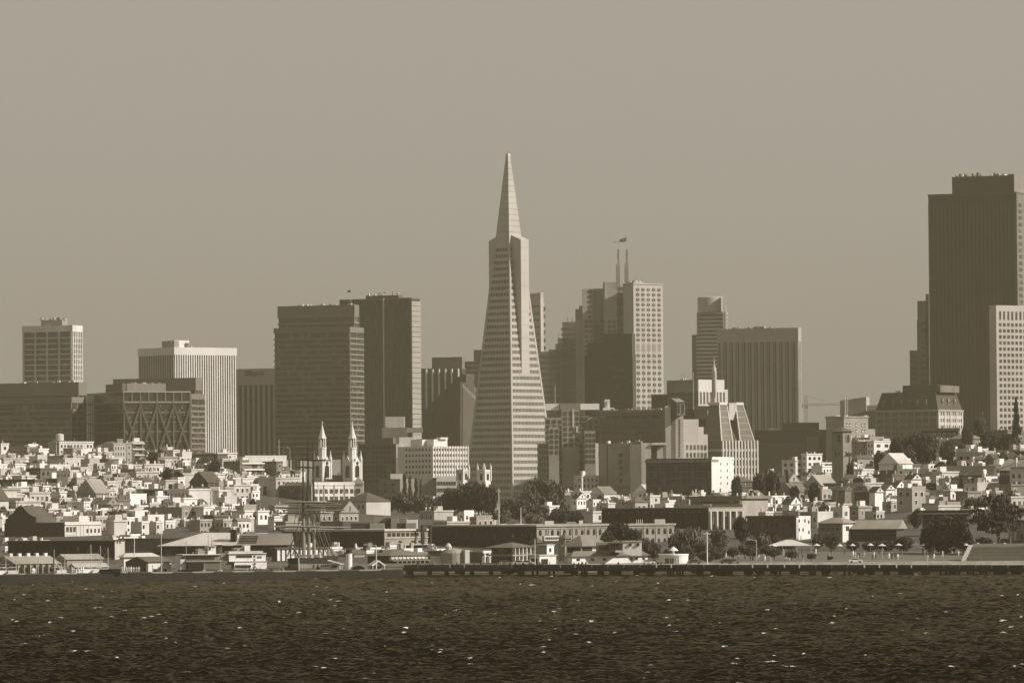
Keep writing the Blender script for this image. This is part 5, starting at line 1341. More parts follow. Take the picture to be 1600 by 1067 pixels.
def trunk_mesh():
    m = MB()
    m.tube((0, 0, -.1), (0.02, 0, .45), .075, .045, 7); m.tube((.02, 0, .42), (.1, .05, .8), .04, .015, 5)
    for k in range(5):
        t = k * 1.26 + .3; m.tube((.01, 0, .3 + .05 * k), (.5 * math.cos(t), .5 * math.sin(t), .62 + .05 * k), .03, .01, 5)
    return m.mesh('trunk', BARK)
TRUNK = trunk_mesh()
TN = {}
def tree(cx, ytop, w, ybase, kind='round', v=.055, D=None, label=None, group=None, clear=.08):
    """crown centre column, top and base rows, crown width, all in picture units; stands on the ground"""
    if D is None: D = solveD(cx, ybase)
    p = at(cx, ybase, D)
    g = gz(p.x, D)
    H = at(cx, ytop, D).z - g
    r = w / 2 * D / F
    nm = {'round': 'tree', 'cypress': 'cypress_tree', 'cone': 'conifer_tree', 'poplar': 'poplar_tree'}[kind]
    t = empty(nm, (p.x, D, g - .2), R.uniform(0, 6.28), label, 'tree', group)
    ks = [k for k in PROTO if k[0] == kind and k[1] == v]
    c = link('crown', PROTO[R.choice(ks)], t, (0, 0, H * clear)); c.scale = (r * R.uniform(.85, 1.15), r * R.uniform(.85, 1.15), H * (1 - clear) * R.uniform(.94, 1.06) + .2); c.rotation_euler = (0, 0, R.uniform(0, 6))
    k = link('trunk', TRUNK, t); k.scale = (max(r * .9, 1.0), max(r * .9, 1.0), H * .95)
    return t
def trees(lst, phrase, group):
    lst = sorted(lst, key=lambda t: t[0])
    for i, t in enumerate(lst):
        cx, yt, w, yb = t[:4]; kind = t[4] if len(t) > 4 else 'round'; v = t[5] if len(t) > 5 else .055
        D = t[6] if len(t) > 6 else None
        size = 'broad' if w > 34 else 'small' if w < 18 else 'mid sized'
        tone_ = {.03: 'dark', .055: 'green grey', .085: 'pale leaved'}[v]
        lab = '%s %s tree, %s from the left %s' % (tone_, size, ORD[i], phrase) if len(lst) > 1 else '%s %s tree %s' % (tone_, size, phrase)
        tree(cx, yt, w, yb, kind, v, D, lab, group, .3 if 'lawn' in phrase else .06)
trees([(612, 770, 34, 806, 'round', .055, 2560), (632, 737, 12, 790, 'poplar', .055, 2620), (641, 741, 12, 790, 'poplar', .055, 2625), (650, 740, 12, 790, 'poplar', .055, 2630), (658, 744, 10, 790, 'poplar', .055, 2620), (632, 764, 50, 808, 'round', .055, 2500), (660, 768, 46, 808, 'round', .055, 2490), (684, 772, 36, 806, 'round', .055, 2500)], 'right of the church', 'trees in the grove by the church')
trees([(704, 757, 42, 802, 'round', .03, 2350), (728, 752, 44, 802, 'round', .03, 2340), (752, 748, 40, 802, 'round', .03, 2330), (768, 755, 30, 802, 'round', .03, 2320)], 'left of the pyramid foot', 'trees in the dark clump')
trees([(846, 744, 58, 800, 'round', .055, 2550), (868, 750, 44, 800, 'round', .055, 2560), (826, 762, 40, 802, 'round', .055, 2500), (800, 772, 46, 812, 'round', .055, 2300), (784, 790, 30, 818, 'round', .085, 2060), (812, 778, 40, 815, 'round', .055, 2150), (834, 797, 36, 820, 'round', .085, 2040), (840, 786, 44, 818, 'round', .055, 2120)], 'at the pyramid foot', 'trees in the square below the pyramid')
trees([(880, 787, 48, 822, 'round', .03, 1990), (900, 796, 30, 824, 'round', .03, 1980), (862, 798, 24, 822, 'round', .03, 1985)], 'behind the arched warehouse', 'dark trees behind the warehouse')
trees([(950, 824, 36, 862, 'round', .03, 1690), (970, 808, 52, 862, 'round', .03, 1700), (992, 822, 40, 862, 'round', .03, 1685), (1008, 838, 26, 868, 'round', .055, 1660), (1022, 846, 28, 872, 'round', .055, 1650)], 'screening the arched warehouse', 'trees before the warehouse')
trees([(1062, 826, 40, 866, 'round', .055, 1680), (1082, 820, 44, 866, 'round', .085, 1690), (1050, 852, 34, 876, 'round', .055, 1620), (1074, 850, 36, 876, 'round', .055, 1615), (1096, 842, 40, 872, 'round', .055, 1640), (1124, 820, 32, 860, 'round', .085, 1700), (1120, 850, 38, 874, 'round', .055, 1620), (1104, 858, 30, 877, 'round', .055, 1600)], 'in the bushy park end', 'trees in the park')
trees([(1146, 852, 26, 877, 'round', .055, 1605), (1176, 852, 30, 877, 'round', .055, 1606), (1164, 848, 26, 874, 'round', .055, 1625), (1210, 853, 30, 878, 'round', .055, 1602), (1198, 849, 30, 873, 'round', .055, 1630), (1237, 858, 26, 878, 'round', .055, 1600), (1268, 862, 20, 880, 'round', .055, 1595), (1297, 868, 11, 877, 'round', .03, 1600)], 'on the shoreline lawn', 'small trees along the lawn')
trees([(1160, 797, 30, 852, 'round', .03, 1760), (1178, 832, 32, 864, 'round', .085, 1680), (1192, 832, 26, 864, 'round', .085, 1675), (1218, 834, 30, 862, 'round', .055, 1700), (1236, 838, 24, 862, 'round', .055, 1700), (1278, 832, 20, 860, 'round', .055, 1720), (1300, 828, 26, 862, 'round', .055, 1710), (1308, 800, 22, 828, 'round', .055, 1840), (1332, 842, 26, 864, 'round', .03, 1700), (1360, 844, 30, 866, 'round', .03, 1690), (1385, 842, 32, 866, 'round', .03, 1690), (1412, 836, 36, 866, 'round', .03, 1690)], 'behind the cafe terrace', 'trees behind the terrace')
trees([(1186, 738, 26, 775, 'round', .03, 2270), (1206, 731, 30, 775, 'round', .03, 2300), (1230, 732, 22, 772, 'cone', .03, 2280), (1150, 737, 18, 770, 'round', .03, 2330), (1272, 752, 26, 782, 'round', .03, 2150)], 'left of the bell tower', 'dark trees left of the bell tower')
trees([(1376, 700, 24, 730, 'round', .03, 2400), (1404, 672, 34, 724, 'round', .03, 2430), (1426, 668, 40, 724, 'round', .03, 2420), (1448, 672, 44, 722, 'round', .03, 2410), (1420, 696, 30, 722, 'round', .055, 2330), (1480, 684, 30, 715, 'round', .03, 2440), (1506, 690, 26, 716, 'round', .03, 2440), (1512, 660, 20, 690, 'round', .03, 2600), (1532, 645, 24, 690, 'round', .055, 2640), (1545, 672, 34, 712, 'round', .03, 2480), (1570, 676, 30, 712, 'round', .03, 2480)], 'below the mansard hotel', 'trees on the right hilltop')
trees([(1588, 617, 24, 690, 'cone', .03, 2560)], 'at the pale right edge tower', None)
trees([(1328, 712, 14, 738, 'round', .03, 2380), (1340, 742, 26, 776, 'round', .03, 2230), (1392, 730, 30, 766, 'round', .03, 2300), (1470, 718, 24, 744, 'round', .03, 2330), (1500, 716, 30, 742, 'round', .03, 2340), (1530, 720, 30, 744, 'round', .03, 2340), (1480, 752, 18, 768, 'round', .03, 2200), (1545, 770, 44, 800, 'round', .03, 2000), (1520, 775, 40, 806, 'round', .03, 1960), (1432, 792, 26, 822, 'round', .03, 1900), (1580, 768, 40, 800, 'round', .03, 2000)], 'among right hill houses', 'trees among the right hill houses')
trees([(1352, 752, 16, 775, 'round', .03, 2260), (1376, 742, 18, 764, 'round', .055, 2290), (1410, 738, 20, 760, 'round', .03, 2310), (1436, 728, 18, 750, 'round', .03, 2360), (1456, 752, 20, 776, 'round', .055, 2210), (1472, 776, 18, 800, 'round', .03, 2020), (1500, 762, 22, 786, 'round', .03, 2110), (1528, 756, 22, 780, 'round', .055, 2140), (1558, 742, 24, 768, 'round', .03, 2230), (1590, 742, 26, 768, 'round', .03, 2230), (1312, 748, 18, 774, 'round', .03, 2260), (1288, 782, 18, 806, 'round', .055, 2030), (1240, 754, 18, 776, 'round', .03, 2250)], 'between the upper right houses', 'small trees between the right houses')
trees([(262, 728, 24, 750, 'round', .03, 2480), (278, 734, 20, 752, 'round', .03, 2470), (238, 702, 26, 722, 'round', .03, 2720), (250, 698, 20, 716, 'round', .03, 2760), (336, 716, 20, 736, 'round', .03, 2600), (330, 764, 18, 778, 'round', .03, 2330), (195, 786, 16, 800, 'round', .055, 2170), (110, 752, 12, 770, 'round', .03, 2420), (60, 790, 16, 808, 'round', .055, 2080), (4, 790, 20, 815, 'round', .03, 2050), (396, 776, 14, 800, 'round', .03, 2150)], 'among left hill houses', 'trees among the left hill houses')
trees([(1478, 802, 88, 872, 'round', .03, 1660)], 'before the flat pavilion', None)
trees([(1454, 822, 44, 868, 'round', .03, 1670), (1505, 828, 40, 868, 'round', .03, 1670)], 'flanking the large black tree', 'trees beside the large black tree')
tree(1561, 772, 92, 868, 'cypress', .03, 1650, 'wide flat topped cypress with a bare pale trunk near the right edge', None, .3)
trees([(1536, 836, 36, 868, 'round', .03, 1690), (1574, 838, 36, 868, 'round', .03, 1690), (1600, 840, 36, 868, 'round', .03, 1690)], 'below the wide cypress', 'bushes below the cypress')
# palm by the bell tower
p = at(1327, 722, 2380)
pt = empty('palm_tree', (p.x, 2380, gz(p.x, 2380)), 0, 'small palm with drooping fronds right of the bell tower', 'tree')
Hp = at(1327, 714, 2380).z - gz(p.x, 2380)
MB().tube((0, 0, -1), (0, 0, Hp), .45, .35, 7).build('trunk', BARK, pt)
for k in range(16):
    t = k * 2.4; L = 3.6; u = .25 + .5 * (k % 4) / 3
    a0 = Vector((0, 0, Hp)); a1 = Vector((math.cos(t) * L * .5, math.sin(t) * L * .5, Hp + L * u * .7)); a2 = Vector((math.cos(t) * L, math.sin(t) * L, Hp - L * .2 + u))
    s = Vector((-math.sin(t), math.cos(t), 0)) * .4
    MB().add([a0, a1 - s, a2, a1 + s], [(0, 1, 2, 3)]).build('frond', foliage(.03), pt)
# ================================================================ the waterfront
# lawn and beach lie on the ground as their own sheets
def sheet(name, x0, x1, d0, d1, dz, mat, nx=40, nd=10, wav=0.0):
    v, f = [], []
    for j in range(nd + 1):
        for i in range(nx + 1):
            D = d0 + (d1 - d0) * j / nd
            if wav: D += wav * math.sin(i * .9) * (1 if j in (0, nd) else .4)
            X = (x0 + (x1 - x0) * i / nx - 800) / F * D
            v.append((X, D, gz(X, D) + dz))
    for j in range(nd):
        for i in range(nx):
            a = j * (nx + 1) + i; f.append((a, a + 1, a + nx + 2, a + nx + 1))
    m = MB(); m.v, m.f = v, f
    return m.build(name, mat, kind='structure')
def grass_mat():
    m, n, l, p = _new('lawn'); pos = _pos(n)
    k = _ramp(n, l, _noise(n, l, .12, 4, pos), .35, .65); k2 = _ramp(n, l, _noise(n, l, 2.5, 3, pos), .3, .7)
    c = _mix(n, l, k, tone(.07), tone(.13)); c = _mix(n, l, k2, c, tone(.09)); l.new(c, p.inputs['Base Color']); p.inputs['Roughness'].default_value = .95
    return m
def sand_mat():
    m, n, l, p = _new('sand'); pos = _pos(n)
    k = _ramp(n, l, _noise(n, l, .5, 5, _scaled(n, l, pos, (.5, .12, 1))), .35, .65)
    c = _mix(n, l, k, tone(.16), tone(.28)); l.new(c, p.inputs['Base Color']); p.inputs['Roughness'].default_value = .95
    return m
sheet('lawn', 1060, 1700, 1582, 1690, .12, grass_mat(), 60, 24, 2.0)
sheet('beach', 900, 1700, 1558, 1584, .18, sand_mat(), 80, 10)
sheet('quay', -200, 900, 1566, 1640, .15, W(.12, .4), 60, 12)
sheet('footpath', 1060, 1700, 1589, 1592, .30, W(.3), 60, 2)

def B(name, label, cat, x0, xc, x1, yt, D, a, **k): return Bld(name, label, cat, x0, xc, x1, yt, D, a, **k)
def hipr(b, h, rv, o=.8, name='roof', z=None, L2=None, L1=None, x=0, y=0, parent=None):
    H = b.H if z is None else z; L1 = L1 or b.L1; L2 = L2 or b.L2
    r0 = min(L1, L2) / 2
    V = [(x - o, y - o, H), (x + L2 + o, y - o, H), (x + L2 + o, y + L1 + o, H), (x - o, y + L1 + o, H)]
    if L2 >= L1: V += [(x + r0, y + L1 / 2, H + h), (x + L2 - r0 + .01, y + L1 / 2, H + h)]; Fc = [(3, 2, 1, 0), (0, 1, 5, 4), (1, 2, 5), (2, 3, 4, 5), (3, 0, 4)]
    else: V += [(x + L2 / 2, y + r0, H + h), (x + L2 / 2, y + L1 - r0 + .01, H + h)]; Fc = [(3, 2, 1, 0), (0, 1, 4), (1, 2, 5, 4), (2, 3, 5), (3, 0, 4, 5)]
    return MB().add(V, Fc).build(name, RF(rv), parent or b.root)
GW = G(.03, (9, 9, 9))
# white harbour-master group
b = B('boathouse', 'white boathouse group with grey roofs by the water', 'boathouse', 886, 893, 1011, 869, 1588, 62)
b.body(W(.76, .1)); hipr(b, 1.6, .17)
for px in (900, 922, 941): b.bx('window', b.rx(px), b.rx(px + 5), -.1, .1, b.z(876), b.z(872.5), GW)
for px in (984, 992, 1003): b.bx('window', b.rx(px), b.rx(px + 3.5), -.1, .1, b.z(876), b.z(872), GW)
wbox(b, 'upper_storey', 973, 1003, 846, 868, 1597, 8, W(.78, .08)); wbox(b, 'roof_edge', 972, 1004, 844.6, 846, 1596.7, 9, W(.4))
for px in (983, 995): wbox(b, 'window', px, px + 4, 848.5, 852.5, 1596.6, .4, GW)
wbox(b, 'grey_storey', 932, 954, 847, 866, 1594, 10, W(.26)); wbox(b, 'window', 936, 950, 851, 858.5, 1593.7, .4, GW)
wbox(b, 'bay_turret', 953, 973, 848, 862, 1589, 7, W(.2))
for k, px in enumerate((954.5, 958.6, 962.8, 967, 970)): wbox(b, 'window', px, px + 2.8, 850, 859, 1588.7, .4, G(.05, (9, 9, 9)))
wbox(b, 'turret_wall', 961.5, 972, 859.5, 862.5, 1588.4, .6, W(.7))
P = [at_local(b, x, 848, d) for x, d in ((951, 1588), (975, 1588), (975, 1598), (951, 1598))]; P.append(at_local(b, 963, 842, 1593))
MB().add(P, [(3, 2, 1, 0), (0, 1, 4), (1, 2, 4), (2, 3, 4), (3, 0, 4)]).build('turret_roof', RF(.1), b.root)
b = B('hip_roofed_boathouse', 'tall hip roofed boathouse with white gallery left of the white group', 'boathouse', 884, 908, 944, 853, 1610, 40)
b.body(W(.55)); hipr(b, b.z(835.5) - b.H, .22, 1.4); b.bx('gallery', -1.5, b.L2 * .6, -1.5, b.L1, b.z(866), b.z(863.5), W(.7)); b.bx('dark_opening', b.L2 * .02, b.L2 * .45, -.1, .1, b.z(862), b.z(855), GW); b.bx('dark_opening', -.1, .1, .5, b.L1 - .5, b.z(863), b.z(855), GW); b.bx('base', -.6, b.L2 + .3, -.6, b.L1 + .3, -3, b.z(868), W(.65))
for px in (913, 921): b.bx('stair', b.rx(px), b.rx(px + 6), -2.2, -.7, -2, b.z(862 + (px - 913) * .4), W(.72))
b = B('clubhouse', 'two storey brown clubhouse with a low hipped roof by the pier', 'clubhouse', 767, 800, 831, 855, 1600, 44)
b.body(W(.2)); hipr(b, b.z(847) - b.H, .14, 1.6); b.bx('gallery', -1.2, b.L2 + .2, -1.2, b.L1 + .2, b.z(868.5), b.z(866.3), W(.3)); b.bx('white_panel', b.L2 * .02, b.L2, -.3, .05, b.z(866), b.z(861), W(.75)); b.bx('white_panel', .5, b.L2 * .6, -.35, .05, b.z(876), b.z(869), W(.75))
for f_, L in (('R', b.L2), ('L', b.L1)): b.wins(f_, 6, 1, .5, L - .5, b.z(864), b.z(857), .75, .9, G(.03), e=.4); b.wins(f_, 6, 1, .5, L - .5, b.z(878), b.z(870), .6, .8, G(.03), e=.45)
b.piers('R', 6, .3, 1.2, -2, b.H, W(.6), 'post')
b = B('watch_tower_house', 'grey block with a white corner tower behind the clubhouse', 'house', 833, 853, 863, 852, 1615, 35); b.body(W(.3)); b.bx('white_corner', -.1, b.L2 + .2, -.3, .05, -2, b.H + .3, W(.8)); b.bx('roof', -.5, b.L2 + .5, -.5, b.L1 + .5, b.H, b.H + .35, W(.5)); b.bx('window', b.L2 * .3, b.L2 * .6, -.4, 0, b.z(862), b.z(856), GW)
b = B('ticket_booth', 'low white booth with a dark opening by the pier', 'booth', 826, 842, 868, 868, 1578, 45); b.body(W(.76)); b.bx('roof', -.3, b.L2 + .3, -.3, b.L1 + .3, b.H, b.H + .3, W(.5)); b.bx('opening', b.L2 * .1, b.L2 * .5, -.1, .1, 0, b.H - 1, GW); b.bx('hatch', -.1, .1, b.L1 * .2, b.L1 * .8, .5, b.H - .8, GW)
b = B('pyramid_roofed_kiosk', 'little pavilion with a steep grey pyramid roof above the booth', 'pavilion', 828, 838, 846, 848, 1640, 45); b.body(W(.1)); hipr(b, b.z(838) - b.H, .09, .6)
b = B('pyramid_roofed_kiosk', 'little pavilion with a steep roof left of the hip roofed boathouse', 'pavilion', 872, 882, 892, 841, 1640, 45); b.body(W(.3)); hipr(b, b.z(833) - b.H, .17, .6); b.bx('window', .4, b.L2 - .4, -.1, .1, b.H - 2.4, b.H - .6, GW)
b = B('glazed_gallery', 'white framed glazed gallery in front of the arched warehouse', 'gallery', 846, 850, 872, 837, 1680, 60); b.body(W(.78)); b.wins('R', 7, 1, .3, b.L2 - .3, b.z(843), b.z(838.5), .62, .85, G(.04)); b.bx('base', -.3, b.L2 + .3, -.5, b.L1, -2, b.z(844.5), W(.06))
# round white bandstand
p = at(1053, 880, 1578)
rb = empty('round_stadium_speaker_tower', (p.x, 1582, gz(p.x, 1582) - .3), 0, 'low round white building with a mushroom vent on top', 'building'); rb.name = 'round_building'
r_ = 23 * 1582 / F; zt = at(1053, 866.5, 1582).z - rb.location.z
MB().lathe([(r_, -1), (r_, zt), (r_ * .97, zt + .15)], n=36).build('wall', W(.7, .1), rb); MB().lathe([(r_ + .15, zt - .2), (r_ + .15, zt + .25), (r_ - .3, zt + .28)], n=36).build('rim', W(.75), rb)
MB().lathe([(.35, zt), (.35, zt + 1.2), (1.5, zt + 1.3), (1.3, zt + 1.6), (.3, zt + 2.4), (.05, zt + 2.6)], n=12).build('vent', W(.7), rb)
MB().box(-1.4, 1.4, -r_ - .12, -r_ + .5, -1, 2.1).build('door', W(.15), rb).rotation_euler = (0, 0, -.3)
for k in range(5):
    t = -1.0 + k * .16; MB().box(r_ * .99 * math.cos(t - .9), r_ * .99 * math.cos(t - .9) + .2, r_ * math.sin(t - .9) - .2, r_ * math.sin(t - .9), .2, zt - .3).build('joint', W(.45), rb)
# warehouse shed with round windows
b = B('round_window_shed', 'pier shed with a row of round windows and a hipped roof', 'shed', 574, 608, 668, 868, 1625, 50)
b.body(W(.22)); hipr(b, b.z(859.5) - b.H, .17, .8)
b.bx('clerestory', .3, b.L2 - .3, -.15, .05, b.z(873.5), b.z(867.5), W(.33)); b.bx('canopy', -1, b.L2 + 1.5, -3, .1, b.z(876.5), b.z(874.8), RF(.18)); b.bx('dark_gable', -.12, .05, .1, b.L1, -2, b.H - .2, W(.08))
for k in range(9):
    x = b.rx(612) + k * (b.rx(660) - b.rx(612)) / 8
    o = MB().lathe([(.62, 0), (.62, .12), (.4, .13), (.38, .02)], n=12).build('round_window', W(.75), b.root, (x, -.18, b.z(870.5))); o.rotation_euler = (math.pi / 2, 0, 0)
for k in range(9): b.bx('post', b.rx(612 + k * 7) - .12, b.rx(612 + k * 7) + .12, -2.9, -2.65, -2, b.z(876), W(.4))
b.bx('ground_floor', .2, b.L2, -.1, .05, -2, b.z(876), W(.07))
b = B('arched_shelter', 'small white arched shelter before the round window shed', 'shelter', 578, 580, 602, 878, 1560, 70)
MB().extr([(0, 0, b.H - 1), (b.L2 / 2, 0, b.H + .6), (b.L2, 0, b.H - 1), (b.L2 - .4, 0, b.H - 1.2), (b.L2 / 2, 0, b.H + .15), (.4, 0, b.H - 1.2)], (0, 4, 0)).build('roof', W(.75), b.root)
for x in (.3, b.L2 - .5): b.bx('post', x, x + .2, .1, .3, -2, b.H - 1, W(.6)); b.bx('post', x, x + .2, 3.6, 3.8, -2, b.H - 1, W(.6))
b.bx('kiosk', .8, b.L2 - .8, 1.5, 3.5, -2, b.H - 1.2, W(.2))
b = B('low_brick_shed', 'low brown shed with a small bright annex between shed and clubhouse', 'shed', 668, 700, 735, 862, 1640, 45); b.body(W(.16)); b.bx('roof', -.4, b.L2 + .4, -.4, b.L1 + .4, b.H, b.H + .4, RF(.2)); b.wins('R', 5, 1, .5, b.L2 - .5, b.H - 3, b.H - .5, .5, .7, G(.03))
wbox(b, 'annex', 673, 690, 871, 884, 1618, 4, W(.82)); wbox(b, 'annex_eaves', 672, 691, 869.5, 871, 1617.6, 5, W(.6)); 
for (px, w) in ((677, 5), (700, 4)): wbox(b, 'roof_vent', px, px + w, 855, 862, 1648, 2, W(.45))
b = B('domed_tank', 'rounded pale tank building with a flat wall by the pier', 'tank building', 706, 712, 732, 858, 1612, 60)
MB().lathe([(4.2, -2), (4.2, b.H - 1.2), (3.4, b.H - .2), (.3, b.H + .4)], (2, 5, 0), 20).build('tank', W(.3), b.root); b.bx('wall', 3, b.L2, -.4, 3, -2, b.H - .2, W(.5)); MB().lathe([(.9, b.H), (1.1, b.H + .8), (.6, b.H + 1.7), (.05, b.H + 2)], (0, 5, 0), 10).build('dome', W(.55), b.root)
b = B('gate_frame_building', 'brown building behind a white gate frame near the pier root', 'shed', 733, 752, 768, 862, 1620, 45); b.body(W(.13)); b.bx('frame_beam', -.5, b.L2, -1.2, -.6, b.H - .4, b.H + .4, W(.75)); b.bx('white_band', b.L2 * .3, b.L2, -.3, 0, b.z(870), b.z(866), W(.78))
for t in (0.02, .5): b.bx('frame_post', b.L2 * t, b.L2 * t + .4, -1.2, -.7, -2, b.H, W(.7))
# big pale roofed shed on the left
b = B('pale_roofed_shed', 'wide shed with a big pale sloping roof behind the ferry', 'shed', 250, 372, 392, 852, 1745, 12)
b.body(W(.06)); hr = b.z(832)
V = [(-1, -1, b.H), (b.L2 + 1, -1, b.H), (b.L2 + 1, b.L1 + 1, b.H), (-1, b.L1 + 1, b.H), (b.L2 * .6, 4, hr), (b.L2 * .6, b.L1 * .55, hr)]
MB().add(V, [(3, 2, 1, 0), (0, 1, 4), (1, 2, 5, 4), (2, 3, 5), (3, 0, 4, 5)]).build('roof', RF(.5), b.root)
b.wins('L', 24, 1, 2, b.L1 - 2, -1, b.H - 1, .5, .8, G(.03), e=.2); b.bx('chimney', 2, 4.2, b.ly(365.5), b.ly(357), 2, b.z(827), W(.045)); b.bx('chimney_cap', 2.4, 3.6, b.ly(362), b.ly(359), b.z(827), b.z(823), W(.7))
b = B('louvred_roof_shed', 'shed with a dark louvred roof panel and broad grey roof', 'shed', 372, 450, 456, 851, 1735, 10)
b.body(W(.07)); hr = b.z(833)
MB().extr([(-1, -.5, b.H), (b.L2 + 1, -.5, b.H), (b.L2 * .7, -.5, hr)], (0, b.L1 + 1, 0)).build('roof', RF(.28), b.root)
k_ = (hr - b.H) / (b.L2 * .7 + 1)
for i in range(5):
    x = -.8 + i * (b.L2 * .7) / 6 + .6; MB().box(x, x + (b.L2 * .7) / 9, b.ly(400), b.ly(373), 0, .3).build('louvre', W(.05), b.root, (0, 0, b.H + (x + 1) * k_ + .1))
b = B('sail_loft', 'bright white striped wall building behind the sailing ship', 'shed', 424, 431, 512, 858, 1690, 68); b.body(W(.1)); n = 11
b.bx('roof', -.5, b.L2 + .5, -.6, b.L1, b.H, b.H + .6, RF(.12))
for i in range(n):
    x = b.L2 * i / n; b.bx('white_panel', x + .25, x + b.L2 / n - .4, -.3, .05, 1.2, b.H - .1, W(.84, .05))
b = B('long_quay_wall_building', 'long low blackish shed with one pale end on the left shore', 'shed', 12, 178, 193, 846, 1720, 20); b.body(W(.045, .3)); b.bx('pale_end', -.1, b.L2 + .1, -.3, .05, -2, b.H, W(.45)); b.bx('window', b.rx(180.5), b.rx(182.5), -.4, 0, b.z(849), b.z(843), GW); b.bx('window', b.rx(184.5), b.rx(186.5), -.4, 0, b.z(849), b.z(843), GW); b.bx('roof', -.4, b.L2 + .4, -.4, b.L1 + .4, b.H, b.H + .5, RF(.1))  # pale end panel: sunlight on the right face put into its colour
b.wins('L', 14, 1, 2, b.L1 - 2, b.z(862), b.z(852), .3, .7, G(.02), e=.1)
b = B('plain_grey_warehouse', 'plain windowless grey warehouse right of the blackish shed', 'warehouse', 186, 300, 312, 842, 1760, 12); b.body(W(.17)); b.bx('roof', -.4, b.L2 + .4, -.4, b.L1 + .4, b.H, b.H + .4, RF(.12)); b.bx('loading_door', -.1, .1, b.ly(250), b.ly(240), -2, b.z(856), W(.1))
for (nm, lab, x0, xc, x1, yt, yr, D, v, rv, a) in (('gable_shed', 'low grey shed with a ridge of small vents at far left', -10, 24, 92, 881, 868, 1560, .3, .28, 55), ('gable_shed', 'white walled shed with a rusted roof left of the grey gable', 108, 118, 167, 886, 882, 1530, .62, .4, 60), ('gable_shed', 'dark gabled shed with a white right wall behind the breakwater', 198, 231, 267, 878, 869, 1535, .72, .12, 50), ('gable_shed', 'pale shed roof beyond the rusted one', 86, 104, 160, 874, 865, 1590, .3, .3, 55), ('gable_shed', 'white hip roofed shed below the plain grey warehouse', 186, 193, 246, 870, 864, 1580, .78, .5, 55)):
    b = B(nm, lab, 'shed', x0, xc, x1, yt, D, a); b.body(W(v))
    h = max(b.z(yr, b.L2 / 2, b.L1 / 2) - b.H, 1.2)
    if 'hip' in lab: hipr(b, h, rv)
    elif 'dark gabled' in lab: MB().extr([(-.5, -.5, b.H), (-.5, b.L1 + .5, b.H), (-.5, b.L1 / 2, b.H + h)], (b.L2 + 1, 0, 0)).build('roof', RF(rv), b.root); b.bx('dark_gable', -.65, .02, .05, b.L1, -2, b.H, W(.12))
    else: MB().extr([(-.5, -.5, b.H), (-.5, b.L1 + .5, b.H), (-.5, b.L1 / 2, b.H + h)], (b.L2 + 1, 0, 0)).build('roof', RF(rv), b.root)
    if 'vents' in lab:
        for k in range(5): b.bx('vent', b.L2 * (k + .5) / 5, b.L2 * (k + .5) / 5 + 1, b.L1 / 2 - .5, b.L1 / 2 + .5, b.H + h - .3, b.H + h + .8, W(.7))
        b.piers('R', 8, .3, 1.4, -2, b.H - .2, W(.3), 'post')
    b.wins('R', max(2, int(b.L2 / 4)), 1, .5, b.L2 - .5, .2, b.H - .6, .3, .6, G(.04))
# flag and light poles along the shore
def pole(x, yt, yb, D, label, r=.14, arm=None, cross=None, v=.55, stay=False):
    p = at(x, yb, D); t = empty('lamp_post' if arm else 'pole', p, 0, label, 'lamp post' if arm else 'pole')
    h = at(x, yt, D).z - p.z
    MB().tube((0, 0, -1), (0, 0, h), r, r * .7, 6).build('shaft', W(v), t)
    if arm: MB().tube((0, 0, h), (arm, 0, h + .3), .09, .07, 5).build('arm', W(v), t); MB().box(arm - .5, arm + .3, -.2, .2, h + .2, h + .4).build('lamp_head', W(.7), t)
    if cross: MB().box(-cross, cross, -.1, .1, h * .93, h * .93 + .25).build('crossarm', W(v), t)
    if stay:
        for k in (1.6, 2.3): MB().tube((0, 0, h * .55), (k * 2.2, -.5, 0), .12, .12, 5).build('strut', W(.7), t)
    return t
pole(84.3, 858, 901, 1440, 'tall timber pole with two white raking struts on the breakwater', .3, stay=True, v=.22)
pole(60, 872, 901, 1441, 'plain pole left of the strutted timber pole', .14, v=.4)
pole(252, 833, 894, 1470, 'tall white pole left of the ferry', .22, v=.5)
pole(210, 840, 880, 1560, 'thin white pole above the white hip roofed shed', .16, v=.7)
pole(588, 852, 892, 1490, 'white lamp post beside the arched shelter', .2, arm=-3.2, v=.75)
pole(779.5, 763, 830, 1830, 'tall pale pole rising before the black tree clump', .3, cross=.9, v=.5)
pole(814, 792, 830, 1835, 'thin white pole before the wooded square', .14, v=.75)
pole(836, 842, 884, 1560, 'slim white pole at the ticket booth', .16, v=.75)
pole(1105, 831, 876, 1570, 'white mast with a short cross spar in the park', .2, cross=1.2, v=.8)
pole(1182, 844, 878, 1590, 'curved lamp post between the park trees', .12, arm=-2.2, v=.6)
pole(1340, 868, 884, 1570, 'short post at the beach edge', .1, v=.6); pole(1449, 866, 885, 1570, 'thin post at the beach edge before the black tree', .1, v=.6)
pole(1579, 822, 845, 1650, 'lamp post with a white globe near the cypress', .12, arm=-.8, v=.4); pole(1255, 870, 886, 1568, 'slim post where beach meets lawn', .1, v=.6)
pole(134, 716 + 60, 800, 2060, 'utility pole among the left hill houses', .16, cross=1.2, v=.6); pole(33, 766, 790, 2100, 'white pole on a roof at far left', .14, v=.75)
pole(436, 686, 715, 2560, 'tall aerial mast on the flat roof left of the church', .14, v=.75); pole(453, 700, 715, 2560, 'short aerial mast with a hook arm left of the church', .1, arm=-1.2, v=.6)

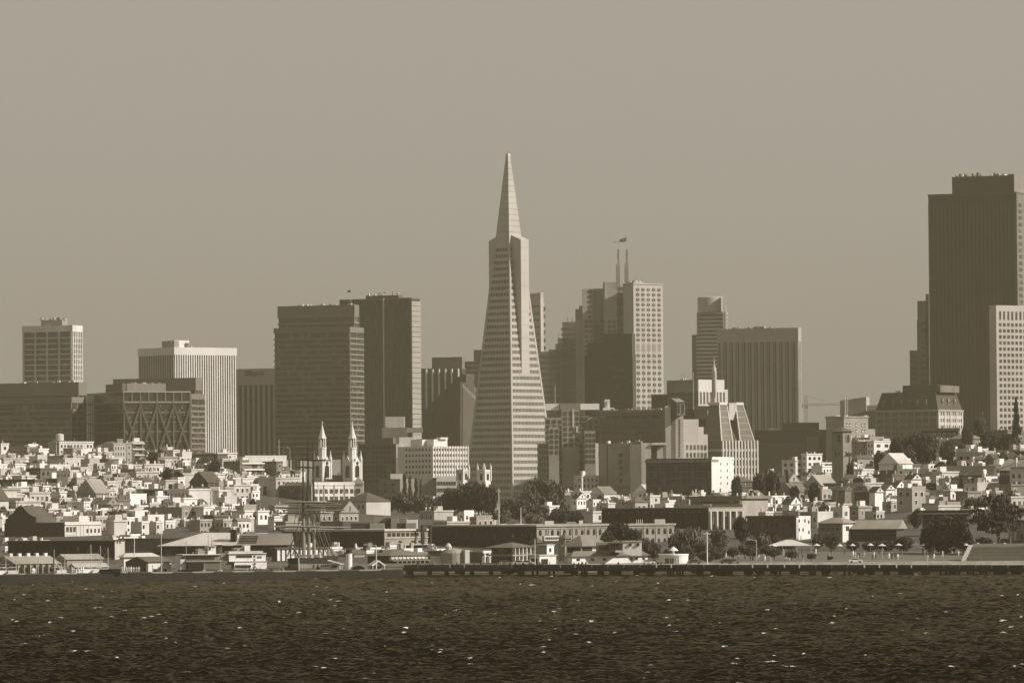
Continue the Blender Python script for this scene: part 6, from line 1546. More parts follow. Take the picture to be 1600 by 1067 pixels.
# ---------------------------------------------------------------- ferry
fp = at(290, 893, 1520)
fy = empty('ferry', (fp.x, 1528, 0), math.radians(16), 'white old ferry boat with tall dark stack at the quay', 'boat')
s_ = 1530 / F
def FX(px): return (px - 290) * s_
def FZ(px, py): return at(px, py, 1530).z
def fb(name, x0, x1, y0, y1, d0, d1, mat, parent=None): return MB().box(FX(x0), FX(x1), d0, d1, FZ((x0 + x1) / 2, y1), FZ((x0 + x1) / 2, y0)).build(name, mat, parent or fy)
n = 16; prof = []
hull = MB(); top, bot = [], []
x0_, x1_ = FX(283), FX(421)
for i in range(n + 1):
    t = i / n; x = x0_ + (x1_ - x0_) * t; wdt = 6.5 * (max(0.0, math.sin(math.pi * min(max(t, .001), .999))) ** .35)
    top.append((x, wdt))
poly = [(x, 6.5 - w) for x, w in top] + [(x, 6.5 + w) for x, w in reversed(top)]
hull.prism(poly, -1.0, FZ(350, 889)); hull.build('hull', W(.08), fy)
fb('main_deck', 291, 418, 876, 889, 1.2, 11.5, W(.16)); fb('end_house', 281.5, 290, 868, 890, 2, 9, W(.76)); fb('end_house_windows', 282.5, 288.5, 870, 872.5, 1.85, 2, GW)
fb('car_opening', 291.5, 317, 879, 890.5, .9, 1.3, W(.02)); fb('upper_deck', 290, 345, 868, 874.5, 1.8, 10.5, W(.22)); fb('deck_edge', 284, 345, 865.6, 866.8, 1.2, 11, W(.7)); fb('deck_edge', 289, 345, 875, 877.5, .8, 11.8, W(.3))
for k in range(9): fb('window', 292 + k * 5, 295.5 + k * 5, 869, 873, 1.6, 1.9, GW)
fb('saloon', 358, 417, 865, 876.3, 1.0, 11, W(.83, .06)); fb('lower_saloon', 366, 418, 877.3, 889, .7, 11.4, W(.83, .06)); fb('deck_edge', 356, 418, 864, 865, .6, 11.6, W(.75)); fb('deck_edge', 358, 419, 876.3, 877.3, .5, 11.8, W(.6)); fb('end_stairs', 346, 358, 865, 889, 2, 10, W(.25))
for k in range(12): fb('window', 370 + k * 2.1, 371.4 + k * 2.1, 867.5, 870.6, .8, 1.1, GW); fb('window', 368 + k * 2.1, 369.3 + k * 2.1, 882.5, 887, .5, .8, GW)
for (px, y) in ((398, 867.5), (398, 873), (398, 879), (398, 884), (404, 868.5), (408, 868.5)): fb('window', px, px + 2.2, y, y + 3, .4 if y > 876 else .8, 1.1, G(.2, (9, 9, 9)))
fb('hurricane_deck', 360, 415, 861, 864, 3, 9, W(.5)); fb('pilot_house', 386, 395, 852, 862, 3.5, 8, W(.84)); fb('deck_house', 370, 386, 856, 862, 4, 8, W(.28)); fb('window', 372, 374, 857.5, 859.5, 3.8, 4.1, GW); fb('window', 380, 382, 857.5, 859.5, 3.8, 4.1, GW); fb('cabin_top', 312, 327, 857, 866, 4, 8, W(.3))
fb('pilot_house', 327, 340, 853, 865.8, 3.5, 8, W(.82)); fb('pilot_roof', 326, 341, 852.4, 853.2, 3, 8.5, W(.6)); fb('window', 329, 331.5, 856, 859, 3.2, 3.6, GW)
MB().tube((FX(346), 5, FZ(346, 889)), (FX(346), 5, FZ(346, 851)), 1.0, 1.0, 12).build('funnel', W(.07), fy); MB().lathe([(1.6, FZ(346, 851.5)), (2.2, FZ(346, 850.5)), (.4, FZ(346, 849))], (FX(346), 5, 0), 10).build('funnel_cap', W(.7), fy)
for px, y in ((329.5, 836), (334.8, 840), (294, 846)): MB().tube((FX(px), 5, FZ(px, 866)), (FX(px), 5, FZ(px, y)), .14, .08, 5).build('mast', W(.3), fy)
for k in range(6): MB().tube((FX(298 + k * 3.5), 2, FZ(300, 877)), (FX(302 + k * 3), 2, FZ(300, 862 + (k % 3) * 3)), .1, .08, 4).build('davit', W(.6), fy)
# ---------------------------------------------------------------- sailing ship, bows-on
sp_ = at(467.5, 893, 1530)
SD = 1530.0
ship = empty('sailing_ship', (sp_.x, SD, 0), math.radians(-4.5), 'three masted square rigged ship moored bows on', 'ship')
def zs_(py): return at(480, py, SD).z
st_ = [(-1.5, .12, zs_(870.5)), (2, 1.9, zs_(871.3)), (6, 3.9, zs_(872)), (14, 5.3, zs_(873)), (30, 5.7, zs_(874)), (50, 5.6, zs_(873.5)), (62, 4.8, zs_(872)), (68, 3.6, zs_(871.5))]
def loft(f, z0f, z1f, name, mat):
    V, Fc = [], []
    for (y, w, zt) in st_:
        za, zb_ = z0f(y, zt), z1f(y, zt)
        ka, kb = f(y, w, za, zt), f(y, w, zb_, zt)
        V += [(-ka, y + .8 * max(0, (1 - za / zt)), za), (-kb, y, zb_), (kb, y, zb_), (ka, y + .8 * max(0, (1 - za / zt)), za)]
    m = len(st_)
    for i in range(m - 1):
        a, c = 4 * i, 4 * i + 4
        Fc += [(a, c, c + 1, a + 1), (a + 1, c + 1, c + 2, a + 2), (a + 2, c + 2, c + 3, a + 3), (a + 3, c + 3, c, a)]
    Fc += [(0, 1, 2, 3), (4 * m - 1, 4 * m - 2, 4 * m - 3, 4 * m - 4)]
    return MB().add(V, Fc).build(name, mat, ship)
wf = lambda y, w, z, zt: w * (.55 + .45 * min(1, max(0, (z + 1) / (zt + 1))) ** .6) if y > 1 else w * (.2 + .8 * max(0, z / zt))
loft(wf, lambda y, zt: -1.0, lambda y, zt: zt * .42, 'lower_hull', W(.13))
loft(lambda y, w, z, zt: wf(y, w, z, zt) + .05, lambda y, zt: zt * .42, lambda y, zt: zt * .66, 'painted_ports', W(.22))
loft(lambda y, w, z, zt: wf(y, w, z, zt) + .1, lambda y, zt: zt * .66, lambda y, zt: zt, 'bulwark', W(.025))
for k in range(14):
    y = 6 + k * 4.2; w = np.interp(y, [s[0] for s in st_], [s[1] for s in st_]); zt = np.interp(y, [s[0] for s in st_], [s[2] for s in st_])
    for sx in (-1, 1): MB().box(sx * w * .93 - .2, sx * w * .93 + .2, y, y + 1.3, zt * .46, zt * .62).build('port', W(.04), ship)
MB().tube((0, -.9, -.5), (0, -1.7, zs_(871)), .22, .22, 6).build('stem', W(.6), ship)
MB().tube((0, 1, zs_(871)), (-.4, -10, zs_(871) + 3.2), .3, .15, 7).build('bowsprit', W(.3), ship)
MB().box(-2.2, 2.6, 9, 15, zs_(873), zs_(867)).build('deck_house', W(.3), ship); MB().box(-2, 2, 36, 44, zs_(873), zs_(868)).build('deck_house', W(.4), ship)
MB().box(-1.6, 1.6, 3.2, 6, zs_(872), zs_(869.4)).build('forecastle_rail', W(.55), ship)
ca5, sa5 = math.cos(math.radians(-4.5)), math.sin(math.radians(-4.5))
MA = []
for (px, yt, d) in ((474.6, 709, 12), (482.6, 687, 32), (490.6, 690, 52)):
    X = ux(px, 860) * (SD + d)
    lx = (X - sp_.x) * ca5 + d * sa5; ly_ = -(X - sp_.x) * sa5 + d * ca5
    z0 = zs_(873); zt = at(px, yt, SD + d).z
    zm = z0 + (zt - z0) * .45; zn = z0 + (zt - z0) * .78
    ms = MB().tube((lx, ly_, z0), (lx, ly_, zm), .55, .46, 8).build('mast', W(.26), ship)
    MB().tube((lx, ly_ - .5, zm - 2), (lx, ly_ - .5, zn), .38, .32, 7).build('topmast', W(.05), ms); MB().tube((lx, ly_ - .6, zn - 1), (lx, ly_ - .6, zt), .3, .12, 6).build('topgallant', W(.03), ms); MB().box(lx - 1.4, lx + 1.4, ly_ - .8, ly_ + .8, zm - .7, zm - .4).build('top_platform', W(.15), ms)
    MA.append((lx, ly_, z0, zm, zn, zt, px, d))
for (k, xa, xb, y, v) in ((0, 464, 497, 730, .06), (1, 466, 517, 719, .05), (0, 445, 520, 784.5, .3), (1, 436, 535, 788, .3), (0, 431, 528, 794, .08), (1, 441, 540, 797, .25), (2, 434, 516, 801.5, .07), (0, 427, 500, 822, .35), (1, 430, 549, 823.5, .45), (2, 438, 523, 826.5, .5), (1, 446, 531, 786, .2), (2, 455, 530, 791, .2)):
    lx, ly_, z0, zm, zn, zt, px, d = MA[k]
    z = at(px, y, SD + d).z; s2 = (SD + d) / F
    A, B_ = Vector((lx + (xa - px) * s2, ly_ - .8, z + .1)), Vector((lx + (xb - px) * s2, ly_ - .8, z - .1)); Mi = (A + B_) / 2
    MB().tube(A, Mi, .16, .3, 6).tube(Mi, B_, .3, .16, 6).build('yard', W(v), ship)
rg = MB()
for (lx, ly_, z0, zm, zn, zt, px, d) in MA:
    for sx in (-1, 1):
        for k in range(5): rg.tube((lx + sx * 5.4, ly_ + 1 + k * .9, z0 + .5), (lx + sx * .4, ly_ + .2, zm - .6), .045, .045, 3)
        for k in range(3): rg.tube((lx + sx * 5.4, ly_ + 4 + k, z0 + .5), (lx, ly_, zn), .035, .035, 3)
    rg.tube((lx, ly_, zn), (lx - .3, ly_ - 20, z0 + 1.5), .04, .04, 3); rg.tube((lx, ly_, zm), (lx - .3, ly_ - 16, z0 + 1), .04, .04, 3)
rg.build('rigging', W(.1), ship, kind='stuff')
# ---------------------------------------------------------------- paddle tug
tp = at(545, 893, 1540)
tg = empty('paddle_tug', (tp.x, 1540, 0), math.radians(-12), 'paddle tug with a fat white funnel right of the sailing ship', 'boat')
def tz(py): return at(545, py, 1540).z
hl = [(-6.5, .3), (-4, 1.8), (0, 2.6), (6, 2.4), (8.5, 1.2)]
MB().prism([(x, -w) for x, w in hl] + [(x, w) for x, w in reversed(hl)], -.8, tz(889)).build('hull', W(.12), tg)
MB().lathe([(.95, tz(889)), (.95, tz(866)), (1.0, tz(865.5)), (1.0, tz(864.5))], (.1, 0, 0), 16).build('funnel', W(.78, .08), tg); MB().lathe([(.98, tz(864.5)), (1.05, tz(858)), (.7, tz(857.8))], (.1, 0, 0), 16).build('funnel_top', W(.03), tg)
MB().box(-5.5, -2.4, -1.5, 1.5, tz(889), tz(881)).build('wheelhouse', W(.6), tg); MB().extr([(-6.2, -1.8, tz(874.5)), (-2.0, -1.8, tz(880.5)), (-2.0, -1.8, tz(881.5)), (-6.2, -1.8, tz(876))], (0, 3.6, 0)).build('wheelhouse_roof', W(.78), tg); MB().box(-4.9, -3.2, -1.62, -1.5, tz(886), tz(882.5)).build('window', GW, tg)
pb = [(2.6 * math.cos(k * math.pi / 10), 1.9 * math.sin(k * math.pi / 10)) for k in range(11)]
MB().extr([(3.8 + x, -3.4, tz(891) + z) for x, z in pb], (0, .8, 0)).build('paddle_box', W(.06), tg); MB().extr([(3.8 + x * 1.04, -3.55, tz(891) + z * 1.04) for x, z in pb] + [(3.8 + x * .8, -3.55, tz(891) + z * .8) for x, z in reversed(pb)], (0, .2, 0)).build('paddle_rim', W(.6), tg)
# small craft and a motor launch at the quay
for k, (px, w, v, lab) in enumerate(((320, 7, .6, 'small pale launch alongside the ferry bow'), (345, 9, .4, 'grey workboat moored before the ferry funnel'), (438, 6, .3, 'dark dinghy between ferry and sailing ship'))):
    p = at(px, 893, 1500); t = empty('launch', (p.x, 1500, 0), R.uniform(-.2, .2), lab, 'boat'); L = w * 1500 / F / 2 * 2
    MB().prism([(-L, -.2), (-L * .6, -.9), (L * .7, -.9), (L, 0), (L * .7, .9), (-L * .6, .9), (-L, .2)], -.4, 1.1).build('hull', W(v), t); MB().box(-L * .4, L * .2, -.6, .6, 1.0, 2.3).build('cabin', W(.7), t); MB().box(-L * .3, L * .1, -.66, -.6, 1.5, 2.0).build('window', GW, t); MB().tube((0, 0, 2.2), (0, 0, 4.5), .06, .04, 5).build('mast', W(.5), t)

# sailing boats and a trawler lying behind the breakwater
for k, (px, yt, v, lab) in enumerate(((6, 868, .7, 'sloop with a bare mast at the far left edge'), (22, 874, .3, 'dark hulled sloop second from the left edge'), (139, 850, .75, 'tall masted white sloop before the rusted roof shed'), (154, 852, .6, 'grey sloop right of the tall masted white one'), (166, 855, .75, 'white sloop left of the dark gabled shed'), (98, 866, .4, 'grey sloop right of the strutted pole'))):
    D = 1462.0; p = at(px, 893, D); t = empty('sailing_boat', (p.x, D, 0), R.uniform(.2, .6), lab, 'boat')
    MB().prism([(-3.6, -.3), (-2.5, -1.1), (1.5, -1.1), (3.8, 0), (1.5, 1.1), (-2.5, 1.1), (-3.6, .3)], -.4, 2.2).build('hull', W(v), t); MB().box(-1.8, 1.0, -.7, .7, 2.1, 3.1).build('cabin', W(.75), t)
    h = at(px, yt, D).z; MB().tube((.6, 0, 2), (.6, 0, h), .13, .07, 6).build('mast', W(.55), t); MB().tube((.6, 0, 4.0), (-3.2, 0, 3.8), .09, .07, 5).build('boom', W(.6), t)
    MB().tube((3.7, 0, 2.2), (.6, 0, h - .4), .035, .035, 3).build('stay', W(.4), t); MB().tube((-3.5, 0, 2.2), (.6, 0, h - .4), .035, .035, 3).build('stay', W(.4), t); MB().tube((-1.4, 0, h * .66), (1.6, 0, h * .66), .05, .05, 4).build('spreader', W(.5), t)
# ================================================================ piers, people, terrace, bleachers
def pier(name, label, pts, z_top, piles=True):
    """pts: (px, D) along the outer face"""
    W_ = 7.0
    P = [Vector((ux(px, 890) * D, D, 0)) for px, D in pts]
    t = empty(name, (P[0].x, P[0].y, 0), 0, label, 'pier')
    o = P[0].copy()
    Q = [p - o for p in P]
    return t, Q
# right: long open pier on piles
tot = [(629, 1471), (800, 1468), (1000, 1460), (1200, 1450), (1400, 1440), (1600, 1428), (1760, 1418)]
pr, Q = pier('long_pier', 'long dark pier on piles crossing the right two thirds', tot, 3)
def seg(i): return Q[i], Q[i + 1]
dk = W(.015, .4)
for i in range(len(Q) - 1):
    a, c = seg(i); d = (c - a).normalized(); nrm = Vector((-d.y, d.x, 0)); zt0 = 2.9 - .18 * i; zt1 = 2.9 - .18 * (i + 1)
    def slab(z0, z1, y0, y1, name, mat, over=0.02):
        A, C = a - d * over, c + d * over
        MB().hexa([A + nrm * y0 + Vector((0, 0, zt0 + z0)), C + nrm * y0 + Vector((0, 0, zt1 + z0)), C + nrm * y1 + Vector((0, 0, zt1 + z0)), A + nrm * y1 + Vector((0, 0, zt0 + z0)),
                   A + nrm * y0 + Vector((0, 0, zt0 + z1)), C + nrm * y0 + Vector((0, 0, zt1 + z1)), C + nrm * y1 + Vector((0, 0, zt1 + z1)), A + nrm * y1 + Vector((0, 0, zt0 + z1))]).build(name, mat, pr)
    slab(-.75, -.15, -.02, 7, 'deck', W(.06, .4), -.01); slab(-1.1, -.10, -.3, -.03, 'fascia', dk, -.01); slab(-2.75, -2.1, -.15, .25, 'lower_beam', dk, -.02)
    L = (c - a).length; npl = int(L / 4.3)
    for k in range(npl):
        q = a + d * (L * (k + .5 + R.uniform(-.3, .3)) / npl); zz = zt0 + (zt1 - zt0) * (k + .5) / npl
        for y in ((0.2, 3.4, 6.6) if R.random() < .8 else (0.2, 6.6)):
            MB().tube((q.x + nrm.x * y, q.y + nrm.y * y, -3), (q.x + nrm.x * y, q.y + nrm.y * y, zz - .7), .32, .32, 6).build('pile', dk, pr)
        if k % 3 == 0 or R.random() < .25:
            MB().box(-R.uniform(.6, 2.4), R.uniform(.6, 2.4), -.05, .15, -R.uniform(1.3, 2.2), -.8).build('skirt_board', dk, pr, (q.x + nrm.x * .5, q.y + nrm.y * .5, zz))
        if R.random() < .18: MB().tube((q.x + nrm.x * 1, q.y + nrm.y * 1, zz - .2), (q.x + nrm.x * 1, q.y + nrm.y * 1, zz + R.uniform(1.4, 3.6)), .07, .06, 5).build('lamp_standard', W(.3), pr)
        q = a + d * (L * (k + .5) / npl)
        if True:
            w = L / npl * (.485 if R.random() < .8 else .42)
            MB().hexa([q - d * w + nrm * .0 + Vector((0, 0, zz - .10)), q + d * w + Vector((0, 0, zz - .10)), q + d * w + nrm * .35 + Vector((0, 0, zz - .10)), q - d * w + nrm * .35 + Vector((0, 0, zz - .10)),
                       q - d * w + Vector((0, 0, zz + .78)), q + d * w + Vector((0, 0, zz + .78)), q + d * w + nrm * .35 + Vector((0, 0, zz + .78)), q - d * w + nrm * .35 + Vector((0, 0, zz + .78))]).build('parapet_block', W(R.choice((.02, .025, .04)), .4), pr)
# left: solid breakwater
tot2 = [(-160, 1402), (0, 1413), (240, 1432), (430, 1450), (631, 1466)]
pl, Q = pier('breakwater', 'low dark solid breakwater along the left shore', tot2, 2.7)
for i in range(len(Q) - 1):
    a, c = seg(i); d = (c - a).normalized(); nrm = Vector((-d.y, d.x, 0)); n = 6
    for k in range(n):
        p0, p1 = a.lerp(c, k / n), a.lerp(c, (k + 1) / n - .002)
        h = 2.55 + R.uniform(-.06, .06) - .12 * i
        bt_ = .35
        MB().hexa([p0 - nrm * bt_ + Vector((0, 0, -3)), p1 - nrm * bt_ + Vector((0, 0, -3)), p1 + nrm * 9 + Vector((0, 0, -3)), p0 + nrm * 9 + Vector((0, 0, -3)), p0 + Vector((0, 0, h)), p1 + Vector((0, 0, h)), p1 + nrm * 9 + Vector((0, 0, h)), p0 + nrm * 9 + Vector((0, 0, h))]).build('wall_block', W(.022, .5), pl)
        if i >= 2: MB().hexa([p0 + nrm * .6 + Vector((0, 0, h)), p1 + nrm * .6 + Vector((0, 0, h)), p1 + nrm * 8.5 + Vector((0, 0, h)), p0 + nrm * 8.5 + Vector((0, 0, h)), p0 + nrm * .6 + Vector((0, 0, h + .12)), p1 + nrm * .6 + Vector((0, 0, h + .12)), p1 + nrm * 8.5 + Vector((0, 0, h + .3)), p0 + nrm * 8.5 + Vector((0, 0, h + .3))]).build('lit_top_slab', W(.26), pl)  # paler slab added: light on the breakwater top put into colour
        if k % 2: MB().hexa([p0 - nrm * .1 + Vector((0, 0, h)), p0.lerp(p1, .9) - nrm * .1 + Vector((0, 0, h)), p0.lerp(p1, .9) + nrm * .4 + Vector((0, 0, h)), p0 + nrm * .4 + Vector((0, 0, h)), p0 - nrm * .1 + Vector((0, 0, h + .35)), p0.lerp(p1, .9) - nrm * .1 + Vector((0, 0, h + .35)), p0.lerp(p1, .9) + nrm * .4 + Vector((0, 0, h + .35)), p0 + nrm * .4 + Vector((0, 0, h + .35))]).build('kerb', W(.08), pl)
MB().box(-2.9, 2.9, 1.0, 3, 2.2, 3.7).build('wall_block', W(.015, .4), pl, (Q[1] + (Q[2] - Q[1]) * .71) + Vector((0, -.6, 0)))
# landing stage under the historic ships: fills the basin edge
v_ = [at(-150, 893, 1480), at(628, 890, 1500)]
MB().hexa([(v_[0].x, 1470, -3), (v_[1].x, 1490, -3), (v_[1].x, 1500, -3), (v_[0].x, 1480, -3), (v_[0].x, 1470, 1.3), (v_[1].x, 1490, 1.2), (v_[1].x, 1500, 1.2), (v_[0].x, 1480, 1.3)]).build('landing_stage', W(.2, .4), kind='structure')

# --- people: one continuous body each
def person_mesh(name, v, pose):
    J = {'pel': (0, 0, .95), 'chest': (0, 0, 1.32), 'neck': (0, 0, 1.5), 'head': (0, -.02, 1.66), 'crown': (0, 0, 1.74)}
    st = .12 if pose == 'walk' else .02
    J.update(hl=(-.1, 0, .9), hr=(.1, 0, .9), kl=(-.11, -st, .5), kr=(.11, st * .6, .5), fl=(-.12, -st * 1.6, .06), fr=(.12, st * 2, .06), tl=(-.12, -st * 1.6 - .14, .03), tr=(.12, st * 2 - .14, .03),
             sl=(-.2, 0, 1.4), sr=(.2, 0, 1.4), el=(-.26, .02 + st, 1.13), er=(.26, .02 - st, 1.13), wl=(-.25, -.1 + st, .9), wr=(.25, -.12 - st, .9))
    E = [('pel', 'chest'), ('chest', 'neck'), ('neck', 'head'), ('head', 'crown'), ('pel', 'hl'), ('hl', 'kl'), ('kl', 'fl'), ('fl', 'tl'), ('pel', 'hr'), ('hr', 'kr'), ('kr', 'fr'), ('fr', 'tr'), ('chest', 'sl'), ('sl', 'el'), ('el', 'wl'), ('chest', 'sr'), ('sr', 'er'), ('er', 'wr')]
    rad = {'pel': .15, 'chest': .17, 'neck': .07, 'head': .11, 'crown': .09, 'hl': .1, 'hr': .1, 'kl': .07, 'kr': .07, 'fl': .05, 'fr': .05, 'tl': .04, 'tr': .04, 'sl': .08, 'sr': .08, 'el': .05, 'er': .05, 'wl': .04, 'wr': .04}
    ks = list(J); me = bpy.data.meshes.new(name); me.from_pydata([J[k] for k in ks], [(ks.index(a), ks.index(c)) for a, c in E], [])
    o = bpy.data.objects.new(name, me); COL.objects.link(o)
    o.modifiers.new('skin', 'SKIN')
    for i, k in enumerate(ks):
        s = me.skin_vertices[0].data[i]; s.radius = (rad[k], rad[k]); s.use_root = (k == 'pel')
    dg = bpy.context.evaluated_depsgraph_get(); m2 = bpy.data.meshes.new_from_object(o.evaluated_get(dg)); bpy.data.objects.remove(o)
    m2.materials.clear(); m2.materials.append(W(v, .15, .9, 'cloth')); m2.name = name
    return m2
PM = [person_mesh('person', v, p) for v, p in ((.75, 'stand'), (.75, 'walk'), (.08, 'stand'), (.08, 'walk'), (.3, 'walk'))]
def put(px, D, z, k, label, group):
    X = ux(px, 885) * D
    o = link('person', PM[k], None, (X, D, z)); o.rotation_euler = (0, 0, R.uniform(0, 6.28)); s = R.uniform(.93, 1.06); o.scale = (s, s, s)
    tag(o, label, 'person', group)
for px in [191, 194, 197.5, 201, 205, 209, 213, 217, 112, 115, 122, 127, 130, 50, 52, 54]:
    D = np.interp(px, [0, 240], [1417, 1436]); put(px, float(D), 2.5 - (.12 if px > 240 else 0), R.choice((0, 0, 1)), 'tiny figure in white standing on the left breakwater', 'people on the breakwater')
for i in range(34):
    px = R.uniform(640, 1080); D = float(np.interp(px, [q[0] for q in tot], [q[1] for q in tot])) + R.uniform(1.5, 5); z = float(np.interp(px, [q[0] for q in tot], [2.9, 2.72, 2.54, 2.36, 2.18, 2.0, 1.8])) - .16
    put(px, D, z, R.choice((2, 3, 3, 4)), 'tiny dark figure walking on the long pier', 'people on the pier')
for i in range(60):
    px = R.uniform(1130, 1500); D = R.uniform(1592, 1672); X = ux(px, 870) * D; k = R.choice((0, 1, 2, 3, 4))
    put(px, D, gz(X, D) + .1, k, ('tiny figure in light clothes on the park lawn' if k < 2 else 'tiny figure in dark clothes on the park lawn' if k < 4 else 'tiny figure in grey clothes on the park lawn'), 'people on the lawn')
for i in range(20):
    px = R.uniform(380, 448); D = R.uniform(1472, 1478) if False else R.uniform(1484, 1490); put(px, D, 1.2, R.choice((2, 3, 4)), 'tiny dark figure on the quay beside the ferry', 'people on the quay')
# --- parasols and tent of the cafe terrace
def parasol(px, py, D, r, lab):
    p = at(px, py, D); g = gz(p.x, D); t = empty('parasol', (p.x, D, g), R.random(), lab, 'parasol', 'parasols on the terrace'); h = 2.6
    MB().tube((0, 0, 0), (0, 0, h + .6), .05, .05, 5).build('pole', W(.4), t); MB().lathe([(r, h), (r * .98, h + .05), (.06, h + .75)], n=8).build('canopy', W(.6), t)
xs = [1166, 1208, 1276, 1312, 1332, 1360, 1378, 1404, 1430, 1443, 1468, 1496, 1509, 1518, 1528, 1554, 1570]
for i, px in enumerate(xs): parasol(px, 862, 1668 + (i % 3) * 3, R.uniform(1.0, 1.6), 'pale parasol, %s from the left along the terrace behind the lawn' % (ORD + ['thirteenth', 'fourteenth', 'fifteenth', 'sixteenth', 'seventeenth'])[i])
p = at(1233, 860, 1676); g = gz(p.x, 1676); tt = empty('canopy_tent', (p.x, 1676, g), 0, 'wide pale tent roof over the cafe terrace', 'tent')
MB().add([(-7.5, -3, 2.6), (7.5, -3, 2.6), (7.5, 3, 2.6), (-7.5, 3, 2.6), (-1, 0, 4.6), (1, 0, 4.6)], [(3, 2, 1, 0), (0, 1, 5, 4), (1, 2, 5), (2, 3, 4, 5), (3, 0, 4)]).build('roof', W(.55), tt)
for x in (-7, -2.4, 2.4, 7): MB().tube((x, -2.8, 0), (x, -2.8, 2.6), .07, .07, 5).build('post', W(.5), tt)
# --- bleachers with a white stair
b = empty('bleachers', (ux(1525, 880) * 1578, 1578, gz(ux(1525, 880) * 1578, 1578)), 0, 'stepped grey seating bank with a white stair at right', 'bleachers')
w1 = (1720 - 1508) / F * 1578; zb_ = b.location.z
for k in range(9):
    MB().box((k) * .38 - 3.2, w1, k * 1.5, k * 1.5 + 1.48, -2, .5 + k * .5).build('step', W(.12 if k % 2 else .14, .3), b)
for k in range(14):
    MB().box(-3.6 + k * .26 - .9, -3.6 + k * .26 + .5, k * 1.0, k * 1.0 + .98, -2, .6 + k * .34).build('stair_step', W(.62), b)
MB().box(0.5, w1, 13.6, 14.6, -2, 5.4).build('top_wall', W(.25), b)
# --- cars along the park road
def car(px, D, v, lab, dirn=0):
    X = ux(px, 880) * D; t = empty('parked_car', (X, D, gz(X, D) + .15), dirn, lab, 'car', 'cars along the shore')
    MB().extr([(-2.1, -.85, .3), (2.1, -.85, .3), (2.1, -.85, .75), (1.3, -.85, .9), (.7, -.85, 1.4), (-1.0, -.85, 1.4), (-1.6, -.85, .92), (-2.1, -.85, .85)], (0, 1.7, 0)).build('body', W(v, .1, .35, 'paint'), t)
    MB().extr([(1.15, -.88, .92), (.65, -.88, 1.34), (-.95, -.88, 1.34), (-1.45, -.88, .94)], (0, 1.76, 0)).build('window', GW, t)
    for x in (-1.3, 1.3):
        for y in (-.86, .66):
            o = MB().lathe([(.32, 0), (.32, .2)], n=10).build('wheel', W(.03), t, (x, y + .2, .32)); o.rotation_euler = (math.pi / 2, 0, 0)
for i, (px, v, lab) in enumerate(((1013, .8, 'white car beside the round white building'), (1022, .3, 'grey car left of the round white building'), (1085, .1, 'dark car right of the round white building'), (1135, .08, 'black van sized car under the park trees'), (1146, .3, 'grey car under the park trees'), (812, .7, 'pale car before the clubhouse'), (824, .6, 'silver car beside the clubhouse corner'), (1337, .85, 'white car at the lawn edge'), (790, .2, 'dark car before the clubhouse'))):
    car(px, 1572 + (i % 3), v, lab, R.uniform(-.15, .15))
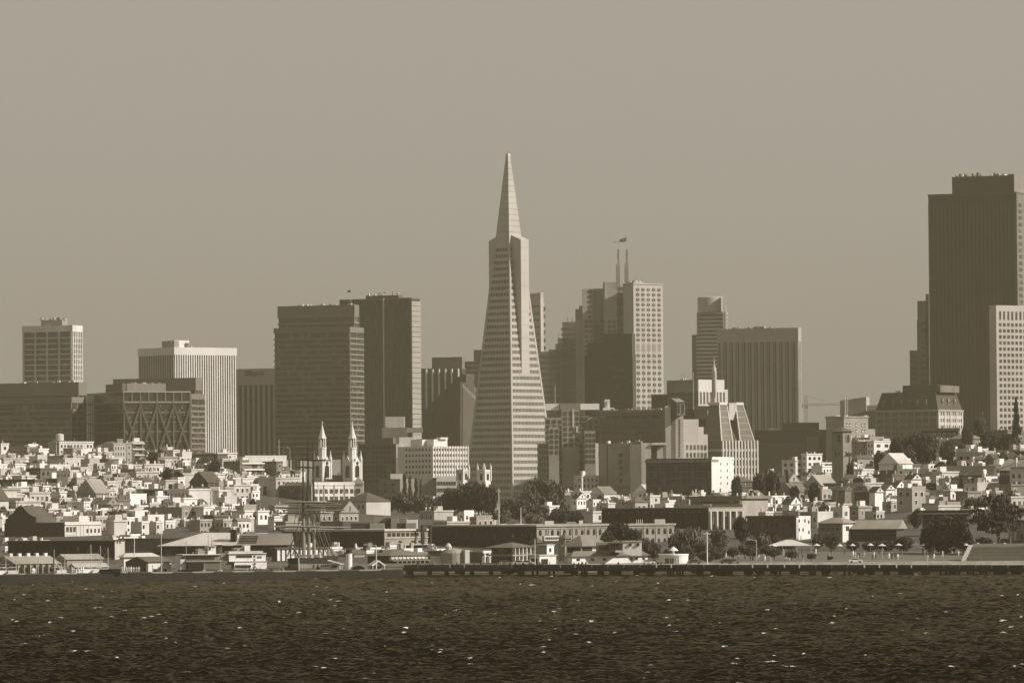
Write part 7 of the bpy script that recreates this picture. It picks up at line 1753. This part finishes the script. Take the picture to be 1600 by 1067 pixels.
# ================================================================ the bay
def make_water():
    g = np.random.default_rng(3)
    qs = np.concatenate([np.linspace(-900, -80, 110)[:-1], np.linspace(-80, 1680, 600), np.linspace(1680, 2500, 110)[1:]])
    ds = [545.0]
    while ds[-1] < 1566: ds.append(ds[-1] + 0.42 + (ds[-1] - 545) * 0.0013)
    ds = np.array(ds)
    D, Q_ = np.meshgrid(ds, qs, indexing='ij')
    X = (Q_ - 800) / F * D
    Y = D + 0.0
    Z = np.zeros_like(X)
    wind = math.radians(248)
    env = 0.92 + 0.16 * np.sin(X * .021 + 1.3 + Y * .006) * np.sin(Y * .013 + .5) + .12 * np.sin(X * .05 - Y * .021)
    for i in range(56):
        lam = 0.9 * (8.0 / 0.9) ** g.random()
        th = wind + g.normal() * .55
        k = 2 * math.pi / lam
        amp = 0.0112 * lam ** 0.8 * g.uniform(.6, 1.3)
        ph = k * (X * math.cos(th) + Y * math.sin(th)) + g.uniform(0, 6.28)
        s = np.sin(ph)
        Z += amp * (s + .35 * (2 * np.maximum(s, 0) ** 2 - .5))
    for i in range(7):
        lam = g.uniform(9, 22); th = wind + g.normal() * .3; k = 2 * math.pi / lam
        Z += .034 * g.uniform(.6, 1.3) * np.sin(k * (X * math.cos(th) + Y * math.sin(th)) + g.uniform(0, 6.28))
    Z *= np.clip(env, .3, 1.5)
    fade = np.clip((1545 - D) / 60, .25, 1)
    Z *= fade
    foam = np.zeros_like(Z)
    n = 0
    while n < 260:
        i = int((g.random() ** .75) * (len(ds) - 12)) + 5; j = g.integers(110, len(qs) - 110)
        # climb to the local crest
        for _ in range(12):
            sub = Z[max(i - 2, 0):i + 3, max(j - 2, 0):j + 3]
            a, c = np.unravel_index(sub.argmax(), sub.shape); i, j = min(max(i + a - 2, 3), len(ds) - 4), min(max(j + c - 2, 3), len(qs) - 4)
        if Z[i, j] < .10 or ds[i] > 1530: 
            if g.random() > .03: continue
        big = 1.0 + 1.6 * (g.random() ** 6)
        lx, ly = g.uniform(.3, 1.0) * big, g.uniform(.22, .45) * big
        r = slice(max(i - 9, 0), i + 10); w = int(4.5 * lx / ((qs[300] - qs[299]) / F * ds[i])) + 2; c = slice(max(j - w, 0), j + w + 1)
        dx, dy = X[r, c] - X[i, j], Y[r, c] - Y[i, j]
        sk = g.uniform(-.5, .5)
        e = np.exp(-((dx / lx) ** 2 + ((dy - sk * dx) / ly) ** 2)) * np.clip(.35 + (Z[r, c] - Z[i, j] + .25) * 3, .1, 1.2)
        foam[r, c] = np.maximum(foam[r, c], e * g.uniform(.4, 1.0))
        n += 1
    foam *= .75 + .5 * g.random(foam.shape)
    nr, nc = X.shape
    V = np.stack([X, Y, Z], -1).reshape(-1, 3)
    idx = np.arange(nr * nc).reshape(nr, nc)
    Fq = np.stack([idx[:-1, :-1], idx[:-1, 1:], idx[1:, 1:], idx[1:, :-1]], -1).reshape(-1, 4)
    # the flat remainder of the bay round the rippled part
    x0n, x1n, x0f, x1f, yn, yf = X[0, 0], X[0, -1], X[-1, 0], X[-1, -1], ds[0], ds[-1]
    E = np.array([(x0n, yn, -.05), (x1n, yn, -.05), (x1f, yf, -.05), (x0f, yf, -.05), (-3500, -480, -.05), (3500, -480, -.05), (3500, yf, -.05), (-3500, yf, -.05)])
    b0 = len(V)
    Fx = np.array([(4, 5, 1, 0), (5, 6, 2, 1), (7, 4, 0, 3)]) + b0
    V = np.concatenate([V, E]); Fq = np.concatenate([Fq, Fx])
    me = bpy.data.meshes.new('water')
    me.vertices.add(len(V)); me.loops.add(len(Fq) * 4); me.polygons.add(len(Fq))
    me.vertices.foreach_set('co', V.astype(np.float32).ravel()); me.loops.foreach_set('vertex_index', Fq.astype(np.int32).ravel())
    me.polygons.foreach_set('loop_start', np.arange(0, len(Fq) * 4, 4, dtype=np.int32)); me.polygons.foreach_set('loop_total', np.full(len(Fq), 4, dtype=np.int32))
    me.polygons.foreach_set('use_smooth', np.ones(len(Fq), dtype=bool))
    me.update(calc_edges=True)
    at_ = me.attributes.new('foam', 'FLOAT', 'POINT'); at_.data.foreach_set('value', np.concatenate([foam.ravel(), np.zeros(8)]).astype(np.float32))
    m, nn, l, p = _new('bay_water')
    pos = _pos(nn)
    a = nn.new('ShaderNodeAttribute'); a.attribute_name = 'foam'
    brk = _ramp(nn, l, _noise(nn, l, 3.0, 4, pos), .3, .6)
    mm = nn.new('ShaderNodeMath'); mm.operation = 'MULTIPLY'; l.new(a.outputs['Fac'], mm.inputs[0]); l.new(brk, mm.inputs[1])
    fo = _ramp(nn, l, mm.outputs[0], .22, .5)
    k = _ramp(nn, l, _noise(nn, l, .03, 3, _scaled(nn, l, pos, (1, .25, 1))), .35, .7)
    bp = nn.new('ShaderNodeBump'); bp.inputs['Strength'].default_value = .55; bp.inputs['Distance'].default_value = .12
    l.new(_noise(nn, l, 1.4, 4, pos), bp.inputs['Height'])
    c = _mix(nn, l, k, tone(.003), tone(.007))
    c = _mix(nn, l, fo, c, tone(.6)); l.new(c, p.inputs['Base Color'])
    p.inputs['Roughness'].default_value = .9; p.inputs['Specular IOR Level'].default_value = 0; l.new(bp.outputs[0], p.inputs['Normal'])
    gl = nn.new('ShaderNodeBsdfGlossy'); gl.inputs['Color'].default_value = (.46, .39, .25, 1); gl.inputs['Roughness'].default_value = .25; l.new(bp.outputs[0], gl.inputs['Normal'])
    fn = nn.new('ShaderNodeFresnel'); fn.inputs['IOR'].default_value = 1.016; l.new(bp.outputs[0], fn.inputs['Normal'])
    inv = nn.new('ShaderNodeMath'); inv.operation = 'SUBTRACT'; inv.inputs[0].default_value = 1; l.new(fo, inv.inputs[1])
    fm = nn.new('ShaderNodeMath'); fm.operation = 'MULTIPLY'; l.new(fn.outputs[0], fm.inputs[0]); l.new(inv.outputs[0], fm.inputs[1])
    mx = nn.new('ShaderNodeMixShader'); l.new(fm.outputs[0], mx.inputs[0]); l.new(p.outputs[0], mx.inputs[1]); l.new(gl.outputs[0], mx.inputs[2])
    l.new(mx.outputs[0], nn['Material Output'].inputs['Surface'])
    me.materials.append(m)
    o = link('water', me); o['kind'] = 'structure'
make_water()
# ================================================================ the hazy air
def make_haze():
    m = bpy.data.materials.new('haze'); m.use_nodes = True
    n = m.node_tree.nodes; n.clear()
    o = n.new('ShaderNodeOutputMaterial'); p = n.new('ShaderNodeVolumePrincipled')
    p.inputs['Color'].default_value = (0.52, 0.462, 0.31, 1)
    p.inputs['Density'].default_value = 7.4e-5
    p.inputs['Anisotropy'].default_value = 0.1
    m.node_tree.links.new(p.outputs[0], o.inputs['Volume'])
    MB().box(-3600, 3600, -500, 7200, -7, 300).build('haze', m, kind='stuff')
make_haze()
